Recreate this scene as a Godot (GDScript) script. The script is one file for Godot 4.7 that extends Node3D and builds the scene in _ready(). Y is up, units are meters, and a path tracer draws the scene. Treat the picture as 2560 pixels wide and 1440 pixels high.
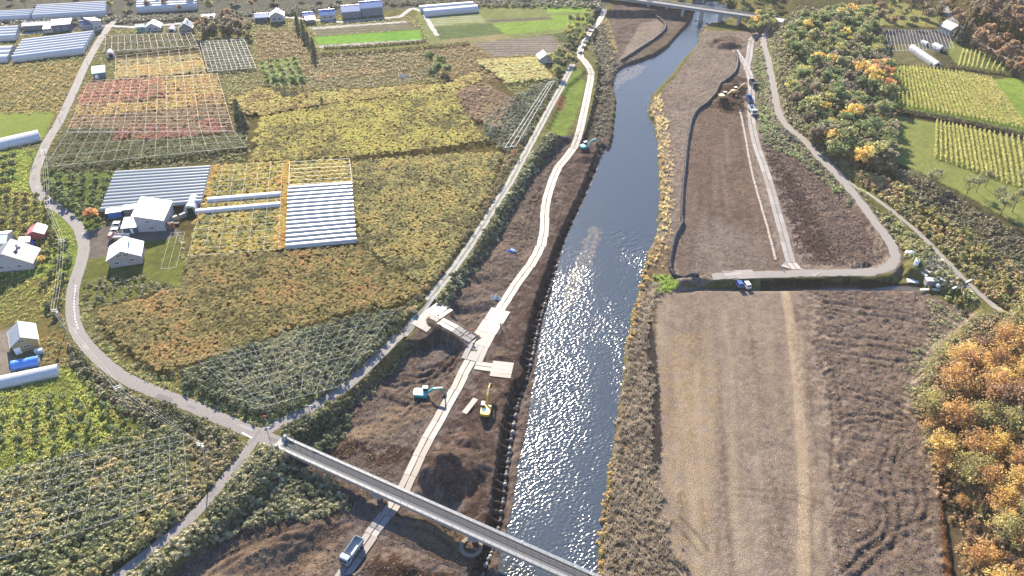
extends Node3D
# A river-widening site between orchards and a wooded slope, seen from the air. Metres, y up; the farm plain lies at y = 0.

const X0 := -330.0
const Z0 := -500.0
const ST := 0.5
const NX := 1321
const NZ := 861
const CX := 661
const CZ := 431

var rng := RandomNumberGenerator.new()
var used := {}
var M := {}
var hb := PackedFloat32Array()
var hd := PackedFloat32Array()
var rg := PackedFloat32Array()
var col := PackedColorArray()
var n1: PackedByteArray
var n2: PackedByteArray
var n3: PackedByteArray
var n4: PackedByteArray
var rd := PackedByteArray()
var jn := FastNoiseLite.new()
const K := 2.0

# ---------------------------------------------------------------- naming
func numbered(called: String) -> String:
	used[called] = used.get(called, -1) + 1
	return called if used[called] == 0 else "%s_%03d" % [called, used[called]]

func tag(o, label := "", category := "", group := "", kind := ""):
	if label: o.set_meta("label", label)
	if category: o.set_meta("category", category)
	if group: o.set_meta("group", group)
	if kind: o.set_meta("kind", kind)
	return o

func thing(called: String, label: String, category: String, at := Vector3.ZERO, turn := 0.0, group := "", kind := "") -> Node3D:
	var o := Node3D.new()
	o.name = numbered(called)
	add_child(o, true)
	o.position = at
	o.rotation.y = turn
	return tag(o, label, category, group, kind)

func mi(called: String, mesh: Mesh, m: Material, parent: Node = null) -> MeshInstance3D:
	var o := MeshInstance3D.new()
	o.mesh = mesh
	if m: o.material_override = m
	if parent:
		o.name = called
		parent.add_child(o, true)
	else:
		o.name = numbered(called)
		add_child(o, true)
	return o

func copy(root: Node3D, label := "", group := "") -> Node3D:
	var r: Node3D = root.duplicate()
	r.name = numbered(String(root.get_meta("base")))
	add_child(r, true)
	if label: r.set_meta("label", label)
	if group: r.set_meta("group", group)
	return r

# ---------------------------------------------------------------- colours and materials
func lin(r: float, g: float, b: float) -> Color:
	return Color(r, g, b).linear_to_srgb()

func pc(r: float, g: float, b: float) -> Color:
	# base colour (linear) of a sunlit surface that reads as this 8-bit tone in daylight
	var c := Color(r / 255.0, g / 255.0, b / 255.0).srgb_to_linear()
	return Color(c.r / K, c.g / K, c.b * 0.95 / K)

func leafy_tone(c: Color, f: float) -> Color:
	# greyed a little and brightened, making up in colour for light lost to self-shadowing
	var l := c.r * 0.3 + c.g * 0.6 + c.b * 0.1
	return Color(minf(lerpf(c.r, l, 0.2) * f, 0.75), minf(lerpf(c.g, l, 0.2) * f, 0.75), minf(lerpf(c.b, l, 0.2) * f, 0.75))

func mat(c: Color, rough := 0.85, metal := 0.0) -> StandardMaterial3D:
	var m := StandardMaterial3D.new()
	m.albedo_color = c
	m.roughness = rough
	m.metallic = metal
	return m

func noise_tex(freq: float, a: Color, b: Color, sd := 1, oct := 4, size := 512, normal := false, bump := 4.0) -> NoiseTexture2D:
	var n := FastNoiseLite.new()
	n.seed = sd
	n.noise_type = FastNoiseLite.TYPE_SIMPLEX_SMOOTH
	n.frequency = freq
	n.fractal_octaves = oct
	var t := NoiseTexture2D.new()
	t.width = size
	t.height = size
	t.seamless = true
	t.noise = n
	if normal:
		t.as_normal_map = true
		t.bump_strength = bump
	else:
		var g := Gradient.new()
		g.offsets = PackedFloat32Array([0.2, 0.8])
		g.colors = PackedColorArray([a, b])
		t.color_ramp = g
	return t

func worn(c: Color, rough := 0.85, period := 3.0, low := 0.72, metal := 0.0) -> StandardMaterial3D:
	# a base colour with grain and patches in world space
	var m := mat(c, rough, metal)
	m.albedo_texture = M.grain
	m.uv1_triplanar = true
	m.uv1_world_triplanar = true
	m.uv1_scale = Vector3.ONE / period
	return m

# ---------------------------------------------------------------- shapes
func st_new() -> SurfaceTool:
	var st := SurfaceTool.new()
	st.begin(Mesh.PRIMITIVE_TRIANGLES)
	st.set_smooth_group(-1)
	return st

func face(st: SurfaceTool, p: Array, cen: Vector3) -> void:
	# a convex polygon turned away from cen
	var n: Vector3 = (p[2] - p[0]).cross(p[1] - p[0])
	var mid := Vector3.ZERO
	for q in p: mid += q
	var flip: bool = n.dot(mid / p.size() - cen) < 0.0
	for k in range(1, p.size() - 1):
		st.add_vertex(p[0])
		st.add_vertex(p[k + 1] if flip else p[k])
		st.add_vertex(p[k] if flip else p[k + 1])

func bx(st: SurfaceTool, c: Vector3, s: Vector3, b := Basis.IDENTITY) -> void:
	var h := s * 0.5
	var q := []
	for k in 8:
		q.append(c + b * Vector3(h.x * (1 if k & 1 else -1), h.y * (1 if k & 2 else -1), h.z * (1 if k & 4 else -1)))
	for f in [[0, 1, 3, 2], [4, 5, 7, 6], [0, 1, 5, 4], [2, 3, 7, 6], [0, 2, 6, 4], [1, 3, 7, 5]]:
		face(st, [q[f[0]], q[f[1]], q[f[2]], q[f[3]]], c)

func rod(st: SurfaceTool, a: Vector3, b: Vector3, ra: float, rb: float, n := 4, caps := true) -> void:
	var d := (b - a).normalized()
	var u := d.cross(Vector3.UP if absf(d.y) < 0.9 else Vector3.RIGHT).normalized()
	var v := d.cross(u)
	var mid := (a + b) * 0.5
	var pa := []
	var pb := []
	for k in n:
		var e := u * cos(TAU * (k + 0.5) / n) + v * sin(TAU * (k + 0.5) / n)
		pa.append(a + e * ra)
		pb.append(b + e * rb)
	for k in n:
		var l := (k + 1) % n
		face(st, [pa[k], pa[l], pb[l], pb[k]], mid)
	if caps:
		face(st, pa, mid)
		face(st, pb, mid)

func prism(st: SurfaceTool, pts: Array, a: Vector3, b: Vector3) -> void:
	# pts: convex outline (local to a); swept from a to b
	var ca := Vector3.ZERO
	for p in pts: ca += p
	ca = ca / pts.size() + (a + b) * 0.5
	var pa := []
	var pb := []
	for p in pts:
		pa.append(p + a)
		pb.append(p + b)
	face(st, pa, ca)
	face(st, pb, ca)
	for k in pts.size():
		var l := (k + 1) % pts.size()
		face(st, [pa[k], pa[l], pb[l], pb[k]], ca)

func done(st: SurfaceTool, smooth := false) -> ArrayMesh:
	if smooth:
		st.index()
		st.generate_normals()
	return st.commit()

func box_mesh(c: Vector3, s: Vector3, b := Basis.IDENTITY) -> ArrayMesh:
	var st := st_new()
	bx(st, c, s, b)
	return done(st)

# ---------------------------------------------------------------- ground grid
func spans(p: Array, step: float, nx: int, nz: int, jit := 0.0) -> PackedInt32Array:
	var out := PackedInt32Array()
	var n := p.size() / 2
	var lo := 1e9
	var hi := -1e9
	for k in n:
		lo = minf(lo, p[k * 2 + 1])
		hi = maxf(hi, p[k * 2 + 1])
	for r in range(maxi(0, ceili((lo - Z0) / step)), mini(nz - 1, floori((hi - Z0) / step)) + 1):
		var z := Z0 + r * step + 0.013
		var xs := []
		for k in n:
			var l := (k + 1) % n
			var za: float = p[k * 2 + 1]
			var zb: float = p[l * 2 + 1]
			if (za <= z) != (zb <= z):
				var x: float = p[k * 2] + (z - za) / (zb - za) * (p[l * 2] - p[k * 2])
				xs.append(x + jit * (jn.get_noise_2d(x * 2.0, z * 14.0) + 0.8 * jn.get_noise_2d(x, z * 3.0)))
		xs.sort()
		for q in range(0, xs.size() - 1, 2):
			var a := maxi(0, ceili((xs[q] - X0) / step))
			var b := mini(nx - 1, floori((xs[q + 1] - X0) / step))
			if b >= a:
				out.append(r)
				out.append(a)
				out.append(b)
	return out

func zone(p: Array, h: float) -> void:
	var s := spans(p, 1.0, CX, CZ)
	for q in range(0, s.size(), 3):
		for i in range(s[q + 1], s[q + 2] + 1):
			hb[s[q] * CX + i] = h

func blur(passes: int) -> void:
	for q in passes:
		var t := hb.duplicate()
		for r in range(1, CZ - 1):
			var o := r * CX
			for i in range(1, CX - 1):
				var k := o + i
				t[k] = (hb[k] * 2.0 + hb[k - 1] + hb[k + 1] + hb[k - CX] + hb[k + CX]) / 6.0
		hb = t

func base_h(x: float, z: float) -> float:
	var fx := clampf(x - X0, 0.0, CX - 1.001)
	var fz := clampf(z - Z0, 0.0, CZ - 1.001)
	var i := int(fx)
	var r := int(fz)
	fx -= i
	fz -= r
	var k := r * CX + i
	return lerpf(lerpf(hb[k], hb[k + 1], fx), lerpf(hb[k + CX], hb[k + CX + 1], fx), fz)

func gy(x: float, z: float) -> float:
	var fx := clampf((x - X0) / ST, 0.0, NX - 1.001)
	var fz := clampf((z - Z0) / ST, 0.0, NZ - 1.001)
	var i := int(fx)
	var r := int(fz)
	fx -= i
	fz -= r
	var k := r * NX + i
	return lerpf(lerpf(hd[k], hd[k + 1], fx), lerpf(hd[k + NX], hd[k + NX + 1], fx), fz)

func paint(p: Array, a: Color, b: Color, rough := -1.0, jit := 0.8, rows := [], soft := 0.0) -> void:
	var s := spans(p, ST, NX, NZ, jit)
	var ca := 0.0
	var sa := 0.0
	if rows:
		ca = cos(rows[0]) * TAU / rows[1]
		sa = sin(rows[0]) * TAU / rows[1]
	for q in range(0, s.size(), 3):
		var r := s[q]
		for i in range(s[q + 1], s[q + 2] + 1):
			var k := r * NX + i
			var t := clampf((n1[k] * 0.45 + n2[k] * 0.3 + n3[k] * 0.25 - 127.0) / 75.0 + 0.5, 0.0, 1.0)
			var c := a.lerp(b, t)
			if rows:
				var w := sin((X0 + i * ST) * ca + (Z0 + r * ST) * sa)
				if w > 0.0: c = c.lerp(rows[2], clampf(w * 1.6, 0.0, 1.0))
			if soft > 0.0:
				# ragged borders: the two soils interfinger
				var e := minf(i - s[q + 1], s[q + 2] - i) * ST / soft + (n2[k] - 127) / 60.0 + (n1[k] - 127) / 90.0
				c = col[k].lerp(c, clampf(e, 0.0, 1.0))
			col[k] = c
			if rough >= 0.0: rg[k] = rough

func stroke(p: Array, w: float, a: Color, b: Color, rough := 0.0, opacity := 1.0, dh := 0.0, soft := 0.5, ragged := 0.35) -> void:
	# a band along a polyline: colour, evenness, and a raised or sunk profile
	var reach := w * 0.5 + soft + ragged
	for s in range(0, p.size() - 3, 2):
		var pa := Vector2(p[s], p[s + 1])
		var pb := Vector2(p[s + 2], p[s + 3])
		var d := pb - pa
		var l2 := maxf(d.length_squared(), 1e-6)
		for r in range(maxi(0, floori((minf(pa.y, pb.y) - reach - Z0) / ST)), mini(NZ - 1, ceili((maxf(pa.y, pb.y) + reach - Z0) / ST)) + 1):
			for i in range(maxi(0, floori((minf(pa.x, pb.x) - reach - X0) / ST)), mini(NX - 1, ceili((maxf(pa.x, pb.x) + reach - X0) / ST)) + 1):
				var q := Vector2(X0 + i * ST, Z0 + r * ST) - pa
				var u := clampf(q.dot(d) / l2, 0.0, 1.0)
				var e := (q - d * u).length()
				if e > reach or (u == 1.0 and s + 4 < p.size()): continue
				var k := r * NX + i
				var edge := w * 0.5 + ragged * (n1[k] - 127) / 90.0
				var f := clampf((edge - e) / maxf(soft, 0.01) + 0.5, 0.0, 1.0)
				if f <= 0.0: continue
				var t := clampf((n1[k] * 0.5 + n2[k] * 0.5 - 127.0) / 80.0 + 0.5, 0.0, 1.0)
				if opacity > 0.0: col[k] = col[k].lerp(a.lerp(b, t), f * opacity)
				if rough >= 0.0: rg[k] = lerpf(rg[k], rough, f)
				if dh != 0.0: hd[k] += dh * f

func mound(x: float, z: float, rx: float, rz: float, h: float, turn := 0.0, flat := 0.0) -> void:
	var R := maxf(rx, rz) * 1.1
	for r in range(maxi(0, int((z - R - Z0) / ST)), mini(NZ - 1, int((z + R - Z0) / ST)) + 1):
		for i in range(maxi(0, int((x - R - X0) / ST)), mini(NX - 1, int((x + R - X0) / ST)) + 1):
			var q := Vector2(X0 + i * ST - x, Z0 + r * ST - z).rotated(turn)
			var k := r * NX + i
			var e := Vector2(q.x / rx, q.y / rz).length() + (n2[k] - 127) / 700.0 + (n3[k] - 127) / 900.0
			if e < 1.0:
				var f := clampf((1.0 - e) / maxf(1.0 - flat, 0.05), 0.0, 1.0)
				hd[k] += h * f

func noise_bytes(freq: float, sd: int, oct: int) -> PackedByteArray:
	var n := FastNoiseLite.new()
	n.seed = sd
	n.noise_type = FastNoiseLite.TYPE_SIMPLEX_SMOOTH
	n.frequency = freq
	n.fractal_octaves = oct
	return n.get_image(NX, NZ, false, false, false).get_data()
func _ready() -> void:
	# ---------------- camera, sky, sun, exposure
	var cam := Camera3D.new()
	cam.name = "camera"
	add_child(cam)
	cam.position = Vector3(0, 150, 0)
	cam.rotation_degrees = Vector3(-38.5, 0, 0)
	cam.fov = 41.51
	cam.near = 1.0
	cam.far = 6000.0
	cam.current = true
	var env := Environment.new()
	var sky := Sky.new()
	var sm := ProceduralSkyMaterial.new()
	sm.sky_top_color = Color(0.25, 0.40, 0.61)
	sm.sky_horizon_color = Color(0.86, 0.89, 0.91)
	sm.sky_curve = 0.16
	sm.ground_bottom_color = Color(0.30, 0.28, 0.24)
	sm.ground_horizon_color = Color(0.55, 0.58, 0.58)
	sm.sun_angle_max = 18.0
	sm.sun_curve = 0.12
	sky.sky_material = sm
	env.background_mode = Environment.BG_SKY
	env.sky = sky
	env.background_energy_multiplier = 1.0
	env.tonemap_mode = Environment.TONE_MAPPER_LINEAR
	env.tonemap_exposure = 3.9
	env.sdfgi_enabled = true
	env.ssao_enabled = true
	env.ssil_enabled = true
	env.fog_enabled = true
	env.fog_density = 0.00007
	env.fog_light_color = Color(1.0, 0.985, 0.96)
	var we := WorldEnvironment.new()
	we.name = "environment"
	we.environment = env
	add_child(we)
	var sun := DirectionalLight3D.new()
	sun.name = "sun"
	sun.light_energy = 1.6
	sun.light_color = Color(1.0, 0.945, 0.85)
	sun.light_angular_distance = 0.5
	sun.shadow_enabled = true
	add_child(sun)
	sun.basis = Basis.looking_at(Vector3(0.2095, -0.5, 0.840), Vector3.UP)

	rng.seed = 7
	jn.seed = 3
	jn.frequency = 0.06
	materials()
	ground()
	water()
	roads()
	vegetation()
	bridges()
	buildings()
	site()
	small_things()
	print("built ", Time.get_ticks_msec())

func materials() -> void:
	M.grain = noise_tex(0.035, Color(0.72, 0.72, 0.72), Color(1, 1, 1), 5, 5)
	var soil := mat(lin(0.5, 0.5, 0.5), 1.0)
	soil.vertex_color_use_as_albedo = true
	soil.metallic_specular = 0.15
	soil.albedo_texture = noise_tex(0.05, Color(0.66, 0.65, 0.64), Color(1, 1, 1), 11, 6, 1024)
	soil.heightmap_enabled = true
	soil.heightmap_scale = 16.0
	soil.heightmap_texture = soil.albedo_texture
	M.soil = soil
	var leaf := mat(Color(1, 1, 1), 0.5)
	leaf.vertex_color_use_as_albedo = true
	leaf.metallic_specular = 0.5
	leaf.backlight_enabled = true
	leaf.backlight = lin(0.95, 0.95, 0.85)
	leaf.cull_mode = BaseMaterial3D.CULL_DISABLED
	M.leaf = leaf
	M.clod = mat(Color(1, 1, 1), 1.0)
	M.clod.vertex_color_use_as_albedo = true
	M.clod.metallic_specular = 0.15
	M.bark = worn(lin(0.09, 0.07, 0.055), 0.95, 1.5)
	M.asphalt = worn(lin(0.185, 0.168, 0.16), 0.9, 7.0)
	M.gravel = worn(lin(0.21, 0.19, 0.175), 0.95, 3.0)
	M.track = worn(lin(0.3, 0.285, 0.27), 0.95, 3.0)
	M.concrete = worn(lin(0.34, 0.33, 0.315), 0.85, 4.0)
	M.line = worn(lin(0.75, 0.75, 0.73), 0.7, 1.0)
	M.steel = mat(lin(0.5, 0.51, 0.52), 0.45, 0.6)
	M.pipe = mat(lin(0.4, 0.4, 0.39), 0.6, 0.0)

# ---------------------------------------------------------------- the lie of the land
func ground() -> void:
	hb.resize(CX * CZ)
	hb.fill(0.0)
	hd.resize(NX * NZ)
	rg.resize(NX * NZ)
	rd.resize(NX * NZ)
	col.resize(NX * NZ)
	n1 = noise_bytes(0.33, 21, 2)
	n2 = noise_bytes(0.10, 22, 2)
	n3 = noise_bytes(0.022, 23, 3)
	n4 = noise_bytes(0.2, 24, 3)
	# rising ground beyond the right bank, then the valley floor with the river bed cut into it
	zone([131.7,-307.1, 143.2,-246.7, 152.7,-205.8, 156.1,-176.8, 160.9,-155.8, 352.9,-484.0, 176.4,-484.0, 150.8,-427.3, 128.6,-350.1], 1.2)
	zone([138.7,-172.6, 155.0,-176.3, 192.7,-190.1, 124.4,-80.9, 98.2,-80.9, 105.6,-107.2, 107.1,-127.6, 110.1,-144.4, 123.7,-160.3], 2.0)
	zone([146.4,-169.0, 197.5,-178.2, 132.5,-80.9, 106.4,-80.9, 113.0,-107.2, 118.5,-130.3, 128.2,-150.6], 7.0)
	zone([267.9,-474.3, 251.5,-418.7, 261.0,-378.0, 274.6,-352.5, 394.5,-474.3], 12.0)
	zone([49.4,-449.8, 43.5,-411.3, 44.8,-372.5, 40.2,-339.0, 31.4,-296.4, 20.5,-292.7, 8.0,-267.3, 0.0,-243.3, -6.4,-222.2, -12.5,-206.7, -18.1,-192.2, -21.2,-184.1, -25.0,-174.6, -30.8,-165.6, -35.8,-154.2, -42.8,-144.6, -47.8,-136.0, -53.2,-126.5, -57.3,-118.0, -61.4,-111.0, -66.4,-102.2, -70.2,-96.5, -75.3,-90.7, -75.6,-82.0, 100.8,-82.0, 102.6,-91.1, 110.1,-116.8, 111.0,-134.8, 112.9,-149.5, 123.0,-162.5, 143.6,-178.7, 140.6,-188.5, 133.9,-196.8, 129.8,-199.0, 135.7,-214.9, 134.4,-240.6, 130.9,-275.4, 124.5,-303.9, 123.1,-334.5, 135.8,-399.6, 143.6,-449.8], -3.2)
	zone([36.7,-360.9, 42.3,-363.3, 37.2,-330.8, 33.3,-310.1, 29.7,-291.3, 21.3,-293.1, 15.9,-298.6, 26.8,-344.2], -1.2)
	# gravel road on its own low bank round the triangle
	zone([144.9,-437.8, 151.8,-437.8, 135.4,-389.3, 127.2,-344.0, 123.0,-320.0, 123.8,-306.0, 127.7,-292.9, 128.3,-278.8, 130.7,-264.1, 132.6,-247.6, 134.1,-229.7, 133.9,-214.7, 131.8,-205.4, 125.4,-196.6, 118.0,-194.5, 88.0,-193.9, 52.8,-192.0, 53.5,-196.6, 89.9,-200.5, 115.2,-201.0, 125.1,-204.3, 128.2,-210.0, 128.4,-222.1, 126.8,-246.1, 124.0,-270.5, 121.5,-289.3, 117.5,-300.3, 116.8,-315.9, 122.0,-344.0, 132.0,-394.9], -1.3)
	# ditch below that bank
	zone([54.6,-193.2, 62.7,-194.4, 109.9,-195.1, 133.2,-194.4, 132.1,-191.9, 108.8,-191.9, 54.2,-190.9], -4.0)
	# pad and side track joining the levee road
	zone([-24.7,-179.8, -19.7,-175.6, -10.1,-168.0, -7.6,-164.8, -10.4,-161.8, -15.2,-164.8, -21.4,-168.7, -29.8,-169.8], -0.5)
	zone([-12.6,-171.7, -5.5,-174.5, -4.7,-166.4, -7.5,-160.4, -11.6,-160.4], -2.5)
	# digging pit south of the side track
	zone([-32.2,-166.9, -26.7,-172.2, -21.8,-171.2, -13.7,-166.2, -14.0,-160.4, -18.0,-150.7, -24.2,-144.6, -33.3,-146.8, -38.5,-152.2], -4.3)
	# cut strip along the water where the sandbags stand
	zone([39.4,-289.3, 31.8,-266.5, 26.1,-249.3, 21.4,-234.6, 17.5,-222.5, 14.0,-210.9, 11.4,-199.7, 9.1,-191.2, 6.6,-179.7, 4.8,-170.1, 3.4,-161.8, 1.8,-153.6, -0.2,-145.8, -1.7,-137.2, -2.7,-129.0, -3.2,-122.4, -3.8,-115.2, -4.8,-107.5, -5.7,-100.8, -7.7,-95.7, -9.3,-82.7, 1.7,-82.7, 4.7,-106.4, 6.6,-124.1, 10.2,-152.4, 14.0,-186.2, 21.1,-219.3, 35.0,-263.4, 42.2,-286.5], -4.7)
	# the river bed
	zone([106.5,-492.1, 109.2,-476.8, 110.4,-465.7, 105.5,-448.2, 102.6,-440.2, 94.7,-424.2, 85.2,-404.3, 76.4,-391.9, 66.8,-383.7, 57.7,-376.9, 53.1,-368.7, 50.6,-358.8, 49.4,-349.4, 50.0,-340.2, 48.5,-329.8, 46.6,-317.3, 44.9,-305.5, 43.5,-295.8, 40.2,-285.1, 34.1,-263.8, 29.4,-248.8, 25.2,-236.3, 21.5,-224.6, 18.3,-212.4, 15.2,-197.8, 13.8,-189.5, 11.2,-179.6, 9.6,-169.5, 8.4,-160.8, 7.2,-151.1, 6.0,-142.0, 5.0,-133.5, 3.8,-128.1, 2.7,-122.4, 2.2,-116.8, 1.2,-109.9, -0.3,-103.3, -1.6,-97.0, -2.5,-92.1, -3.7,-83.8, 17.7,-83.8, 18.9,-92.2, 19.4,-96.1, 20.4,-101.3, 21.9,-107.7, 23.2,-113.4, 24.4,-120.6, 26.2,-128.3, 28.4,-139.3, 30.4,-148.9, 32.2,-157.7, 33.7,-166.1, 35.3,-171.5, 36.8,-178.9, 39.3,-186.7, 41.5,-193.8, 43.3,-199.1, 45.4,-208.0, 48.0,-216.2, 51.1,-223.5, 52.8,-229.9, 54.9,-240.6, 56.7,-249.1, 57.3,-254.9, 58.9,-267.2, 60.3,-280.3, 62.7,-292.5, 62.7,-301.7, 63.5,-313.3, 62.3,-321.4, 64.5,-333.2, 67.2,-342.9, 72.1,-352.2, 80.3,-366.7, 88.5,-384.8, 97.9,-401.4, 102.6,-411.4, 106.9,-425.4, 112.9,-438.2, 118.6,-441.5, 124.7,-444.9, 134.9,-458.6, 133.4,-467.9, 131.3,-492.1], -6.4)
	# creek at the foot of the autumn wood
	zone([106.2,-120.2, 108.3,-117.8, 105.0,-106.3, 104.7,-103.0, 106.2,-107.4, 106.0,-98.9, 105.3,-91.9, 103.8,-83.6, 94.4,-83.6, 97.8,-91.9, 101.6,-103.0], -5.6)
	blur(1)

	# ---------------- colour and evenness of each field
	var weeds_a := pc(150, 142, 95)
	var weeds_b := pc(105, 108, 62)
	for k in NX * NZ:
		var t := clampf((n1[k] * 0.4 + n2[k] * 0.35 + n3[k] * 0.25 - 127.0) / 70.0 + 0.5, 0.0, 1.0)
		col[k] = weeds_a.lerp(weeds_b, t)
		rg[k] = 0.3
	var G1 := pc(150, 172, 78)
	var G2 := pc(112, 132, 55)
	# beyond the far houses
	paint([-332.3,-491.9, 70.5,-491.9, 51.3,-447.2, -56.7,-454.2, -162.1,-427.3, -287.1,-408.7], pc(128, 125, 115), pc(92, 98, 88), 0.5)
	paint([-57.3,-459.9, 51.0,-470.2, 43.3,-419.7, 23.8,-405.7, 4.3,-402.7, -42.1,-391.3, -55.3,-440.4], pc(160, 168, 110), pc(130, 142, 88), 0.2)
	# left side plots
	paint([-265.9,-369.8, -216.8,-375.0, -198.5,-311.0, -234.0,-311.0], pc(165, 150, 92), pc(112, 112, 66), 0.5)
	paint([-235.5,-313.8, -204.3,-315.8, -197.7,-290.2, -222.1,-289.1], pc(170, 182, 98), pc(140, 160, 76), 0.05, 0.3, [1.2, 2.6, pc(150, 165, 78)])
	paint([-216.9,-279.7, -195.7,-280.7, -188.3,-261.7, -183.6,-249.6, -170.2,-236.9, -153.6,-221.3, -144.6,-205.8, -138.2,-188.6, -167.4,-188.6], G1, G2, 0.2)
	paint([-195.9,-241.0, -180.9,-246.7, -163.1,-225.0, -154.6,-212.7, -163.4,-205.8, -176.8,-205.8], pc(128, 118, 72), pc(96, 98, 52), 0.2, 0.5)
	paint([-185.2,-263.2, -156.0,-263.2, -148.9,-233.4, -144.3,-217.6, -147.8,-217.6, -161.0,-232.8, -175.0,-243.8], pc(140, 160, 80), pc(90, 100, 52), 0.2)
	paint([-192.3,-277.9, -112.8,-295.7, -103.0,-271.3, -155.4,-261.7, -185.9,-263.2], pc(105, 105, 70), pc(72, 76, 50), 0.3)
	paint([-170.8,-194.8, -146.2,-194.8, -136.0,-176.8, -132.8,-165.9, -137.2,-164.2, -156.0,-167.7], pc(150, 135, 85), pc(98, 100, 58), 0.4)
	paint([-155.9,-167.3, -148.2,-169.5, -138.8,-150.2, -143.2,-144.1], pc(172, 162, 152), pc(150, 138, 128), 0.02)
	paint([-137.6,-165.1, -132.6,-169.5, -123.5,-155.8, -120.3,-151.0, -127.3,-154.2, -131.4,-151.0], pc(165, 140, 88), pc(115, 100, 62), 0.3)
	paint([-143.2,-144.1, -126.9,-153.4, -120.6,-151.8, -109.8,-142.6, -97.6,-131.4, -85.6,-128.0, -83.0,-129.3, -84.9,-120.4, -119.3,-100.0], pc(150, 160, 74), pc(112, 116, 58), 0.25)
	paint([-128.3,-116.7, -87.0,-132.0, -75.5,-109.8, -78.7,-93.0, -86.2,-82.0, -109.5,-82.0], pc(92, 100, 52), pc(62, 70, 38), 0.25)
	paint([-146.2,-209.2, -135.0,-215.1, -120.6,-221.3, -113.5,-212.7, -104.1,-192.7, -105.8,-186.6, -128.9,-178.7, -134.6,-184.6, -140.4,-194.8], pc(140, 148, 76), pc(104, 108, 58), 0.2)
	paint([-149.3,-218.8, -143.3,-224.5, -133.4,-228.9, -123.1,-230.2, -115.3,-226.3, -113.2,-220.0, -118.1,-216.1, -127.6,-213.7, -133.7,-208.5, -135.5,-205.8, -139.6,-203.5, -143.0,-205.8], pc(150, 142, 136), pc(120, 112, 106), 0.05)
	# vineyards on the plain
	var V1 := pc(128, 116, 70)
	var V2 := pc(88, 82, 52)
	paint([-132.5,-327.5, -120.0,-343.1, -92.1,-337.2, -60.9,-343.1, -27.1,-350.1, -15.0,-365.7, 1.9,-331.9, 3.5,-307.1, -1.7,-281.4, -4.7,-261.7, -11.7,-235.5, -16.7,-217.6, -22.5,-201.3, -28.3,-185.6, -33.3,-179.7, -68.4,-166.8, -97.4,-149.5, -110.6,-157.4, -122.5,-169.5, -129.5,-178.7, -105.6,-189.6, -111.6,-215.1, -155.4,-261.7, -106.2,-271.3, -112.8,-295.7], V1, V2, 0.2)
	paint([-204.8,-383.0, -164.4,-392.4, -143.6,-354.9, -118.5,-297.5, -109.4,-283.1, -185.1,-264.8, -189.0,-271.3, -194.1,-311.0, -204.6,-350.1, -192.8,-352.5], pc(140, 118, 76), pc(100, 92, 62), 0.2)
	paint([-29.9,-334.1, -13.5,-347.7, 3.7,-325.4, -6.8,-295.7, -18.6,-311.0], pc(150, 128, 110), pc(115, 98, 86), 0.2)
	# plots in the middle distance
	paint([-141.1,-416.0, -119.0,-417.8, -101.9,-385.7, -101.7,-369.8, -97.1,-343.1, -119.0,-343.1, -129.3,-375.0], pc(160, 132, 92), pc(115, 105, 75), 0.6)
	paint([-128.6,-372.4, -110.7,-380.3, -98.5,-347.7, -116.2,-341.7], pc(160, 190, 100), pc(130, 160, 82), 0.1)
	paint([-105.5,-383.0, -44.7,-385.7, -33.2,-354.9, -61.1,-344.5, -93.6,-339.9], pc(146, 135, 98), pc(105, 105, 74), 0.6)
	paint([-97.5,-358.8, -63.8,-364.7, -62.6,-358.8, -95.1,-352.0], pc(190, 150, 108), pc(160, 120, 88), 0.3)
	paint([-46.3,-391.3, -21.3,-398.1, -6.1,-375.0, -3.8,-347.7, -30.8,-347.7, -36.3,-369.8], pc(165, 140, 98), pc(120, 105, 78), 0.5)
	paint([-107.2,-407.5, -50.9,-418.4, -48.3,-403.9, -103.5,-395.8], pc(150, 200, 85), pc(120, 175, 65), 0.06, 0.2)
	paint([-111.2,-418.4, -60.8,-431.2, -51.1,-419.7, -107.0,-408.7], pc(160, 155, 132), pc(135, 132, 112), 0.06, 0.2, [1.45, 4.0, pc(120, 118, 100)])
	paint([-112.4,-422.2, -60.2,-432.5, -59.3,-429.9, -110.7,-418.4], pc(235, 232, 225), pc(210, 208, 200), 0.05, 0.4)
	paint([-102.6,-395.2, -49.1,-403.9, -48.0,-401.0, -101.0,-391.3], pc(232, 230, 222), pc(180, 178, 165), 0.05, 0.6)
	paint([-101.0,-391.3, -47.1,-401.0, -43.5,-395.8, -46.0,-388.5, -97.2,-383.0], pc(165, 162, 98), pc(135, 138, 80), 0.2, 0.4)
	paint([-45.7,-422.2, -11.7,-428.6, -3.9,-412.3, -38.3,-402.7], pc(128, 150, 92), pc(98, 122, 76), 0.1, 0.3, [1.5, 2.4, pc(108, 120, 82)])
	paint([-38.3,-402.7, -3.9,-411.7, 1.1,-405.7, -33.9,-395.8], pc(185, 170, 130), pc(150, 145, 105), 0.1, 0.3)
	paint([-48.2,-437.7, -18.5,-443.1, -14.7,-431.2, -43.9,-424.7], pc(170, 180, 120), pc(140, 155, 100), 0.1, 0.2, [1.5, 3.0, pc(205, 205, 180)])
	paint([-11.7,-428.6, 25.1,-435.1, 26.1,-418.4, -3.9,-411.1], pc(165, 195, 95), pc(135, 165, 78), 0.1, 0.3)
	paint([-14.8,-433.8, 24.2,-439.1, 24.7,-435.1, -12.4,-429.2], pc(140, 130, 120), pc(118, 110, 100), 0.1, 0.2)
	paint([20.4,-462.8, 47.8,-466.5, 45.5,-447.2, 21.0,-445.9], pc(172, 205, 95), pc(140, 175, 80), 0.1, 0.3)
	paint([22.0,-441.8, 44.1,-443.8, 42.3,-427.3, 25.5,-419.7], pc(165, 200, 90), pc(140, 170, 80), 0.1, 0.3)
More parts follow.
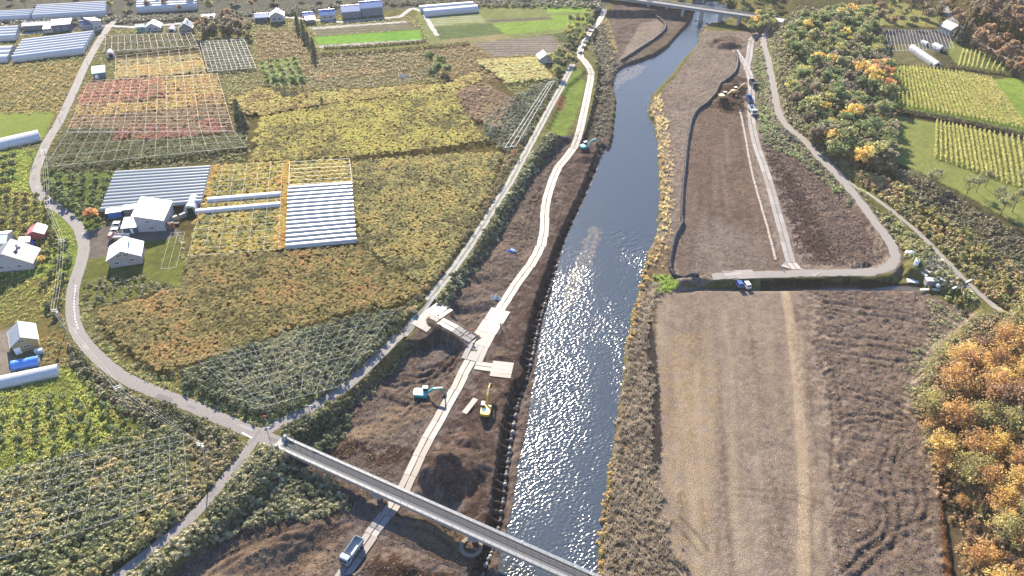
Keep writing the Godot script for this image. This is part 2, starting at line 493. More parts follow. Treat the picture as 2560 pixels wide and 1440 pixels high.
	paint([-21.3,-398.1, 20.7,-409.9, 30.8,-385.7, -8.2,-379.2], pc(182, 172, 165), pc(150, 140, 132), 0.05, 0.2, [1.56, 3.2, pc(125, 118, 105)])
	paint([-18.4,-376.1, 13.4,-381.4, 19.9,-353.9, -3.5,-347.3], pc(205, 185, 125), pc(165, 150, 95), 0.2, 0.4)
	paint([4.3,-405.7, 30.8,-414.7, 42.0,-417.8, 30.2,-369.8, 23.4,-354.9, 13.4,-381.4, 31.2,-385.7, 21.8,-409.9], pc(118, 128, 92), pc(85, 98, 72), 0.6)
	paint([29.0,-364.6, 34.8,-363.1, 34.9,-345.4, 28.5,-313.1, 22.5,-293.2, 15.5,-296.9, 20.9,-321.2], pc(150, 175, 80), pc(120, 135, 70), 0.2)
	paint([21.3,-329.7, 25.8,-334.1, 22.6,-319.2, 19.5,-317.1], pc(170, 120, 90), pc(140, 105, 75), 0.2)
	# right side, beyond the wood
	paint([162.3,-488.0, 354.6,-488.0, 159.6,-154.6, 153.9,-173.5, 151.4,-204.1, 143.6,-244.7, 128.3,-297.0, 125.0,-338.1], pc(112, 106, 70), pc(76, 78, 48), 0.6)
	paint([196.4,-456.3, 234.3,-459.1, 244.7,-436.9, 235.6,-418.8, 205.0,-422.6], pc(178, 172, 105), pc(145, 148, 90), 0.3)
	paint([202.6,-416.3, 239.2,-414.5, 231.0,-389.3, 193.4,-383.7], pc(110, 108, 112), pc(80, 84, 84), 0.2)
	paint([196.8,-392.6, 223.0,-394.9, 210.7,-364.3, 185.3,-367.9], pc(150, 140, 100), pc(110, 110, 80), 0.3)
	paint([233.6,-399.5, 242.0,-388.2, 255.8,-366.9, 258.4,-356.9, 253.2,-347.3, 222.0,-362.8, 223.7,-380.0], pc(165, 170, 100), pc(135, 145, 80), 0.1, 0.4)
	paint([182.9,-364.3, 202.2,-362.8, 230.6,-348.2, 259.6,-352.0, 224.2,-287.9, 198.6,-304.6, 167.0,-319.9], pc(165, 190, 90), pc(128, 150, 66), 0.1, 0.4)
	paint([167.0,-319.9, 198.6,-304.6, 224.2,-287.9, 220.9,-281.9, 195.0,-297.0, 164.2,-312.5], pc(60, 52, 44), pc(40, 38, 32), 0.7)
	paint([164.3,-310.5, 194.7,-296.3, 220.3,-280.8, 185.8,-218.2, 178.8,-220.7, 170.8,-239.1, 157.9,-261.1, 151.6,-269.1], pc(165, 170, 98), pc(138, 148, 82), 0.1)
	# the cleared flood plain, left bank
	paint([62.7,-463.3, 50.5,-435.8, 43.8,-404.9, 44.7,-372.0, 39.1,-334.1, 31.8,-296.0, 19.7,-294.2, 6.4,-263.8, -2.2,-237.5, -7.7,-219.4, -13.5,-205.3, -19.3,-190.3, -21.9,-182.3, -25.6,-173.8, -31.2,-164.3, -36.2,-153.2, -43.2,-144.0, -48.2,-135.4, -54.1,-126.0, -57.9,-116.6, -62.6,-108.6, -67.3,-100.5, -71.4,-94.9, -76.4,-89.1, -77.1,-81.9, -3.4,-81.9, 4.1,-125.3, 9.5,-165.7, 16.1,-203.1, 26.6,-237.5, 40.9,-283.5, 49.3,-347.6, 68.2,-379.8, 102.2,-435.8, 109.6,-463.3], pc(146, 130, 124), pc(100, 86, 80), 1.0)
	paint([36.0,-294.2, 27.4,-294.2, 18.6,-270.1, 14.2,-240.2, 12.7,-229.5, 10.0,-214.6, 2.6,-196.6, -4.9,-177.5, -7.1,-164.0, -13.4,-149.3, -19.0,-134.7, -24.5,-116.6, -3.7,-102.0, -1.0,-129.2, 5.9,-165.7, 15.7,-209.9, 23.7,-237.5, 36.4,-280.1], pc(124, 104, 96), pc(86, 70, 64), 0.6, 1.5, [], 3.0)
	paint([29.8,-293.1, 38.0,-298.6, 43.0,-314.1, 46.0,-335.2, 49.3,-358.4, 44.5,-370.9, 43.0,-353.6, 38.3,-326.5], pc(118, 105, 92), pc(76, 68, 58), 1.0)
	paint([57.1,-382.5, 79.0,-410.8, 87.7,-435.8, 83.9,-443.8, 73.5,-435.8, 62.9,-404.9, 55.7,-382.5], pc(176, 160, 150), pc(145, 130, 122), 0.3)
	paint([75.4,-386.8, 66.0,-378.8, 58.0,-372.0, 67.9,-393.5, 84.3,-416.8, 93.1,-429.3, 99.9,-435.8, 93.4,-418.1, 84.1,-399.1], pc(135, 118, 105), pc(100, 90, 80), 0.5)
	paint([50.9,-446.3, 56.1,-446.3, 56.2,-393.7, 53.8,-390.9], pc(200, 180, 130), pc(170, 150, 105), 0.2)
	paint([-27.7,-106.3, -20.9,-108.6, -9.2,-102.0, -5.9,-97.9, -7.9,-92.0, -16.1,-94.9, -29.4,-101.0], pc(176, 152, 122), pc(120, 98, 80), 0.6, 1.5, [], 3.0)
	paint([-20.3,-92.9, -28.9,-97.9, -33.3,-91.0, -30.2,-81.9, -8.4,-81.9, -7.9,-90.1], pc(120, 92, 76), pc(82, 60, 50), 0.9, 1.5, [], 3.0)
	paint([-65.9,-100.5, -54.2,-105.3, -40.8,-108.6, -36.5,-105.3, -39.4,-95.9, -43.6,-81.9, -72.1,-81.9], pc(136, 118, 108), pc(94, 78, 72), 1.0, 1.5, [], 3.0)
	paint([-25.9,-163.3, -20.2,-165.4, -18.8,-162.5, -21.5,-159.1, -27.4,-155.0], pc(170, 158, 150), pc(130, 116, 108), 0.4, 1.5, [], 3.0)
	# right bank
	paint([107.2,-426.2, 128.2,-424.3, 136.2,-429.3, 143.5,-435.8, 135.6,-404.9, 123.0,-334.1, 123.8,-301.6, 129.6,-271.7, 133.2,-237.5, 134.6,-213.4, 128.0,-198.7, 54.5,-193.4, 47.5,-198.7, 46.4,-209.9, 53.5,-229.5, 59.1,-263.8, 63.9,-309.3, 64.0,-328.9, 81.7,-362.0, 98.7,-399.1], pc(172, 156, 146), pc(132, 116, 108), 0.5)
	paint([64.0,-328.9, 71.2,-345.3, 68.1,-313.2, 65.4,-283.5, 59.3,-245.9, 54.5,-221.9, 47.5,-198.7, 44.5,-200.9, 53.2,-229.5, 59.1,-263.8, 63.9,-309.3], pc(178, 158, 130), pc(140, 125, 98), 0.6, 1.5, [], 3.0)
	paint([111.2,-362.0, 108.2,-329.8, 97.1,-276.7, 94.2,-245.9, 92.3,-219.4, 89.3,-202.0, 72.8,-199.8, 55.4,-198.3, 56.0,-209.9, 62.5,-229.5, 70.4,-270.1, 78.5,-301.6, 87.5,-325.5, 101.4,-349.9], pc(148, 126, 114), pc(112, 94, 86), 0.3)
	paint([69.3,-240.2, 91.3,-219.4, 88.8,-202.6, 55.5,-199.1, 56.7,-209.9, 62.9,-229.5], pc(160, 146, 138), pc(122, 108, 100), 0.3, 1.5, [], 3.0)
	paint([101.5,-352.3, 114.7,-366.9, 117.3,-357.1, 108.7,-325.5, 103.1,-317.2, 93.1,-321.3, 90.7,-327.6], pc(110, 88, 76), pc(76, 60, 52), 0.9, 1.5, [], 3.0)
	paint([109.8,-413.8, 127.8,-418.1, 129.1,-404.9, 120.2,-394.6, 105.3,-398.0], pc(140, 120, 110), pc(104, 88, 80), 0.5, 1.5, [], 3.0)
	paint([107.2,-301.6, 122.2,-296.0, 128.1,-266.9, 129.7,-240.2, 130.4,-217.0, 128.2,-207.6, 119.2,-203.5, 97.0,-205.3, 97.7,-219.4, 100.7,-245.9, 103.7,-276.7], pc(150, 130, 122), pc(110, 92, 86), 0.8, 1.5, [], 3.0)
	paint([105.2,-287.0, 111.8,-283.5, 113.4,-260.7, 113.9,-237.5, 113.1,-219.4, 111.5,-206.5, 100.4,-207.6, 99.1,-217.0, 101.4,-240.2], pc(104, 84, 78), pc(76, 60, 55), 0.9, 1.5, [], 3.0)
	paint([47.2,-191.9, 54.5,-193.2, 131.6,-191.5, 143.4,-178.4, 122.1,-160.6, 110.3,-144.7, 108.9,-126.6, 103.8,-105.3, 93.1,-81.9, 35.2,-81.9, 34.5,-110.8, 37.7,-143.3], pc(178, 160, 146), pc(150, 132, 122), 0.2)
	paint([44.3,-169.2, 60.7,-172.9, 56.8,-143.3, 48.8,-110.8, 41.9,-81.9, 35.2,-81.9, 36.4,-110.8, 39.8,-143.3], pc(205, 182, 152), pc(168, 146, 122), 0.2, 1.5, [], 5.0)
	paint([50.4,-122.8, 65.8,-136.1, 74.2,-131.9, 67.3,-105.3, 59.5,-81.9, 43.6,-81.9], pc(186, 168, 158), pc(146, 130, 120), 0.25, 1.5, [], 5.0)
	paint([94.3,-191.9, 131.6,-191.5, 143.4,-178.4, 122.1,-160.6, 110.3,-144.7, 108.9,-126.6, 103.8,-105.3, 93.1,-81.9, 67.1,-81.9, 75.2,-110.8, 82.7,-129.2, 86.0,-149.3, 89.3,-167.5], pc(154, 136, 128), pc(114, 97, 90), 1.0, 1.5, [], 3.0)
	paint([92.8,-191.3, 94.8,-191.3, 86.0,-149.3, 83.2,-129.2, 75.0,-107.4, 67.9,-81.9, 63.7,-81.9, 72.7,-116.6, 80.8,-150.9, 85.4,-176.6], pc(165, 146, 136), pc(128, 110, 102), 0.35, 1.5, [], 3.0)
	stroke([88.0,-191.5, 85.8,-178.4, 82.5,-162.3, 79.2,-146.3, 74.8,-129.2, 70.6,-113.1, 67.0,-101.0, 61.0,-81.9], 2.7, pc(208, 188, 162), pc(188, 166, 142), 0.1, 1.0, 0.12, 0.4)
	# reeds and dead grass along the right bank
	paint([50.9,-221.4, 55.6,-215.3, 52.3,-199.4, 47.2,-191.9, 41.7,-159.4, 36.3,-129.7, 35.1,-111.2, 34.5,-82.2, 17.2,-82.2, 19.7,-95.2, 24.1,-117.0, 29.6,-143.7, 35.5,-169.8, 42.2,-193.0, 47.3,-210.6], pc(160, 138, 112), pc(112, 94, 76), 0.6)
	paint([42.8,-168.0, 41.0,-146.7, 37.9,-123.2, 35.6,-118.2, 34.9,-123.2, 38.1,-143.7, 39.8,-166.3, 40.8,-182.9, 42.7,-180.9], pc(78, 72, 72), pc(60, 56, 55), 0.1, 0.5)
	paint([46.3,-199.4, 53.0,-199.4, 53.9,-193.0, 46.3,-189.9], pc(128, 150, 62), pc(92, 112, 48), 0.5)
	# long bands left by the grader and by wheels
	for q in 70:
		var t := rng.randf()
		var x0 := lerpf(46.0, 96.0, t)
		var x1 := lerpf(36.0, 70.0, t)
		var za := rng.randf_range(-186.0, -110.0)
		var zb := minf(za + rng.randf_range(12.0, 70.0), -80.0)
		var xa := lerpf(x0, x1, (za + 186.0) / 100.0)
		var xb := lerpf(x0, x1, (zb + 186.0) / 100.0) + rng.randfn() * 0.8
		var pale := rng.randf() < 0.5
		stroke([xa, za, (xa + xb) * 0.5 + rng.randfn() * 0.6, (za + zb) * 0.5, xb, zb], rng.randf_range(0.4, 2.6), pc(205, 186, 164) if pale else pc(126, 108, 96), pc(188, 168, 146) if pale else pc(112, 96, 86), -1.0, rng.randf_range(0.12, 0.4), 0.0, 1.2, 0.8)
	for q in 46:
		var u := rng.randf()
		var a := Vector2(79.33, -301.57).lerp(Vector2(103.90, -313.21), u)
		var b := Vector2(55.81, -200.89).lerp(Vector2(87.93, -204.21), u)
		var f := rng.randf_range(0.0, 0.7)
		var ca := a.lerp(b, f)
		var cb := a.lerp(b, minf(f + rng.randf_range(0.1, 0.4), 1.0))
		var pale := rng.randf() < 0.5
		stroke([ca.x, ca.y, cb.x, cb.y], rng.randf_range(0.5, 2.2), pc(176, 156, 142) if pale else pc(104, 86, 78), pc(160, 140, 128) if pale else pc(92, 76, 70), -1.0, rng.randf_range(0.12, 0.35), 0.0, 1.2, 0.8)
	# drier and wetter ground in the works
	for e in [[-28.8,-137.5,9], [-36.6,-131.9,10], [-29.5,-125.3,8], [-20.5,-140.3,6], [-43.0,-126.6,7], [-14.5,-149.3,6], [-4.7,-162.3,5], [6.8,-209.9,5], [1.3,-196.6,5], [-6.1,-146.3,4], [-9.4,-106.3,7], [-57.4,-95.9,8], [-44.8,-95.9,8], [-63.7,-92.9,7], [-20.3,-102.0,6], [-5.5,-214.6,6], [10.6,-245.9,6], [19.2,-266.9,5], [-18.5,-158.9,5]]:
		var p := []
		for k in 12:
			var g := TAU * k / 12.0
			var r: float = e[2] * rng.randf_range(0.6, 1.2)
			p.append(e[0] + cos(g) * r)
			p.append(e[1] + sin(g) * r * 0.6)
		var dry := rng.randf() < 0.6
		paint(p, pc(168, 146, 126) if dry else pc(96, 76, 66), pc(132, 112, 98) if dry else pc(72, 56, 50), -1.0, 1.5, [], 3.0)
	# creek banks rusty brown
	stroke([108.1,-126.2, 104.4,-113.8, 100.4,-102.7, 96.1,-91.6, 92.4,-82.4], 2.4, pc(150, 92, 48), pc(110, 66, 36), 0.4, 0.9)
	stroke([107.9,-122.3, 106.0,-111.5, 103.9,-102.7], 3.0, pc(130, 84, 50), pc(92, 60, 36), 0.5, 0.8)

	# mud on the beds of creek and ditch
	paint([106.0,-120.6, 109.7,-118.8, 107.5,-107.7, 107.4,-103.4, 107.7,-99.2, 107.0,-92.2, 104.9,-83.0, 93.3,-83.0, 96.6,-92.2, 100.6,-103.4], pc(96, 78, 60), pc(66, 54, 42), 0.2, 0.3)
	paint([81.0,-194.9, 110.0,-195.5, 134.0,-194.9, 132.6,-191.5, 108.7,-191.7, 80.2,-191.7], pc(92, 80, 66), pc(64, 56, 46), 0.2, 0.3)

	# the raw height of every cell: base, clods where the soil was turned, grain elsewhere
	for r in NZ:
		var z := Z0 + r * ST
		for i in NX:
			var k := r * NX + i
			var x := X0 + i * ST
			var big := (n2[k] - 127) * 0.0022 + (n3[k] - 127) * 0.003
			hd[k] = base_h(x, z) + rg[k] * ((n1[k] - 127) * 0.0014 + (n4[k] - 127) * 0.0022 + big)
	earthworks()
	level_roads()
	ground_mesh("ground", 440, 920, 330, NZ - 1, 1, [])
	ground_mesh("ground", 0, NX - 1, 0, NZ - 1, 2, [440, 920, 330, NZ - 1])
	var st := st_new()
	for q in [[-1500, -2000, 1500, -499], [-1500, -71, 1500, 600], [-1500, -499, -329, -71], [329, -499, 1500, -71]]:
		bx(st, Vector3((q[0] + q[2]) * 0.5, -3.2, (q[1] + q[3]) * 0.5), Vector3(q[2] - q[0], 4.0, q[3] - q[1]))
	tag(mi("ground", done(st), worn(lin(0.14, 0.13, 0.075), 1.0, 40.0)), "", "", "", "structure")

func ruts(p: Array, gauge := 2.0, depth := 0.28, w := 0.9, dark := true) -> void:
	for s in [-1.0, 1.0]:
		var q := []
		for k in range(0, p.size(), 2):
			var a := Vector2(p[maxi(k - 2, 0)], p[maxi(k - 2, 0) + 1])
			var b := Vector2(p[mini(k + 2, p.size() - 2)], p[mini(k + 2, p.size() - 2) + 1])
			var n: Vector2 = (b - a).normalized().orthogonal() * gauge * 0.5 * s
			q.append(p[k] + n.x)
			q.append(p[k + 1] + n.y)
		stroke(q, w, pc(92, 76, 70), pc(74, 60, 55), -1.0, 0.45 if dark else 0.0, -depth * 1.0, 0.5, 0.1)

func earthworks() -> void:
	# the trench that holds the river-side sandbags
	var trench := smooth([39.3,-288.7, 34.0,-269.8, 28.5,-251.4, 23.6,-236.0, 20.0,-224.3, 16.6,-212.2, 14.0,-200.8, 11.7,-192.3, 9.0,-180.3, 7.3,-171.0, 5.9,-162.3, 4.3,-154.1, 2.2,-146.3, 0.6,-137.5, -0.5,-129.3, -1.2,-122.8, -1.9,-115.2, -2.8,-107.2, -3.9,-100.8, -5.8,-95.7, -7.0,-88.9], 3)
	var shifted := []
	for k in range(0, trench.size(), 2):
		shifted.append(trench[k] - 0.9)
		shifted.append(trench[k + 1] - 0.3)
	stroke(shifted, 3.6, pc(92, 76, 68), pc(70, 56, 50), 0.3, 0.6, -1.15, 0.3, 0.3)
	# heaps of dug soil
	mound(-15.87, -119.07, 11.0, 8.0, 4.6, 0.4, 0.1)
	mound(-15.13, -114.44, 7.0, 3.6, -1.6)
	mound(-20.33, -119.07, 8.0, 9.0, 2.2, 0.0, 0.3)
	mound(-19.64, -122.79, 9.0, 5.0, 1.2)
	mound(29.99, -278.38, 5.0, 4.0, 1.6)
	mound(-20.16, -184.25, 7.0, 5.0, 1.5)
	mound(-17.29, -189.26, 8.0, 4.0, 1.3)
	mound(107.08, -346.69, 9.0, 7.0, 3.0)
	mound(99.03, -331.91, 7.0, 5.0, 2.2)
	mound(116.91, -401.98, 9.0, 4.0, 2.6)
	mound(111.80, -408.42, 8.0, 6.0, 2.2)
	mound(-30.06, -92.93, 10.0, 6.0, 1.6)
	mound(-22.93, -92.45, 9.0, 5.0, 1.8)
	mound(-47.92, -102.04, 12.0, 4.0, 1.4, 0.6)
	mound(-4.60, -157.28, 4.0, 8.0, 0.8)
	mound(-11.37, -129.25, 5.0, 3.5, 1.6)
	mound(-32.56, -141.79, 6.0, 4.0, -0.9)
	mound(-39.28, -129.25, 9.0, 5.0, 0.9, 0.5)
	mound(-2.05, -209.90, 4.5, 8.0, 1.0, 0.3)
	mound(-7.87, -196.56, 5.0, 4.0, -0.8)
	mound(-11.88, -198.71, 5.0, 3.0, 1.1)
	mound(-10.08, -184.25, 6.0, 3.0, 1.2, 0.4)
	mound(-15.55, -180.36, 6.0, 3.0, -0.9)
	mound(2.89, -229.53, 4.0, 6.0, 0.9, 0.3)
	mound(-18.70, -105.25, 9.0, 4.0, 1.2, -0.4)
	mound(-14.41, -96.89, 10.0, 4.0, -0.8, -0.3)
	mound(-57.62, -96.89, 10.0, 3.0, 1.2, 0.5)
	mound(-51.28, -92.93, 12.0, 3.0, -0.8, 0.5)
	for q in 260:
		# clods and hummocks on the turned right-hand ground and the left strip
		var z := rng.randf_range(-192.0, -90.0)
		var x := 98.0 - (z + 192.0) * 0.28 + rng.randf_range(0.0, 38.0)
		if q > 170:
			x = rng.randf_range(-62.0, 0.0)
			z = rng.randf_range(-225.0, -95.0)
			if base_h(x, z) > -2.9: continue
		mound(x, z, rng.randf_range(0.8, 2.6), rng.randf_range(0.6, 1.5), rng.randf_range(0.15, 0.5), rng.randf_range(-0.6, 0.6))
	# wheel and crawler tracks
	for g in [1.2, 2.2, 3.2, 4.4, 5.6]:
		ruts([-26.7,-159.4, -28.3,-163.7, -27.4,-166.8, -24.0,-168.9, -21.6,-168.9], g, 0.2, 0.5)
	ruts([-39.1,-156.2, -32.0,-154.5, -25.2,-155.3, -19.6,-157.8, -15.3,-163.7], 2.2, 0.3)
	ruts([-39.5,-151.4, -32.6,-150.6, -25.0,-152.9, -18.9,-155.3, -16.3,-159.4], 2.2, 0.3)
	ruts([-31.0,-146.0, -28.1,-150.6, -23.9,-153.7, -19.6,-157.0], 2.2, 0.3)
	ruts([-29.9,-137.7, -26.2,-143.4, -24.1,-150.3, -21.7,-155.8], 2.2, 0.25)
	ruts([-35.3,-145.7, -29.5,-143.4, -23.9,-142.0, -19.6,-142.0], 2.2, 0.25)
	for g in [0.8, 1.8, 2.8, 3.8, 4.8]:
		ruts([-9.2,-140.5, -8.4,-133.5, -7.4,-126.8, -7.4,-119.2, -7.9,-112.1, -8.9,-106.5], g, 0.22, 0.5)
		ruts([12.5,-196.8, 8.1,-180.6, 5.0,-165.9, 2.2,-151.1, -1.1,-143.4, -4.3,-137.7], g, 0.16, 0.5)
		ruts([20.6,-235.1, 16.2,-219.7, 12.1,-203.4, 8.3,-188.5, 6.2,-176.8], g, 0.14, 0.5)
	ruts([-15.6,-130.8, -12.5,-131.4, -9.3,-130.1, -7.6,-125.5], 2.0, 0.22)
	ruts([17.5,-264.1, 12.3,-252.0, 9.6,-235.1, 7.8,-222.2], 2.0, 0.25)
	ruts([12.4,-254.9, 8.3,-243.3, 5.8,-229.8, 4.2,-219.7], 2.0, 0.25)
	for g in [0.6, 1.8, 3.0, 4.2]:
		ruts([-64.3,-95.0, -60.1,-99.1, -54.6,-102.7, -48.7,-105.4, -40.7,-108.1], g, 0.22, 0.6)
		ruts([-49.1,-91.1, -47.8,-95.0, -44.6,-99.1, -40.8,-103.2], g, 0.2, 0.6)
	ruts([-67.0,-92.1, -61.2,-96.5, -54.9,-100.1, -47.9,-101.6], 2.4, 0.3)
	ruts([-27.1,-105.4, -21.4,-104.3, -14.7,-101.1, -9.0,-96.0], 2.2, 0.2)
	# right-hand turned ground: rows of windrows
	for e in [[2060, 770, 2380, 800], [2060, 800, 2340, 830], [2070, 840, 2330, 870], [2080, 880, 2300, 905], [2090, 920, 2280, 935]]:
		pass
	ruts([98.1,-183.5, 108.7,-181.6, 121.3,-178.7, 131.6,-174.0], 3.5, 0.3, 1.0)
	ruts([95.4,-167.7, 107.0,-166.8, 115.5,-164.2, 121.4,-161.6], 3.5, 0.3, 1.0)
	ruts([95.5,-160.8, 106.2,-158.3, 114.7,-156.7], 3.0, 0.3, 1.0)
	ruts([92.8,-146.4, 100.5,-143.4, 106.9,-137.7, 109.3,-130.8], 3.0, 0.35, 1.0)
	ruts([88.2,-136.2, 97.0,-136.9, 103.6,-134.8], 2.4, 0.3)
	ruts([97.8,-126.8, 92.8,-119.2, 91.5,-112.1, 89.9,-105.4, 85.5,-99.1, 79.5,-95.0, 73.7,-91.1], 2.4, 0.3)
	ruts([94.2,-126.8, 97.8,-122.9, 100.3,-116.8, 97.8,-108.7, 94.1,-104.3], 2.4, 0.25)
	ruts([74.9,-92.1, 82.4,-98.0, 90.4,-102.2, 98.3,-105.4], 2.4, 0.3)
	ruts([87.8,-109.8, 87.1,-104.3, 83.2,-100.1, 77.9,-98.0], 2.4, 0.25)
	ruts([90.7,-164.2, 90.4,-154.2, 88.5,-143.4, 85.3,-132.1, 79.6,-116.8], 2.4, 0.15)
	ruts([53.3,-113.3, 67.5,-112.1, 74.1,-108.7], 2.0, 0.06, 0.5)
	ruts([38.4,-105.4, 41.3,-101.1, 43.3,-97.0], 2.4, 0.12, 0.8)
	ruts([108.3,-276.7, 108.5,-254.6, 108.5,-229.5, 108.6,-209.9], 2.6, 0.25)
	ruts([109.7,-270.1, 110.5,-245.9, 110.5,-224.4, 111.2,-207.6], 2.6, 0.25)
	for k in 6:
		ruts([105.4,-219.4, 114.4,-217.0, 124.5,-214.1], 1.6 + k * 2.2, 0.16, 0.6)
	ruts([68.1,-197.8, 81.0,-196.9, 94.2,-197.4, 108.5,-196.9, 119.6,-198.7], 1.8, 0.08, 0.6)

func ground_mesh(called: String, i0: int, i1: int, r0: int, r1: int, step: int, hole: Array) -> void:
	var w := (i1 - i0) / step + 1
	var h := (r1 - r0) / step + 1
	var v := PackedVector3Array()
	var nn := PackedVector3Array()
	var cc := PackedColorArray()
	v.resize(w * h)
	nn.resize(w * h)
	cc.resize(w * h)
	var uv := PackedVector2Array()
	uv.resize(w * h)
	var ix := PackedInt32Array()
	for r in h:
		var R := r0 + r * step
		for i in w:
			var I := i0 + i * step
			var k := R * NX + I
			var q := r * w + i
			v[q] = Vector3(X0 + I * ST, hd[k], Z0 + R * ST)
			uv[q] = Vector2(v[q].x, v[q].z) / 21.0
			var e := hd[k + (step if I + step < NX else 0)] - hd[k - (step if I >= step else 0)]
			var s := hd[k + (step * NX if R + step < NZ else 0)] - hd[k - (step * NX if R >= step else 0)]
			nn[q] = Vector3(-e, 2.0 * step * ST, -s).normalized()
			var c := col[k]
			cc[q] = Color(minf(c.r * 2.0, 1.0), minf(c.g * 2.0, 1.0), minf(c.b * 2.0, 1.0))
			if i < w - 1 and r < h - 1:
				if hole and I >= hole[0] and I < hole[1] and R >= hole[2] and R < hole[3]: continue
				ix.append_array(PackedInt32Array([q, q + 1, q + w, q + 1, q + w + 1, q + w]))
	var a := []
	a.resize(Mesh.ARRAY_MAX)
	a[Mesh.ARRAY_VERTEX] = v
	a[Mesh.ARRAY_NORMAL] = nn
	a[Mesh.ARRAY_COLOR] = cc
	a[Mesh.ARRAY_TEX_UV] = uv
	a[Mesh.ARRAY_INDEX] = ix
	var m := ArrayMesh.new()
	m.add_surface_from_arrays(Mesh.PRIMITIVE_TRIANGLES, a)
	tag(mi(called, m, M.soil), "", "", "", "structure")
# ---------------------------------------------------------------- polylines
func smooth(p: Array, n := 5) -> Array:
	var out := []
	var m := p.size() / 2
	for k in m - 1:
		var q := []
		for d in [-1, 0, 1, 2]:
			var j := clampi(k + d, 0, m - 1)
			q.append(Vector2(p[j * 2], p[j * 2 + 1]))
		for s in n:
			var t := float(s) / n
			var v: Vector2 = q[1].cubic_interpolate(q[2], q[0], q[3], t)
			out.append(v.x)
			out.append(v.y)
	out.append(p[-2])
	out.append(p[-1])
	return out

func even(p: Array, step: float) -> Array:
	# points every step metres: [Vector2, heading Vector2]
	var out := []
	var left := 0.0
	for k in range(0, p.size() - 3, 2):
		var a := Vector2(p[k], p[k + 1])
		var b := Vector2(p[k + 2], p[k + 3])
		var l := a.distance_to(b)
		if l < 1e-4: continue
		var t := left
		while t <= l:
			out.append([a + (b - a) * (t / l), (b - a) / l])
			t += step
		left = t - l
	return out

# ---------------------------------------------------------------- water
func water() -> void:
	var n := FastNoiseLite.new()
	n.seed = 9
	n.noise_type = FastNoiseLite.TYPE_SIMPLEX_SMOOTH
	n.fractal_octaves = 2
	n.frequency = 0.55
	var slow := FastNoiseLite.new()
	slow.seed = 4
	slow.frequency = 0.035
	var m := mat(Color.WHITE, 0.17)
	m.vertex_color_use_as_albedo = true
	m.metallic_specular = 0.6
	m.normal_enabled = true
	m.normal_texture = noise_tex(0.03, Color.BLACK, Color.WHITE, 31, 3, 512, true, 5.0)
	m.normal_scale = 0.35
	m.uv1_scale = Vector3(1, 1, 1)
	var shore := [102.5,-499.1, 107.8,-477.3, 108.7,-464.8, 103.4,-447.4, 99.6,-439.3, 92.9,-424.6, 83.5,-404.7, 74.9,-393.3, 65.7,-385.1, 55.6,-377.2, 51.1,-369.0, 48.6,-358.1, 47.3,-347.8, 48.0,-339.6, 46.6,-329.1, 44.7,-316.7, 43.0,-304.9, 41.8,-296.0, 38.5,-285.3, 32.5,-263.9, 27.9,-248.9, 23.7,-236.3, 20.0,-224.6, 16.9,-212.5, 13.9,-197.9, 12.5,-189.5, 10.0,-179.7, 8.4,-169.5, 7.3,-160.9, 6.1,-151.1, 4.9,-142.0, 3.9,-133.5, 2.8,-128.2, 1.7,-122.4, 1.2,-116.9, 0.2,-109.9, -1.2,-103.3, -2.5,-97.1, -3.4,-92.1, -4.9,-81.0, 18.9,-81.0, 19.9,-92.0, 20.5,-95.9, 21.5,-101.1, 23.0,-107.5, 24.3,-113.2, 25.6,-120.4, 27.4,-128.0, 29.7,-139.0, 31.7,-148.6, 33.5,-157.4, 35.1,-165.8, 36.7,-171.1, 38.3,-178.5, 40.8,-186.3, 43.0,-193.4, 44.8,-198.7, 47.0,-207.6, 49.5,-215.8, 52.8,-223.1, 54.5,-229.5, 56.5,-240.1, 58.5,-248.6, 59.1,-254.4, 60.7,-266.7, 62.2,-279.8, 64.6,-292.0, 64.6,-301.1, 65.5,-312.7, 64.3,-320.8, 66.6,-332.6, 69.4,-342.3, 74.3,-351.5, 82.6,-366.0, 90.9,-384.1, 100.3,-400.7, 105.1,-410.6, 109.4,-424.6, 113.6,-434.1, 119.9,-436.7, 127.7,-440.7, 137.3,-455.6, 136.3,-469.9, 135.8,-499.1]
	river_sheet("river", m, shore, n, slow, -4.62)
	var murky := mat(lin(0.25, 0.2, 0.13), 0.05)
	murky.transparency = BaseMaterial3D.TRANSPARENCY_ALPHA
	murky.albedo_color.a = 0.16
	tag(sheet("creek", murky, [106.5,-119.4, 109.4,-118.2, 107.1,-107.7, 106.9,-103.4, 107.2,-99.2, 106.5,-92.2, 104.5,-83.0, 93.4,-83.0, 96.9,-92.2, 101.0,-103.4], -4.75), "", "", "", "structure")
	tag(sheet("ditch_water", murky, [83.6,-194.4, 109.9,-195.1, 133.2,-194.4, 132.1,-191.9, 108.9,-192.1, 82.9,-192.1], -3.72), "", "", "", "structure")

func sheet(called: String, m: Material, p: Array, y: float) -> MeshInstance3D:
	var pv := PackedVector2Array()
	for k in range(0, p.size(), 2): pv.append(Vector2(p[k], p[k + 1]))
	var ix := Geometry2D.triangulate_polygon(pv)
	var st := st_new()
	for k in range(0, ix.size(), 3):
		var q := []
		for j in 3: q.append(Vector3(pv[ix[k + j]].x, y, pv[ix[k + j]].y))
		face(st, q, Vector3(q[0].x, y - 50, q[0].z))
	return mi(called, done(st), m)

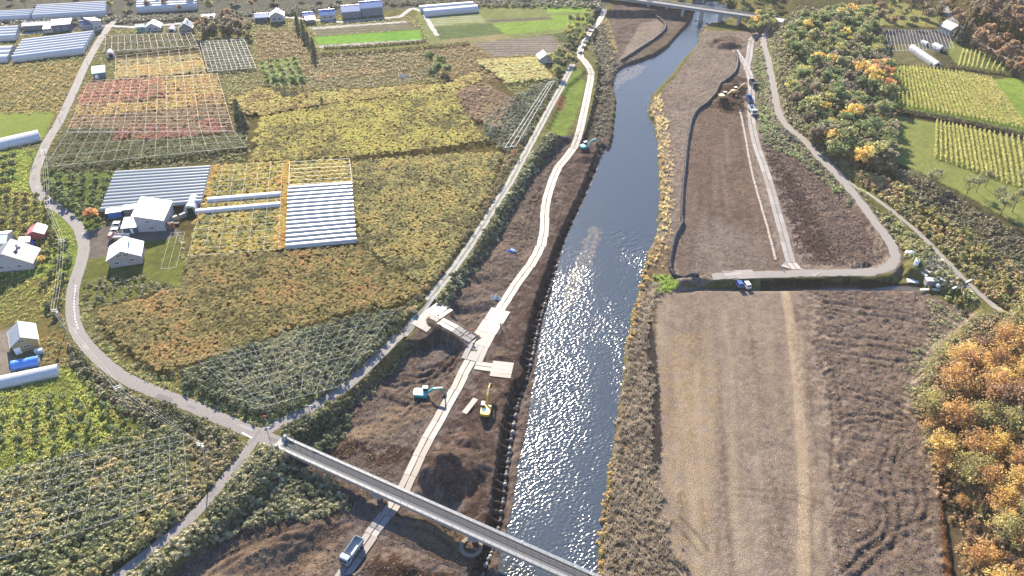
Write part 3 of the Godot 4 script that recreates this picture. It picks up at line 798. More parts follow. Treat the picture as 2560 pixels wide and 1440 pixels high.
func river_sheet(called: String, m: Material, p: Array, n: FastNoiseLite, slow: FastNoiseLite, y: float) -> void:
	var v := PackedVector3Array()
	var uv := PackedVector2Array()
	var cc := PackedColorArray()
	var ix := PackedInt32Array()
	var bar_p: PackedVector2Array = inside([28.8,-230.6, 32.7,-229.3, 31.2,-221.7, 27.3,-212.1, 25.1,-200.8, 23.6,-192.3, 19.0,-184.2, 15.9,-178.4, 17.8,-190.2, 19.7,-200.8, 22.2,-214.5])[0]
	var shelf: PackedVector2Array = inside([52.6,-368.2, 66.4,-381.2, 70.0,-377.0, 62.4,-365.7, 55.5,-358.4, 51.3,-346.6])[0]
	for band in [[-480.0, -214.8, 0.6], [-215.4, -80.0, 0.24]]:
		var s: float = band[2]
		var nr := int((band[1] - band[0]) / s)
		var prev := {}
		for r in nr + 1:
			var z: float = band[0] + r * s
			var xs := []
			for k in range(0, p.size(), 2):
				var l := (k + 2) % p.size()
				if (p[k + 1] <= z) != (p[l + 1] <= z):
					xs.append(p[k] + (z - p[k + 1]) / (p[l + 1] - p[k + 1]) * (p[l] - p[k]))
			xs.sort()
			var row := {}
			for q in range(0, xs.size() - 1, 2):
				for i in range(int(floor(xs[q] / s)), int(ceil(xs[q + 1] / s)) + 1):
					var x := i * s
					var w := slow.get_noise_2d(x * 1.4, z * 0.7)
					# brisk riffles over the shallows, calm pool between them
					var amp := 0.02
					if z > -228.0: amp = lerpf(0.02, 0.15, clampf((z + 228.0) / 26.0 + w, 0.0, 1.0))
					elif z < -318.0 and z > -352.0: amp = 0.15
					elif z < -352.0: amp = 0.045
					amp *= clampf(1.0 + w * 1.6, 0.15, 1.8)
					# one body of water; gravel shoals show where it is shallow
					var tone := Color(0.032, 0.043, 0.05)
					var at := Vector2(x + 3.0 * w + 1.5 * n.get_noise_2d(x * 0.4, z * 0.4), z + 2.0 * n.get_noise_2d(z * 0.4, x * 0.4))
					if Geometry2D.is_point_in_polygon(at, bar_p) or Geometry2D.is_point_in_polygon(at, shelf):
						tone = tone.lerp(Color(0.11, 0.088, 0.068), clampf(0.6 + n.get_noise_2d(x, z), 0.0, 1.0))
						amp = maxf(amp, 0.1)
					cc.append(tone)
					row[i] = v.size()
					v.append(Vector3(x, y + amp * (0.6 * n.get_noise_2d(x * 1.3, z * 2.2) + 0.6 * n.get_noise_2d(x * 2.8 + 60.0, z * 3.8) + 0.3 * slow.get_noise_2d(x * 9.0, z * 9.0)), z))
					uv.append(Vector2(x, z) / 5.0)
			for i in row:
				if row.has(i + 1) and prev.has(i) and prev.has(i + 1):
					ix.append_array(PackedInt32Array([prev[i], prev[i + 1], row[i], prev[i + 1], row[i + 1], row[i]]))
			prev = row
	var a := []
	a.resize(Mesh.ARRAY_MAX)
	a[Mesh.ARRAY_VERTEX] = v
	a[Mesh.ARRAY_TEX_UV] = uv
	a[Mesh.ARRAY_COLOR] = cc
	a[Mesh.ARRAY_INDEX] = ix
	var st := SurfaceTool.new()
	var am := ArrayMesh.new()
	am.add_surface_from_arrays(Mesh.PRIMITIVE_TRIANGLES, a)
	st.create_from(am, 0)
	st.generate_normals()
	tag(mi(called, st.commit(), m), "", "", "", "structure")

# ---------------------------------------------------------------- roads
var road_main := [-226.1,-432.5, -223.9,-414.7, -219.9,-394.1, -214.6,-369.8, -207.6,-343.1, -201.4,-319.1, -197.5,-303.2, -194.8,-288.4, -190.6,-272.9, -186.3,-260.1, -181.1,-250.2, -172.8,-241.0, -162.8,-232.8, -154.6,-225.0, -148.9,-217.1, -144.9,-209.2, -142.1,-200.2, -139.7,-190.6, -135.9,-180.6, -130.9,-171.3, -125.0,-163.8, -116.5,-155.8, -106.9,-148.7, -97.3,-143.8, -87.4,-139.4, -77.4,-134.5, -70.1,-131.1, -64.3,-128.3, -57.9,-125.2]
var road_levee := [-63.9,-128.8, -61.0,-131.5, -54.7,-136.2, -48.4,-141.9, -43.5,-147.9, -39.5,-155.0, -35.4,-162.5, -31.1,-171.3, -28.1,-177.8, -25.0,-184.6, -20.7,-194.8, -16.1,-206.9, -11.2,-221.3, -5.9,-238.3, -0.8,-254.0, 4.9,-274.6, 11.2,-297.5, 18.2,-323.3, 25.0,-347.7, 30.6,-369.8]
var road_lane := [-65.1,-127.8, -66.8,-121.0, -69.3,-114.4, -71.9,-107.5, -74.8,-102.1, -78.4,-97.0, -82.0,-92.5, -84.6,-89.2, -87.6,-85.1]
var road_gravel := [65.3,-196.5, 74.4,-196.7, 92.4,-197.8, 107.6,-198.2, 118.3,-198.7, 124.8,-201.3, 128.9,-206.4, 130.6,-214.1, 130.3,-230.4, 129.4,-248.3, 127.3,-264.9, 125.0,-278.0, 123.7,-290.9, 120.2,-302.8, 120.2,-317.8, 124.2,-339.2, 132.4,-383.6, 135.5,-403.3, 144.9,-427.8, 152.0,-442.9]
var road_path := [124.2,-283.2, 128.8,-272.0, 132.3,-254.7, 136.1,-240.2, 141.5,-221.3, 143.6,-206.9, 145.8,-191.6, 148.1,-180.6, 150.6,-171.2, 152.7,-161.9]
var road_hill := [256.8,-459.3, 250.4,-438.3, 248.6,-421.9, 248.6,-403.4, 248.7,-386.2, 250.8,-370.1, 255.3,-352.5]
var road_far := [-277.7,-407.5, -255.8,-416.0, -235.8,-426.0, -211.9,-422.2, -193.2,-426.0, -164.4,-435.1, -133.4,-439.1, -97.4,-430.5, -64.4,-439.1, -59.1,-454.2, -51.3,-447.2, -46.2,-427.3, -40.1,-407.5]
var plates_left := [54.7,-452.8, 47.7,-432.5, 41.4,-409.9, 36.0,-389.0, 35.4,-379.1, 37.5,-369.7, 38.9,-358.7, 35.9,-338.1, 31.8,-313.5, 28.2,-294.4, 24.2,-283.1, 18.6,-270.1, 14.7,-254.6, 12.4,-240.2, 11.6,-227.0, 10.0,-216.5, 6.8,-206.5, 2.6,-197.2, -1.7,-186.8, -4.9,-178.4, -7.8,-169.3, -10.0,-164.2, -12.1,-158.6, -14.6,-150.6, -17.4,-142.4, -19.6,-135.9, -21.8,-129.8, -23.7,-123.3, -25.2,-117.9, -26.4,-113.6, -28.1,-109.7, -30.2,-105.8, -32.2,-101.5, -34.1,-97.4, -35.8,-93.7]
var plates_right := [138.0,-419.8, 133.3,-414.1, 129.2,-403.7, 124.5,-387.9, 120.2,-374.6, 118.5,-362.0, 115.2,-345.3, 112.3,-334.1, 108.6,-319.3, 105.9,-305.4, 103.5,-288.8, 102.3,-275.0, 100.6,-257.6, 98.1,-237.5, 96.5,-224.4, 94.9,-212.2, 94.3,-204.0]

func level(p: Array, w: float) -> void:
	# even out the bed of a road: flat across, following the land along it
	var pts := even(p, 1.0)
	var own := {}
	var lift := []
	for q in pts: lift.append(base_h(q[0].x, q[0].y))
	for t in 14:
		var c := lift.duplicate()
		for k in range(1, lift.size() - 1): c[k] = (lift[k - 1] + lift[k] + lift[k + 1]) / 3.0
		lift = c
	var R := ceili((w * 0.5 + 1.5) / ST)
	for j in pts.size():
		var i := roundi((pts[j][0].x - X0) / ST)
		var r := roundi((pts[j][0].y - Z0) / ST)
		for dr in range(-R, R + 1):
			for di in range(-R, R + 1):
				if r + dr < 0 or r + dr >= NZ or i + di < 0 or i + di >= NX: continue
				var k := (r + dr) * NX + i + di
				var e := Vector2(X0 + (i + di) * ST, Z0 + (r + dr) * ST).distance_to(pts[j][0])
				if e < own.get(k, [99.0])[0]: own[k] = [e, lift[j]]
	for k in own:
		if own[k][0] < w * 0.5 + 0.35: rd[k] = 1
		var f := clampf((w * 0.5 + 1.4 - own[k][0]) / 1.0, 0.0, 1.0)
		hd[k] = lerpf(hd[k], own[k][1], f)

func level_roads() -> void:
	road_main = smooth(road_main)
	road_levee = smooth(road_levee)
	road_lane = smooth(road_lane)
	road_gravel = smooth(road_gravel)
	road_path = smooth(road_path)
	road_hill = smooth(road_hill)
	plates_left = smooth(plates_left, 4)
	plates_right = smooth(plates_right, 4)
	for e in [[road_main, 4.0], [road_levee, 3.2], [road_lane, 2.8], [road_gravel, 3.6], [road_path, 2.0], [road_hill, 4.0], [road_far, 3.0], [plates_left, 3.6], [plates_right, 3.8], [[-11.5,-157.1, -5.7,-155.8, -0.6,-154.7], 7.0], [[-28.7,-170.3, -22.6,-178.0], 8.5], [[-11.7,-158.7, -9.4,-165.6, -5.4,-176.5], 7.5], [[-22.7,-174.0, -18.6,-171.0, -14.8,-168.4, -10.6,-165.0], 4.6]]:
		level(e[0], e[1])

func ribbon(called: String, p: Array, w: float, m: Material, lift := 0.06, ragged := 0.12) -> MeshInstance3D:
	var pts := even(p, 1.6)
	var st := st_new()
	st.set_smooth_group(0)
	var prev := []
	for q in pts:
		var c: Vector2 = q[0]
		var n: Vector2 = Vector2(-q[1].y, q[1].x)
		var l := c - n * (w * 0.5 + ragged * jn.get_noise_2d(c.x * 5.0, c.y * 5.0) * 2.0)
		var r := c + n * (w * 0.5 + ragged * jn.get_noise_2d(c.x * 5.0 + 90.0, c.y * 5.0) * 2.0)
		var y := gy(c.x, c.y) + lift
		var row := [Vector3(l.x, y - 0.02, l.y), Vector3(c.x, y + 0.02, c.y), Vector3(r.x, y - 0.02, r.y)]
		if prev:
			for k in 2:
				face(st, [prev[k], prev[k + 1], row[k + 1], row[k]], Vector3(c.x, y - 40, c.y))
		prev = row
	return tag(mi(called, done(st, true), m), "", "", "", "structure")

func plate(parent: Node, x: float, z: float, turn: float, tone: int, y := -99.0, tilt := 0.0) -> void:
	var o := mi("steel_plate", M.plate_mesh, M.plates[tone], parent)
	o.position = Vector3(x, (gy(x, z) + 0.11 if y < -90.0 else y), z)
	o.rotation = Vector3(tilt, turn, 0)

func plate_run(parent: Node, p: Array, cols: int, gap := []) -> void:
	var pts := even(p, 6.1)
	for q in pts:
		var n := Vector2(-q[1].y, q[1].x)
		if gap and (q[0] + q[1] * 3.0).distance_to(Vector2(gap[0], gap[1])) < gap[2]: continue
		for c in cols:
			var at: Vector2 = q[0] + n * ((c - (cols - 1) * 0.5) * (1.74 if cols == 2 else 1.58)) + q[1] * 3.05
			var d: Vector2 = q[1].rotated(rng.randf_range(-0.02, 0.02))
			var e := at + d * 2.8
			var b := at - d * 2.8
			var o := mi("steel_plate", M.plate_mesh, M.plates[rng.randi() % 4], parent)
			var ya := gy(b.x, b.y)
			var yb := gy(e.x, e.y)
			o.position = Vector3(at.x, (ya + yb) * 0.5 + 0.17 + rng.randf() * 0.02, at.y)
			var f := Vector3(d.x, (yb - ya) / 5.6, d.y).normalized()
			o.basis = Basis.looking_at(f, Vector3.UP)

func roads() -> void:
	M.plates = []
	for t in [[0.215, 0.195, 0.183], [0.195, 0.172, 0.16], [0.235, 0.215, 0.203], [0.17, 0.145, 0.128]]:
		M.plates.append(worn(lin(t[0], t[1], t[2]), 0.6, 2.3))
	var pm := st_new()
	bx(pm, Vector3.ZERO, Vector3(1.53, 0.035, 6.02))
	M.plate_mesh = done(pm)
	ribbon("road", road_main, 3.8, M.asphalt)
	ribbon("road", road_lane, 2.6, M.asphalt)
	var lev := road_levee.slice(0, 76)
	ribbon("road", lev, 3.3, M.asphalt, 0.075)
	ribbon("road", road_levee.slice(74), 2.9, M.track, 0.08)
	ribbon("road", road_gravel, 3.4, M.gravel, 0.07, 0.4)
	ribbon("path", road_path, 1.7, M.gravel, 0.06, 0.3)
	ribbon("road", road_hill, 3.6, M.asphalt)
	ribbon("road", road_far, 2.6, M.track, 0.06, 0.5)
	# worn middles of the double track lanes
	var wear := worn(lin(0.17, 0.17, 0.12), 1.0, 1.5)
	ribbon("grass_verge", road_levee.slice(76), 0.7, wear, 0.15, 0.35)
	# faded white edge dashes on the bend
	var edge := Node3D.new()
	edge.name = numbered("road_marking")
	add_child(edge)
	tag(edge, "", "", "", "structure")
	for q in even([-138.8,-189.6, -136.5,-183.6, -134.4,-178.7, -131.5,-173.1, -128.9,-169.1], 1.6):
		var st := st_new()
		bx(st, Vector3.ZERO, Vector3(0.28, 0.012, 0.8))
		var o := mi("dash", done(st), M.line, edge)
		o.position = Vector3(q[0].x, gy(q[0].x, q[0].y) + 0.1, q[0].y)
		o.rotation.y = atan2(q[1].x, q[1].y)
	var stop := [-69.6,-129.3, -64.9,-126.7, -60.2,-124.4]
	for q in even(stop, 1.2):
		if rng.randf() < 0.3: continue
		var o := mi("dash", box_mesh(Vector3.ZERO, Vector3(0.4, 0.012, 1.0)), M.line, edge)
		o.position = Vector3(q[0].x, gy(q[0].x, q[0].y) + 0.1, q[0].y)
		o.rotation.y = atan2(q[1].x, q[1].y)
	# mended patches in the asphalt
	var mends := [worn(lin(0.12, 0.115, 0.11), 0.9, 2.0), worn(lin(0.24, 0.22, 0.21), 0.9, 2.0), worn(lin(0.15, 0.14, 0.135), 0.9, 2.0)]
	for r in [road_main, road_levee.slice(0, 74), road_lane]:
		for q in even(r, 9.0):
			if rng.randf() < 0.35: continue
			var off := Vector2(-q[1].y, q[1].x) * rng.randf_range(-0.9, 0.9)
			var o: Node3D = tag(mi("road_patch", box_mesh(Vector3.ZERO, Vector3(rng.randf_range(0.5, 1.6), 0.01, rng.randf_range(1.0, 5.0))), mends[rng.randi() % 3]), "", "", "", "structure")
			o.position = Vector3(q[0].x + off.x, gy(q[0].x, q[0].y) + 0.094, q[0].y + off.y)
			o.rotation.y = atan2(q[1].x, q[1].y) + rng.randfn() * 0.04
	# steel-plate haul roads
	var a := thing("road", "", "", Vector3.ZERO, 0.0, "", "structure")
	plate_run(a, plates_left, 2, [-8.66, -167.39, 9.5])
	var b := thing("road", "", "", Vector3.ZERO, 0.0, "", "structure")
	plate_run(b, plates_right, 2)
	plate_run(b, [119.1,-396.7, 119.4,-385.6, 120.0,-376.0], 2)
	plate_run(b, [91.2,-205.4, 94.6,-202.5, 96.6,-200.3], 2)
	plate_run(b, [69.3,-196.9, 72.0,-197.4], 3)
	plate_run(b, [73.2,-197.1, 78.5,-197.4], 3)
	var c := thing("road", "", "", Vector3.ZERO, 0.0, "", "structure")
	plate_run(c, [-21.7,-173.2, -18.6,-171.0, -14.8,-168.4, -11.8,-166.3], 2)
	plate_run(c, [-28.0,-171.0, -23.0,-177.5], 4)
	plate_run(c, [-11.7,-158.7, -9.4,-165.6, -7.5,-171.1, -5.4,-176.5], 4)
	plate_run(c, [-10.6,-156.9, -6.3,-156.0], 2)
	plate_run(c, [-5.9,-155.6, -2.1,-155.0], 4)
	var s: Node3D = tag(mi("steel_plate", M.plate_mesh, M.plates[1]), "single steel plate lying apart on the mud beside the yellow excavator", "steel plate")
	s.position = Vector3(-11.36, -141.06, 0.0)
	s.position = Vector3(s.position.x, gy(s.position.x, s.position.y) + 0.2, s.position.y)
	s.rotation.y = -0.5
# ---------------------------------------------------------------- leaves
func leaf_mesh(v: PackedVector3Array, c: PackedColorArray) -> ArrayMesh:
	# every four points are one leaf spray
	var ix := PackedInt32Array()
	for q in range(0, v.size(), 4):
		ix.append_array(PackedInt32Array([q, q + 1, q + 2, q, q + 2, q + 3]))
	var a := []
	a.resize(Mesh.ARRAY_MAX)
	a[Mesh.ARRAY_VERTEX] = v
	a[Mesh.ARRAY_COLOR] = c
	a[Mesh.ARRAY_INDEX] = ix
	var m := ArrayMesh.new()
	m.add_surface_from_arrays(Mesh.PRIMITIVE_TRIANGLES, a)
	return m

func ball(r: RandomNumberGenerator) -> Vector3:
	return Vector3(r.randfn(), r.randfn(), r.randfn()).normalized()

func spray(v: PackedVector3Array, c: PackedColorArray, at: Vector3, n: Vector3, s: float, tint: Color, r: RandomNumberGenerator) -> void:
	var u := n.cross(ball(r)).normalized() * s
	var w := n.cross(u).normalized() * s * r.randf_range(0.55, 0.9)
	var b := n * s * 0.25
	v.append_array(PackedVector3Array([at - u - b, at + w, at + u - b, at - w]))
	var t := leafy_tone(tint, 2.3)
	for k in 4: c.append(t)

func tuft(sd: int, n: int, rad: Vector3, s: float) -> ArrayMesh:
	var r := RandomNumberGenerator.new()
	r.seed = sd
	var v := PackedVector3Array()
	var c := PackedColorArray()
	for k in n:
		var d := ball(r)
		d.y = absf(d.y) * 0.9 - 0.1
		var p := d * rad * r.randf_range(0.5, 1.0)
		var g := r.randf_range(0.7, 1.0)
		spray(v, c, p, (d * 0.6 + ball(r) * 0.8 + Vector3(0, 0.7, 0)).normalized(), s * r.randf_range(0.7, 1.3), Color(g * 0.435, g * 0.435, g * 0.435), r)
	return leaf_mesh(v, c)

func blades(sd: int, n: int, h: float, spread: float) -> ArrayMesh:
	var r := RandomNumberGenerator.new()
	r.seed = sd
	var v := PackedVector3Array()
	var c := PackedColorArray()
	for k in n:
		var a := r.randf() * TAU
		var o := Vector3(cos(a), 0, sin(a)) * spread * sqrt(r.randf())
		var lean := Vector3(r.randfn() * 0.35, 1, r.randfn() * 0.35).normalized() * h * r.randf_range(0.6, 1.1)
		var w := Vector3(r.randfn(), 0, r.randfn()).normalized() * 0.09
		v.append_array(PackedVector3Array([o - w, o + lean * 0.6 - w * 1.3, o + lean, o + w]))
		var g := r.randf_range(0.7, 1.0)
		for j in 4: c.append(Color(g, g, g))
	return leaf_mesh(v, c)

func clod(sd: int) -> ArrayMesh:
	# a lump of soil: rough eight-sided pebble
	var r := RandomNumberGenerator.new()
	r.seed = sd
	var st := st_new()
	var ring := []
	for k in 6:
		var a := TAU * k / 6.0
		ring.append(Vector3(cos(a) * r.randf_range(0.6, 1.2), r.randf_range(-0.1, 0.25), sin(a) * r.randf_range(0.5, 1.0)))
	var top := [Vector3(r.randf_range(0.1, 0.4), r.randf_range(0.5, 0.8), r.randf_range(-0.3, 0.3)), Vector3(r.randf_range(-0.4, -0.1), r.randf_range(0.4, 0.8), r.randf_range(-0.3, 0.3))]
	for k in 6:
		st.set_color(Color.WHITE)
		face(st, [ring[k], ring[(k + 1) % 6], top[0 if k < 2 or k == 5 else 1]], Vector3(0, -0.4, 0))
		face(st, [ring[k], ring[(k + 1) % 6], Vector3(0, -0.5, 0)], Vector3(0, 0.2, 0))
	face(st, [ring[2], top[0], top[1]], Vector3(0, -0.4, 0))
	face(st, [ring[5], top[0], top[1]], Vector3(0, -0.4, 0))
	return done(st)

func crown(sd: int, rad: Vector3, clumps: int, per: int, s: float, cols: Array, base_y := 0.0, low := -0.35) -> ArrayMesh:
	var r := RandomNumberGenerator.new()
	r.seed = sd
	var v := PackedVector3Array()
	var c := PackedColorArray()
	for q in clumps:
		var d := ball(r)
		if d.y < low: d.y = -d.y
		var cen := d * rad * r.randf_range(0.2, 0.95)
		var cr := minf(rad.x, rad.y) * r.randf_range(0.2, 0.42)
		var tint: Color = cols[r.randi() % cols.size()]
		for k in per:
			var e := ball(r)
			var p := cen + e * cr * pow(r.randf(), 0.35) * Vector3(1, 0.75, 1)
			var g := r.randf_range(0.65, 1.15)
			spray(v, c, p + Vector3(0, base_y, 0), (e * 0.7 + ball(r) * 0.8 + Vector3(0, 0.5, 0)).normalized(), s * r.randf_range(0.7, 1.3), Color(tint.r * g, tint.g * g, tint.b * g), r)
	return leaf_mesh(v, c)

func conifer(sd: int, h: float, rad: float, tiers: int, per: int, s: float, cols: Array, pw := 1.0) -> ArrayMesh:
	var r := RandomNumberGenerator.new()
	r.seed = sd
	var v := PackedVector3Array()
	var c := PackedColorArray()
	for q in tiers:
		var t := (q + 0.5) / tiers
		var rr := rad * pow(1.0 - t, pw) + 0.12
		for k in int(per * (0.3 + rr / rad)):
			var a := r.randf() * TAU
			var f := sqrt(r.randf())
			var p := Vector3(cos(a) * rr * f, h * (0.08 + 0.92 * t) + r.randf_range(-0.3, 0.3) - f * rr * 0.25, sin(a) * rr * f)
			var tint: Color = cols[r.randi() % cols.size()]
			var g := r.randf_range(0.6, 1.15)
			spray(v, c, p, (Vector3(cos(a), 0.7, sin(a)) + ball(r) * 0.5).normalized(), s * r.randf_range(0.7, 1.3), Color(tint.r * g, tint.g * g, tint.b * g), r)
	return leaf_mesh(v, c)

func limbs(sd: int, h: float, rad: float, r0: float, n := 5, twigs := 0, lean := 0.0) -> ArrayMesh:
	var r := RandomNumberGenerator.new()
	r.seed = sd
	var st := st_new()
	var top := Vector3(lean * h, h * 0.55, r.randf_range(-0.2, 0.2))
	rod(st, Vector3(0, -0.4, 0), top * 0.6, r0, r0 * 0.75, 6)
	rod(st, top * 0.6, top, r0 * 0.75, r0 * 0.55, 6)
	for k in n:
		var a := TAU * (k + r.randf() * 0.6) / n
		var from := top * r.randf_range(0.55, 1.0)
		var to := from + Vector3(cos(a) * rad * r.randf_range(0.5, 0.85), h * r.randf_range(0.2, 0.42), sin(a) * rad * r.randf_range(0.5, 0.85))
		rod(st, from, to, r0 * 0.45, r0 * 0.15, 4)
		for t in twigs:
			var f2 := from.lerp(to, r.randf_range(0.3, 1.0))
			var t2 := f2 + (Vector3(cos(a), 0.9, sin(a)) + ball(r) * 0.9).normalized() * rad * r.randf_range(0.25, 0.5)
			rod(st, f2, t2, r0 * 0.18, r0 * 0.05, 3, false)
			for u in 2:
				var f3 := f2.lerp(t2, r.randf_range(0.4, 1.0))
				rod(st, f3, f3 + (t2 - f2).normalized() * rad * 0.2 + ball(r) * rad * 0.16, r0 * 0.09, r0 * 0.03, 3, false)
	return done(st)

# ---------------------------------------------------------------- planting
func inside(p: Array) -> Array:
	var pv := PackedVector2Array()
	var lo := Vector2(1e9, 1e9)
	var hi := -lo
	for k in range(0, p.size(), 2):
		var q := Vector2(p[k], p[k + 1])
		pv.append(q)
		lo = lo.min(q)
		hi = hi.max(q)
	return [pv, lo, hi]

func cover(called: String, label: String, category: String, p: Array, density: float, mesh: Mesh, cols: Array, s0: float, s1: float, y0 := 0.0, y1 := 0.0, gaps := 0.0, only := -1.0, m: Material = null) -> void:
	# a mass of small plants: one object
	var q := inside(p)
	var lo: Vector2 = q[1]
	var hi: Vector2 = q[2]
	var n := int((hi.x - lo.x) * (hi.y - lo.y) * density)
	var buf := PackedFloat32Array()
	var count := 0
	for k in n:
		var x := rng.randf_range(lo.x, hi.x)
		var z := rng.randf_range(lo.y, hi.y)
		var ci := clampi(int((x - X0) / ST), 0, NX - 1)
		var cr := clampi(int((z - Z0) / ST), 0, NZ - 1)
		var ck := cr * NX + ci
		if not Geometry2D.is_point_in_polygon(Vector2(x + (n2[ck] - 127) * 0.02, z + (n4[ck] - 127) * 0.02), q[0]): continue
		if rd[ck] == 1 or (only >= 0.0 and absf(rg[ck] - only) > 0.002): continue
		var patch := (n3[ck] - 127) / 90.0
		if gaps > 0.0 and (n2[ck] - 127) / 90.0 < gaps - 1.0: continue
		var s := rng.randf_range(s0, s1)
		var a := rng.randf() * TAU
		var t := clampf(0.5 + patch * 0.55 + (n2[ck] - 127) / 240.0 + rng.randfn() * 0.2, 0.0, 0.999) * (cols.size() - 1)
		var c: Color = cols[int(t)].lerp(cols[int(t) + 1], t - int(t)) if cols.size() > 1 else cols[0]
		var g := rng.randf_range(0.8, 1.2)
		c = leafy_tone(c, g * 3.2) if m == null else Color(c.r * g, c.g * g, c.b * g)
		buf.append_array(PackedFloat32Array([cos(a) * s, 0, sin(a) * s, x, 0, s * rng.randf_range(0.8, 1.2), 0, gy(x, z) + rng.randf_range(y0, y1), -sin(a) * s, 0, cos(a) * s, z, c.r, c.g, c.b, 1.0]))
		count += 1
	if count == 0: return
	var mm := MultiMesh.new()
	mm.transform_format = MultiMesh.TRANSFORM_3D
	mm.use_colors = true
	mm.mesh = mesh
	mm.instance_count = count
	mm.buffer = buf
	var o := MultiMeshInstance3D.new()
	o.name = numbered(called)
	o.multimesh = mm
	o.material_override = M.leaf if m == null else m
	add_child(o, true)
	tag(o, label, category, "", "stuff")

func plant(kind: String, x: float, z: float, s := 1.0, label := "", group := "", called := "", turn := -1.0, sized := []) -> Node3D:
	var d: Dictionary = T[kind]
	var n: int = rng.randi() % d.crowns.size()
	var words: String = label if label else d.label
	if sized: words = ("small " if s < sized[0] else "tall " if s > sized[1] else "middling ") + words
	var o := thing(called if called else d.name, words, d.category, Vector3(x, gy(x, z) - 0.05, z), rng.randf() * TAU if turn < 0.0 else turn, group if group else d.group)
	o.scale = Vector3(s, s * rng.randf_range(0.88, 1.12), s)
	if d.has("trunks"): mi("trunk", d.trunks[n], M.bark if not d.has("bark") else d.bark, o)
	if d.crowns[n]: mi("crown" if d.has("trunks") else "foliage", d.crowns[n], M.leaf, o)
	return o

func wood(p: Array, spacing: float, kinds: Array, s0: float, s1: float, labels := {}, group := "", most := 999, called := "") -> int:
	var q := inside(p)
	var spots := []
	var lo: Vector2 = q[1]
	var hi: Vector2 = q[2]
	var area := (hi.x - lo.x) * (hi.y - lo.y)
	for k in int(area / spacing / spacing * 14.0):
		if spots.size() >= most: break
		var v := Vector2(rng.randf_range(lo.x, hi.x), rng.randf_range(lo.y, hi.y))
		if not Geometry2D.is_point_in_polygon(v, q[0]): continue
		var ok := true
		for e in spots:
			if v.distance_squared_to(e) < spacing * spacing:
				ok = false
				break
		if not ok: continue
		spots.append(v)
		var kind: String = kinds[rng.randi() % kinds.size()]
		plant(kind, v.x, v.y, rng.randf_range(s0, s1), labels.get(kind, ""), group, called, -1.0, [lerpf(s0, s1, 0.33), lerpf(s0, s1, 0.7)])
	return spots.size()

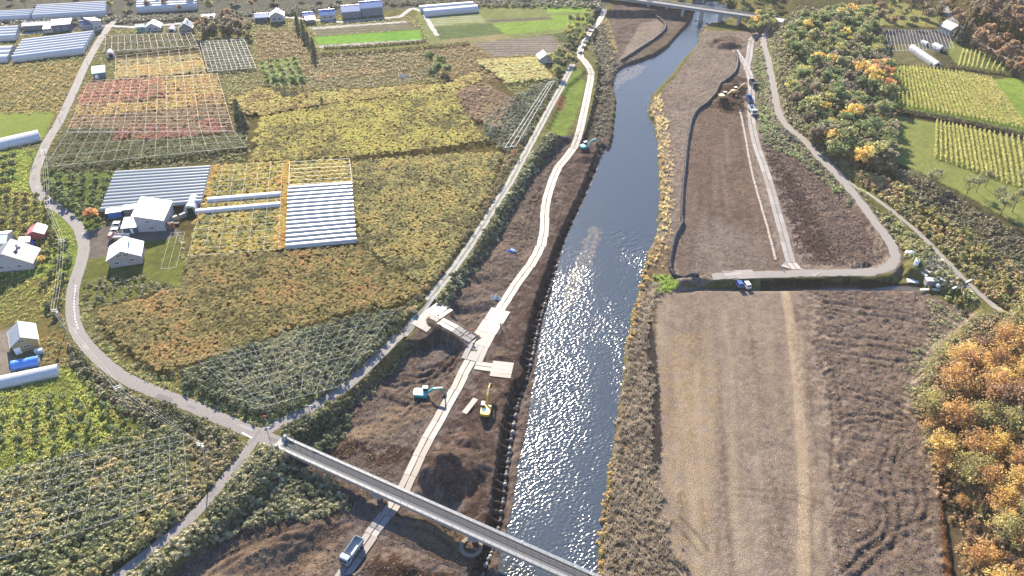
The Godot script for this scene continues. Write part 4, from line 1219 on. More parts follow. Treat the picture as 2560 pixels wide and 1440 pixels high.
var T := {}
func kinds() -> void:
	var def := func(key, called, label, category, group, make: Callable, n, trunk):
		var d := {"name": called, "label": label, "category": category, "group": group, "crowns": []}
		if trunk: d.trunks = []
		for k in n:
			d.crowns.append(make.call(100 + k * 7 + key.hash() % 500))
			if trunk: d.trunks.append(limbs(200 + k * 5 + key.hash() % 300, trunk[0], trunk[1], trunk[2], trunk[3] if trunk.size() > 3 else 5, trunk[4] if trunk.size() > 4 else 0))
		T[key] = d
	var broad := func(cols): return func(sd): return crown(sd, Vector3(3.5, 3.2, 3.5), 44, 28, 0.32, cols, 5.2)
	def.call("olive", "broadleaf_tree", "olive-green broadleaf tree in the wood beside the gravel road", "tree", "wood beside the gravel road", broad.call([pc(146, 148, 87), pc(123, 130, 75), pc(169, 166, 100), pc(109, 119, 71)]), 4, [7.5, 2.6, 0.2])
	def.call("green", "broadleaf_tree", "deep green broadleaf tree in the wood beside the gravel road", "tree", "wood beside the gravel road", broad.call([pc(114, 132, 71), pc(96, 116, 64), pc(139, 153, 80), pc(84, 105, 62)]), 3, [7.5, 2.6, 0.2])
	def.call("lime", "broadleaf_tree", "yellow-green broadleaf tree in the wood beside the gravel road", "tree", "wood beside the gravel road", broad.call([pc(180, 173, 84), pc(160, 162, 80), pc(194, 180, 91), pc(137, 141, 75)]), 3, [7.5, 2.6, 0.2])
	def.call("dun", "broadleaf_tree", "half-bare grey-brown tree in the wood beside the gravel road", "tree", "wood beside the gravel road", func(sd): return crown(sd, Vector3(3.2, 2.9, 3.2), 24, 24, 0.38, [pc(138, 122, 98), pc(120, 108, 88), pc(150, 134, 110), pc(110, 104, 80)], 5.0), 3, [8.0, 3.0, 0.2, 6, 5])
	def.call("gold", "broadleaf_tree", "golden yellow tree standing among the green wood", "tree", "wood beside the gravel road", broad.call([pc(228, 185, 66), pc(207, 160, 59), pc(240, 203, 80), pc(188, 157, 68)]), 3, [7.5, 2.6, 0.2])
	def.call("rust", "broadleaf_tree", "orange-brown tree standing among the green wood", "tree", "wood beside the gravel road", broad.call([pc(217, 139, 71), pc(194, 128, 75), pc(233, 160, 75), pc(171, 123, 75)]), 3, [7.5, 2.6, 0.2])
	var fine := func(cols): return func(sd): return crown(sd, Vector3(3.7, 3.8, 3.7), 60, 24, 0.19, cols, 5.6)
	def.call("maple", "autumn_tree", "orange autumn tree on the slope above the dark creek", "tree", "autumn wood above the creek", fine.call([pc(196, 144, 64), pc(176, 122, 60), pc(206, 160, 70), pc(150, 114, 66), pc(178, 138, 80)]), 4, [8.5, 3.4, 0.2, 8, 5])
	def.call("birch", "autumn_tree", "bright yellow autumn tree on the slope above the dark creek", "tree", "autumn wood above the creek", fine.call([pc(214, 172, 62), pc(198, 154, 56), pc(222, 186, 82), pc(170, 142, 64)]), 3, [8.5, 3.4, 0.2, 8, 5])
	def.call("umber", "autumn_tree", "brown half-bare autumn tree on the slope above the dark creek", "tree", "autumn wood above the creek", func(sd): return crown(sd, Vector3(3.3, 3.0, 3.3), 28, 30, 0.25, [pc(150, 112, 78), pc(132, 100, 76), pc(165, 122, 80), pc(118, 96, 76)], 5.0), 3, [8.0, 3.0, 0.18, 7, 6])
	def.call("moss", "autumn_tree", "green-yellow autumn tree on the slope above the dark creek", "tree", "autumn wood above the creek", fine.call([pc(158, 150, 76), pc(140, 138, 72), pc(176, 160, 84), pc(126, 124, 78)]), 3, [8.5, 3.4, 0.2, 8, 5])
	def.call("hill", "hillside_tree", "brown autumn tree on the steep hillside above the asphalt road", "tree", "hillside wood", func(sd): return crown(sd, Vector3(3.4, 3.2, 3.4), 24, 30, 0.42, [pc(150, 118, 92), pc(132, 108, 90), pc(170, 130, 88), pc(124, 110, 84)], 5.4), 4, [8.0, 3.0, 0.2, 6, 2])
	def.call("apple", "apple_tree", "small apple tree standing on green grass below the white tunnel", "tree", "young orchard on grass", func(sd): return crown(sd, Vector3(1.15, 1.2, 1.15), 9, 16, 0.24, [pc(112, 128, 66), pc(92, 110, 58), pc(132, 142, 80), pc(122, 126, 70)], 1.7, -0.6), 4, [2.2, 0.9, 0.07])
	def.call("fruit", "fruit_tree", "rounded fruit tree in the rows beside the white film roofs", "tree", "fruit rows beside the film roofs", func(sd): return crown(sd, Vector3(1.9, 1.5, 1.9), 14, 22, 0.28, [pc(122, 134, 76), pc(98, 112, 62), pc(140, 146, 90), pc(86, 98, 58)], 1.9, -0.5), 3, [2.6, 1.4, 0.1])
	def.call("plum", "fruit_tree", "brown-green fruit tree in the rows across the bend of the road", "tree", "fruit rows by the red shed", func(sd): return crown(sd, Vector3(1.5, 1.4, 1.5), 11, 18, 0.26, [pc(122, 116, 72), pc(104, 100, 62), pc(136, 128, 80), pc(88, 90, 54)], 1.8, -0.5), 3, [2.4, 1.2, 0.09])
	def.call("bush", "bush", "leafy green-yellow bush on the slope below the woodland path", "bush", "bushes on the path slope", func(sd): return crown(sd, Vector3(1.8, 1.4, 1.8), 13, 22, 0.3, [pc(158, 148, 66), pc(130, 132, 62), pc(176, 158, 62), pc(108, 112, 56)], 0.9, -0.2), 4, null)
	def.call("reedbush", "bush", "golden willow bush at the edge of the river", "bush", "golden bushes along the water", func(sd): return crown(sd, Vector3(1.15, 1.1, 1.15), 10, 20, 0.2, [pc(205, 168, 88), pc(186, 148, 74), pc(172, 152, 84), pc(214, 178, 98)], 0.8, -0.2), 4, null)
	def.call("shrub", "bush", "dark green bush on the levee bank beside the farm lane", "bush", "dark bushes on the levee", func(sd): return crown(sd, Vector3(1.9, 1.4, 1.9), 14, 24, 0.28, [pc(104, 112, 66), pc(86, 94, 58), pc(140, 142, 104), pc(122, 124, 84)], 0.9, -0.2), 4, null)
	def.call("cypress", "conifer", "tall narrow dark conifer in the row beside the green vegetable strip", "tree", "conifer row", func(sd): return conifer(sd, 8.5, 2.0, 12, 34, 0.4, [pc(84, 92, 62), pc(70, 80, 56), pc(98, 100, 70)], 0.55), 3, [6.0, 1.2, 0.18, 3])
	def.call("fir", "conifer", "dark green fir standing at the edge of the vineyard clearing", "tree", "firs", func(sd): return conifer(sd, 11.0, 3.0, 14, 44, 0.42, [pc(58, 70, 50), pc(46, 58, 44), pc(72, 82, 56)], 0.9), 2, [7.0, 1.2, 0.2, 3])
	def.call("bare", "bare_tree", "leafless spreading tree standing at the bend of the road", "tree", "bare trees", func(sd): return crown(sd, Vector3(2.6, 2.4, 2.6), 10, 10, 0.2, [pc(140, 128, 112), pc(120, 108, 96)], 4.6), 2, [7.0, 2.8, 0.17, 8, 9])
	def.call("thin", "meadow_tree", "thin sparse-leaved tree standing on the pale meadow", "tree", "trees on the pale meadow", func(sd): return crown(sd, Vector3(2.9, 3.0, 2.9), 20, 18, 0.3, [pc(140, 140, 92), pc(122, 124, 84), pc(158, 152, 104)], 6.6), 4, [9.5, 2.6, 0.16, 7, 4])
	for k in T.bare.crowns.size(): T.bare.crowns[k] = null

func vegetation() -> void:
	kinds()
	var canopy := tuft(1, 14, Vector3(0.75, 0.22, 0.75), 0.24)
	var leafy := tuft(2, 14, Vector3(0.7, 0.65, 0.7), 0.26)
	var weed := tuft(3, 9, Vector3(0.55, 0.4, 0.55), 0.2)
	var reed := blades(4, 12, 1.5, 0.5)
	var grass := blades(5, 9, 0.55, 0.45)
	var fine_reed := blades(6, 16, 1.3, 0.6)
	var Y := [pc(116, 112, 70), pc(150, 142, 82), pc(176, 164, 88), pc(190, 172, 84), pc(210, 176, 76)]
	var OL := [pc(108, 104, 72), pc(140, 136, 88), pc(164, 156, 98), pc(176, 164, 96), pc(196, 160, 88)]
	# vine canopies on wires
	cover("grapevine_canopy", "yellow grapevine canopy of the wide field above the film roofs", "vineyard", [-110.1,-306.5, -86.1,-317.8, -51.3,-327.0, -26.5,-334.9, -20.9,-311.2, -9.6,-285.6, -29.5,-279.4, -65.6,-270.6, -103.5,-267.4, -106.8,-288.5], 2.81, canopy, Y, 0.45, 0.8, 1.6, 1.9)
	cover("grapevine_canopy", "pale yellow grapevine strip between the dark hedge line and the weedy plots", "vineyard", [-130.0,-325.3, -118.2,-337.6, -90.9,-332.3, -60.1,-338.1, -28.5,-343.6, -17.6,-356.4, -14.3,-345.9, -26.5,-335.8, -51.5,-328.8, -86.5,-319.4, -110.7,-308.9, -122.5,-314.5], 1.66, canopy, [pc(150, 128, 84), pc(170, 152, 92), pc(188, 170, 98), pc(204, 176, 92)], 0.6, 1.0, 1.5, 1.8)
	cover("grapevine_canopy", "olive grapevine canopy beside the striped film roof", "vineyard", [-63.6,-268.0, -4.0,-275.3, -6.5,-255.5, -12.1,-232.7, -16.2,-214.9, -21.1,-201.5, -27.3,-186.3, -52.4,-212.5], 2.81, canopy, OL, 0.45, 0.8, 1.6, 1.9)
	cover("grapevine_canopy", "brown and olive grapevine canopy inside the curve of the asphalt road", "vineyard", [-107.0,-202.9, -75.8,-206.0, -52.0,-209.7, -27.8,-185.9, -34.3,-179.4, -46.0,-176.2, -57.2,-171.4, -67.9,-166.4, -77.7,-159.5, -89.3,-153.0, -97.1,-150.0, -108.2,-157.2, -118.7,-167.4, -126.6,-176.2, -105.1,-185.9], 2.94, canopy, [pc(104, 100, 62), pc(140, 130, 78), pc(160, 146, 84), pc(166, 148, 88), pc(180, 142, 82)], 0.45, 0.8, 1.6, 1.9)
	cover("grapevine_canopy", "gold and green grapevines under the bare pipe rows", "vineyard", [-118.6,-263.5, -88.5,-267.4, -64.5,-269.0, -53.1,-212.5, -75.7,-207.4, -107.2,-203.3, -110.7,-222.3, -113.2,-243.7], 2.01, canopy, [pc(128, 130, 70), pc(170, 160, 82), pc(196, 168, 76), pc(206, 158, 66)], 0.6, 1.0, 1.5, 1.8)
	cover("grapevine_canopy", "orange row of vines between the two film roofs", "vineyard", [-91.4,-267.4, -88.4,-268.0, -75.6,-207.4, -78.6,-206.5], 2.80, canopy, [pc(205, 150, 56), pc(214, 165, 70), pc(180, 130, 60)], 0.8, 1.2, 1.6, 2.1)
	cover("grapevine_canopy", "orange column of vines along the end of the film roofs", "vineyard", [-118.3,-263.5, -116.1,-264.2, -108.9,-225.4, -110.5,-224.4], 2.80, canopy, [pc(205, 150, 56), pc(214, 165, 70), pc(180, 130, 60)], 0.8, 1.2, 1.6, 2.1)
	cover("grapevine_canopy", "grey-brown withered grapevines beside the dark shrubs", "vineyard", [-26.1,-334.5, -14.3,-343.6, 1.8,-323.6, -7.7,-295.8, -18.5,-309.3], 1.40, canopy, [pc(128, 104, 90), pc(150, 126, 104), pc(168, 146, 112)], 0.7, 1.1, 1.2, 1.7)
	cover("grapevine_canopy", "tan grapevine plot beside the white gabled shed", "vineyard", [-17.7,-370.5, 13.0,-375.8, 19.3,-349.7, -3.0,-344.0], 1.57, canopy, [pc(180, 164, 110), pc(200, 182, 122), pc(210, 184, 110)], 0.8, 1.1, 1.0, 1.5)
	# trellised vines under the white frame
	for e in [[[-199.2,-370.5, -159.5,-378.4, -149.7,-355.4, -189.5,-346.8], [pc(140, 138, 100), pc(170, 155, 105), pc(190, 160, 92)], "grey-green vines in the upper bays of the white trellis frame"],
			[[-195.4,-361.3, -155.3,-370.5, -150.2,-359.4, -190.7,-349.7], [pc(205, 165, 96), pc(196, 150, 86)], "amber vines below the teal-roofed shed"],
			[[-201.1,-343.6, -169.5,-349.7, -157.9,-327.9, -196.0,-318.6, -198.9,-331.4], [pc(150, 136, 96), pc(178, 122, 98), pc(172, 104, 88), pc(180, 146, 104)], "red vines in the corner of the trellis frame beside the lane"],
			[[-169.5,-349.7, -144.0,-354.5, -132.9,-327.9, -157.1,-325.7], [pc(150, 140, 88), pc(196, 160, 86), pc(186, 140, 88)], "yellow vines in the upper bays of the trellis frame"],
			[[-196.0,-318.6, -132.9,-327.9, -129.0,-320.2, -151.7,-315.3, -192.6,-307.3], [pc(206, 168, 88), pc(196, 150, 80), pc(150, 128, 82)], "golden vines across the middle bays of the trellis frame"],
			[[-192.6,-307.3, -128.8,-319.4, -123.5,-307.3, -168.7,-295.8, -190.0,-295.8], [pc(128, 108, 88), pc(160, 132, 92), pc(140, 116, 100)], "dull brown vines in the middle bays of the trellis frame"],
			[[-169.9,-296.5, -124.3,-307.3, -118.7,-295.1, -133.9,-288.5, -165.1,-284.9], [pc(128, 116, 96), pc(150, 112, 98), pc(168, 98, 90), pc(160, 116, 98), pc(140, 130, 96)], "crimson vines in the lower bays of the trellis frame"],
			[[-190.0,-295.8, -169.9,-296.5, -164.8,-284.2, -133.7,-287.8, -113.1,-292.1, -108.4,-279.7, -137.6,-270.6, -182.2,-260.1, -186.4,-269.6], [pc(78, 88, 60), pc(100, 108, 74), pc(120, 124, 92)], "dark green fruit canopy in the lowest bays of the trellis frame"],
			[[-220.0,-406.7, -173.9,-409.7, -163.8,-389.4, -201.0,-380.0, -210.4,-383.8], [pc(104, 104, 84), pc(128, 118, 96), pc(92, 96, 78)], "grey-green fruit canopy under thin poles below the far houses"],
			[[-165.3,-396.8, -143.0,-400.2, -127.1,-362.9, -148.5,-356.4], [pc(98, 104, 90), pc(122, 124, 108), pc(88, 96, 80)], "grey-green fruit canopy under the small net frame"]]:
		cover("trellised_vine_canopy", e[2], "vineyard", e[0], 1.75, canopy, e[1], 0.6, 1.0, 1.4, 1.8, 0.25)
	# dark orchard canopies under hoop frames
	var DK := [pc(70, 80, 52), pc(92, 100, 62), pc(118, 122, 82), pc(136, 132, 92)]
	cover("orchard_canopy", "dense dark green orchard canopy in the fork of the two roads", "orchard", [-92.3,-149.0, -81.5,-157.0, -65.3,-165.5, -45.7,-174.5, -33.9,-176.3, -33.3,-170.8, -36.9,-162.0, -42.1,-151.3, -48.5,-143.7, -56.7,-137.2, -64.2,-133.7, -73.5,-137.2, -83.7,-142.9], 1.9, leafy, DK, 0.9, 1.5, 0.8, 2.2, 0.12)
	cover("orchard_canopy", "dark green orchard canopy under the hooped frame beside the narrow lane", "orchard", [-122.5,-114.6, -104.9,-122.5, -86.8,-130.3, -81.5,-125.0, -76.5,-114.0, -77.4,-106.1, -78.8,-99.7, -83.1,-94.7, -89.8,-88.0, -90.0,-82.6, -108.9,-82.6, -125.7,-113.4], 2.2, leafy, [pc(84, 92, 50), pc(108, 114, 60), pc(134, 134, 74), pc(160, 142, 74)], 0.9, 1.5, 0.8, 2.4, 0.15)
	cover("orchard_canopy", "grey-green shrubby orchard along the double-track levee lane", "orchard", [-12.2,-304.0, -1.8,-324.3, 9.4,-339.7, 22.2,-351.3, 16.6,-328.6, 5.0,-285.5, -2.9,-277.9, -10.8,-285.5], 1.3, leafy, [pc(90, 98, 72), pc(112, 118, 92), pc(130, 134, 104)], 0.8, 1.4, 0.3, 1.6, 0.25)
	cover("orchard_canopy", "low garden shrubs below the beige house", "shrubs", [-136.4,-192.1, -130.2,-194.2, -118.6,-194.2, -107.6,-192.1, -105.1,-184.9, -128.3,-179.1, -133.5,-183.9], 0.6, leafy, [pc(96, 98, 60), pc(120, 112, 74), pc(140, 126, 84)], 0.7, 1.3, 0.2, 0.9, 0.55)
	# scrub, verges and banks
	var SC := [pc(86, 92, 56), pc(112, 116, 70), pc(146, 148, 104), pc(172, 166, 126)]  # the palest tones put sunlit leaf tops into the colour
	cover("undergrowth", "leafy scrub on the bank between the levee lane and the mud", "scrub", [-25.7,-179.9, -20.1,-194.0, -12.4,-215.4, -4.2,-239.8, 2.4,-260.3, 9.1,-281.5, 18.0,-295.8, 20.3,-290.3, 7.1,-261.9, 0.0,-238.5, -6.7,-216.6, -12.4,-200.9, -17.8,-188.8, -21.6,-178.9], 1.7, leafy, SC, 0.7, 1.5, 0.1, 1.0, 0.1)
	cover("undergrowth", "orange-tinged scrub between the vineyard and the levee lane", "scrub", [-31.0,-181.6, -24.0,-195.9, -17.8,-212.7, -11.6,-232.8, -4.7,-258.6, 3.4,-295.7, 7.9,-307.1, 3.3,-277.9, -2.8,-257.1, -8.0,-238.3, -12.9,-222.0, -18.0,-207.2, -22.8,-194.8, -27.3,-184.2], 1.6, leafy, [pc(90, 94, 58), pc(140, 126, 76), pc(176, 130, 84), pc(120, 122, 74)], 0.7, 1.3, 0.2, 1.2, 0.12)
	cover("undergrowth", "dark dense thicket below the road fork beside the bridge end", "thicket", [-59.9,-130.5, -54.5,-134.3, -46.3,-141.4, -42.9,-143.6, -43.4,-130.9, -49.5,-125.0, -56.4,-126.5], 2.6, leafy, [pc(66, 74, 44), pc(92, 98, 56), pc(130, 130, 78)], 0.8, 1.5, 0.2, 1.5)
	cover("undergrowth", "thicket of shrubs with pale sunlit tones painted in on the bank under the bridge end", "thicket", [-63.3,-125.2, -56.2,-122.6, -45.0,-116.5, -38.0,-109.5, -42.1,-106.2, -52.3,-105.6, -59.2,-103.5, -65.5,-99.8, -71.2,-95.3, -76.6,-90.4, -79.9,-87.6, -82.7,-90.4, -76.2,-99.3, -70.2,-109.5, -66.3,-119.5], 1.9, leafy, [pc(66, 72, 44), pc(96, 100, 58), pc(136, 132, 88), pc(164, 154, 116)], 0.8, 1.6, 0.1, 1.3, 0.18)  # pale end of the palette stands in for sun on the leaf tops
	cover("undergrowth", "dark hedge bank along the outer side of the asphalt curve", "hedge", [-129.9,-164.2, -125.8,-160.8, -116.1,-151.8, -106.8,-145.2, -97.4,-140.4, -87.3,-136.2, -75.6,-130.4, -69.1,-127.4, -72.6,-125.4, -81.9,-129.1, -87.2,-129.6, -95.8,-133.4, -103.1,-136.2, -112.9,-144.1, -120.3,-151.0, -126.0,-157.4], 2.6, leafy, [pc(62, 70, 42), pc(88, 92, 54), pc(120, 112, 70), pc(150, 138, 104)], 0.8, 1.5, 0.1, 1.3, 0.1)
	cover("undergrowth", "brown and green scrub strip beside the narrow lane", "scrub", [-82.5,-128.0, -72.6,-125.4, -68.0,-125.4, -68.6,-120.4, -71.0,-113.8, -73.7,-107.3, -76.5,-101.9, -80.2,-97.0, -84.6,-92.5, -87.6,-89.2, -86.1,-94.0, -79.9,-101.1, -77.4,-109.8, -77.7,-117.9], 2.0, leafy, [pc(84, 84, 48), pc(120, 112, 66), pc(150, 132, 88), pc(160, 150, 92)], 0.7, 1.3, 0.0, 0.8, 0.2)
	cover("undergrowth", "weedy verge with yellow flowers along the inner side of the asphalt curve", "verge", [-132.0,-178.7, -126.7,-169.5, -120.0,-162.1, -110.7,-155.0, -100.5,-148.7, -90.1,-144.1, -76.2,-137.6, -65.9,-132.7, -59.1,-136.9, -49.1,-145.6, -42.7,-153.4, -33.7,-173.1, -32.8,-170.4, -40.3,-156.1, -44.2,-148.8, -49.0,-142.8, -55.3,-137.0, -61.4,-132.6, -64.3,-130.4, -70.6,-132.7, -77.9,-136.2, -88.0,-141.2, -97.8,-145.9, -107.0,-150.7, -116.2,-157.8, -124.6,-165.6, -130.6,-173.1, -134.4,-180.6], 2.4, weed, [pc(120, 132, 60), pc(160, 162, 78), pc(200, 182, 70), pc(176, 160, 90)], 0.7, 1.3, 0.0, 0.3)
	cover("undergrowth", "green scrub between the steel-plate road and the gravel road", "scrub", [127.3,-390.9, 135.1,-408.1, 133.8,-396.5, 123.3,-343.0, 118.7,-317.2, 119.5,-302.6, 122.5,-289.4, 124.7,-274.9, 127.8,-252.9, 128.9,-238.7, 125.8,-247.1, 121.5,-262.0, 116.7,-278.2, 110.2,-284.4, 107.2,-292.2, 108.9,-311.2, 118.7,-354.7], 1.6, leafy, [pc(96, 100, 66), pc(126, 128, 82), pc(146, 148, 88), pc(128, 150, 66)], 0.6, 1.2, 0.0, 0.7, 0.15)
	cover("undergrowth", "pale scrub fringe between the gravel road and the wood", "scrub", [142.0,-420.9, 148.6,-427.3, 141.9,-385.7, 130.4,-336.3, 127.3,-307.1, 129.9,-284.8, 135.1,-266.4, 130.0,-265.5, 125.2,-280.7, 122.2,-295.7, 120.5,-311.0, 124.8,-336.3, 133.8,-380.3], 1.6, leafy, [pc(104, 104, 70), pc(130, 126, 84), pc(146, 144, 96), pc(156, 146, 80)], 0.6, 1.4, 0.0, 1.0, 0.08)
	cover("undergrowth", "dark brown bramble slope below the pale meadow", "thicket", [147.3,-259.9, 156.2,-256.9, 163.4,-242.2, 169.5,-227.4, 175.2,-213.7, 179.6,-202.2, 169.1,-183.3, 160.6,-201.1, 155.5,-218.5, 149.2,-236.7], 1.5, leafy, [pc(76, 72, 46), pc(104, 94, 58), pc(124, 104, 66), pc(96, 100, 56)], 0.8, 1.6, 0.0, 1.2, 0.08)
	cover("undergrowth", "leafless brown brush on the steep hillside above the asphalt road", "brush", [252.9,-440.2, 329.8,-450.8, 256.0,-324.8, 246.7,-355.0, 242.8,-382.4, 241.3,-403.3], 0.9, leafy, [pc(112, 92, 74), pc(136, 110, 84), pc(124, 108, 84)], 0.9, 1.9, 0.0, 1.2)
	cover("undergrowth", "green and rust weeds on the bank between the levee road and the dug pit", "weeds", [-59.2,-129.3, -53.3,-133.4, -45.3,-141.1, -41.3,-147.1, -36.7,-153.8, -31.6,-163.8, -26.2,-171.5, -27.6,-167.9, -32.1,-158.2, -36.7,-149.4, -41.1,-141.9, -46.2,-134.5, -51.9,-126.4], 2.2, leafy, [pc(84, 88, 52), pc(112, 112, 64), pc(140, 128, 84), pc(120, 108, 74)], 0.5, 1.1, 0.0, 0.6, 0.05)
	cover("undergrowth", "tangled weeds on the verge between the turned soil and the autumn wood", "weeds", [109.9,-144.9, 124.6,-160.8, 138.9,-174.0, 153.7,-176.8, 159.0,-173.1, 142.5,-164.2, 128.4,-154.2, 113.9,-139.0, 108.3,-124.1, 107.5,-129.3], 1.8, leafy, [pc(100, 92, 60), pc(126, 116, 74), pc(150, 128, 76), pc(116, 118, 66)], 0.5, 1.2, 0.0, 0.7, 0.05)
	cover("undergrowth", "bushy strip between the gravel road and the woodland path", "scrub", [125.5,-276.3, 129.0,-267.4, 132.4,-250.2, 135.8,-231.5, 140.3,-214.7, 143.2,-199.5, 144.6,-188.6, 143.3,-180.6, 140.2,-184.6, 135.9,-194.8, 133.0,-203.5, 132.7,-212.7, 132.0,-228.9, 130.2,-248.1], 1.7, leafy, [pc(92, 92, 58), pc(124, 122, 72), pc(140, 150, 74), pc(156, 140, 84)], 0.7, 1.4, 0.0, 0.9, 0.12)
	cover("undergrowth", "yellow-green thicket on the slope above the woodland path", "thicket", [133.6,-263.1, 140.7,-256.9, 147.9,-247.9, 151.3,-231.3, 157.1,-216.1, 161.2,-202.2, 166.3,-187.3, 152.2,-161.4, 150.7,-171.9, 148.7,-182.3, 146.5,-193.5, 144.1,-208.5, 142.1,-223.0, 136.7,-242.2], 1.8, leafy, [pc(84, 84, 46), pc(122, 118, 58), pc(160, 146, 62), pc(176, 150, 76), pc(140, 110, 72)], 0.8, 1.6, 0.0, 1.4, 0.1)
	cover("undergrowth", "brown undergrowth on the floor of the roadside wood", "undergrowth", [146.8,-417.6, 168.7,-450.6, 208.1,-436.9, 189.9,-372.0, 164.6,-304.6, 148.7,-259.6, 136.0,-261.1, 126.6,-275.7, 122.4,-300.0, 123.0,-320.7], 0.9, leafy, [pc(104, 100, 62), pc(128, 118, 76), pc(116, 104, 70), pc(90, 92, 54)], 0.9, 1.8, 0.0, 1.2)
	cover("undergrowth", "leaf litter scrub on the floor of the autumn wood", "undergrowth", [109.8,-142.0, 123.6,-155.9, 138.1,-169.6, 193.7,-173.3, 131.7,-80.4, 98.3,-80.4, 101.1,-91.2, 103.3,-101.1, 105.2,-121.7], 1.3, leafy, [pc(120, 92, 58), pc(156, 118, 66), pc(150, 128, 76), pc(108, 100, 62)], 0.8, 1.6, 0.0, 1.0)
	cover("undergrowth", "grey weeds along the edge of the turned soil below the autumn wood", "weeds", [130.2,-188.2, 142.2,-178.4, 125.2,-162.3, 113.9,-149.3, 110.9,-134.7, 107.6,-119.1, 105.1,-119.1, 106.6,-131.9, 109.3,-146.3, 118.1,-162.3, 127.8,-171.0], 1.2, weed, [pc(110, 104, 78), pc(140, 130, 96), pc(150, 150, 104), pc(120, 128, 80)], 0.7, 1.6, 0.0, 0.5, 0.5)
	cover("undergrowth", "dry weeds on the rough bank beside the far plate road", "scrub", [43.1,-408.1, 50.2,-433.0, 55.7,-442.9, 54.0,-408.1, 54.7,-380.0, 49.5,-359.6, 44.7,-327.6, 41.6,-299.6, 36.1,-295.9, 41.1,-336.3, 44.0,-364.5, 42.5,-385.4], 1.0, leafy, [pc(96, 92, 74), pc(120, 112, 88), pc(134, 130, 100)], 0.6, 1.2, 0.0, 0.7, 0.25)
	cover("undergrowth", "low weeds and stubble on the far plots", "weeds", [-140.8,-414.7, -118.8,-414.7, -101.4,-383.0, -46.0,-388.5, -21.2,-395.8, -6.1,-375.0, -3.9,-350.1, -33.0,-352.5, -61.1,-344.5, -93.6,-339.9, -118.1,-343.1], 0.5, weed, [pc(130, 112, 80), pc(150, 134, 92), pc(110, 110, 76), pc(160, 130, 90)], 0.9, 1.9, 0.0, 0.4, 0.45)
	cover("undergrowth", "scrub belt behind the far greenhouses", "scrub", [-292.7,-427.3, -231.2,-436.4, -184.4,-440.4, -148.3,-443.1, -122.8,-454.2, -58.1,-468.7, 53.3,-468.7, 51.8,-452.8, -57.1,-458.5, -99.7,-457.1, -144.8,-429.9, -157.7,-412.3, -181.8,-432.5, -227.4,-427.3, -284.7,-412.3], 0.55, leafy, [pc(104, 104, 86), pc(128, 122, 100), pc(112, 116, 88)], 1.0, 2.2, 0.2, 1.2, 0.3)
	cover("undergrowth", "weedy ochre plot beside the straight lane", "weeds", [-262.5,-367.3, -218.4,-374.0, -209.5,-343.1, -201.2,-313.0, -233.3,-313.0], 0.7, weed, [pc(120, 112, 70), pc(158, 140, 84), pc(180, 150, 84), pc(112, 118, 70)], 0.8, 1.8, 0.0, 0.5, 0.3)
	# grass
	cover("grass", "dry reed grass on the right river bank", "reeds", [42.8,-193.0, 47.3,-197.2, 49.3,-193.0, 43.7,-179.0, 39.4,-166.3, 39.0,-149.8, 36.2,-132.4, 35.8,-119.5, 35.4,-110.0, 37.6,-95.2, 37.0,-82.2, 17.7,-82.2, 20.1,-95.2, 24.4,-117.0, 29.6,-142.3, 34.5,-164.5, 38.2,-179.0], 2.8, fine_reed, [pc(116, 106, 98), pc(140, 128, 118), pc(156, 142, 130), pc(128, 120, 110)], 0.45, 0.85, -0.05, 0.1, 0.1)
	cover("grass", "pale dead grass on the upper right bank", "dry grass", [64.6,-328.7, 71.1,-344.1, 69.7,-314.2, 65.9,-277.6, 60.8,-246.7, 55.7,-222.6, 48.7,-201.5, 46.2,-206.0, 52.0,-222.6, 57.0,-246.7, 60.2,-271.0, 63.8,-302.6], 1.0, reed, [pc(150, 130, 100), pc(186, 164, 126), pc(196, 168, 110)], 0.4, 0.8, -0.05, 0.05, 0.3)
	cover("grass", "short bright grass tufts under the young apple trees", "grass", [-141.3,-142.6, -126.6,-152.6, -119.4,-150.2, -109.5,-141.9, -97.4,-130.9, -86.8,-128.7, -97.8,-122.9, -124.8,-112.0], 2.0, grass, [pc(110, 114, 56), pc(136, 146, 66), pc(156, 170, 78), pc(150, 140, 84)], 0.6, 1.1, -0.05, 0.0)
	cover("grass", "rough grass round the farmhouse and barn lots", "grass", [-215.8,-280.7, -195.7,-280.7, -188.3,-261.7, -183.6,-249.6, -170.2,-236.9, -156.3,-222.5, -146.0,-205.8, -140.1,-192.7, -136.6,-176.8, -141.5,-173.1, -156.8,-171.3], 1.0, grass, [pc(112, 122, 58), pc(138, 146, 68), pc(160, 150, 84)], 0.6, 1.1, -0.05, 0.0, 0.2)
	cover("grass", "lush green grass clump beside the sandbag corner", "grass", [46.5,-198.7, 52.5,-198.7, 54.0,-191.9, 46.1,-189.3], 3.0, reed, [pc(104, 128, 52), pc(136, 158, 62)], 0.5, 0.9, -0.05, 0.05)

	cover("undergrowth", "ragged weeds and tall grass filling the strips between the farm plots", "weeds", [-304.3,-440.4, 50.7,-440.4, 32.2,-369.8, 8.6,-299.4, -5.9,-241.0, -25.2,-186.6, -44.0,-147.9, -61.1,-132.0, -75.8,-136.2, -109.1,-151.0, -132.5,-173.1, -148.8,-215.1, -182.3,-249.6, -199.0,-246.7], 0.5, weed, [pc(104, 106, 64), pc(128, 124, 76), pc(150, 138, 84), pc(140, 146, 80)], 0.7, 1.7, 0.0, 0.3, 0.0, 0.3)
	cover("undergrowth", "ragged weeds filling the strips between the lower farm plots", "weeds", [-199.0,-246.7, -182.3,-249.6, -148.8,-215.1, -132.5,-173.1, -109.1,-151.0, -75.8,-136.2, -64.9,-126.7, -75.2,-93.0, -82.0,-83.8, -110.4,-83.8], 0.7, weed, [pc(104, 106, 60), pc(128, 126, 72), pc(150, 140, 84), pc(140, 150, 78)], 0.6, 1.4, 0.0, 0.3, 0.0, 0.3)
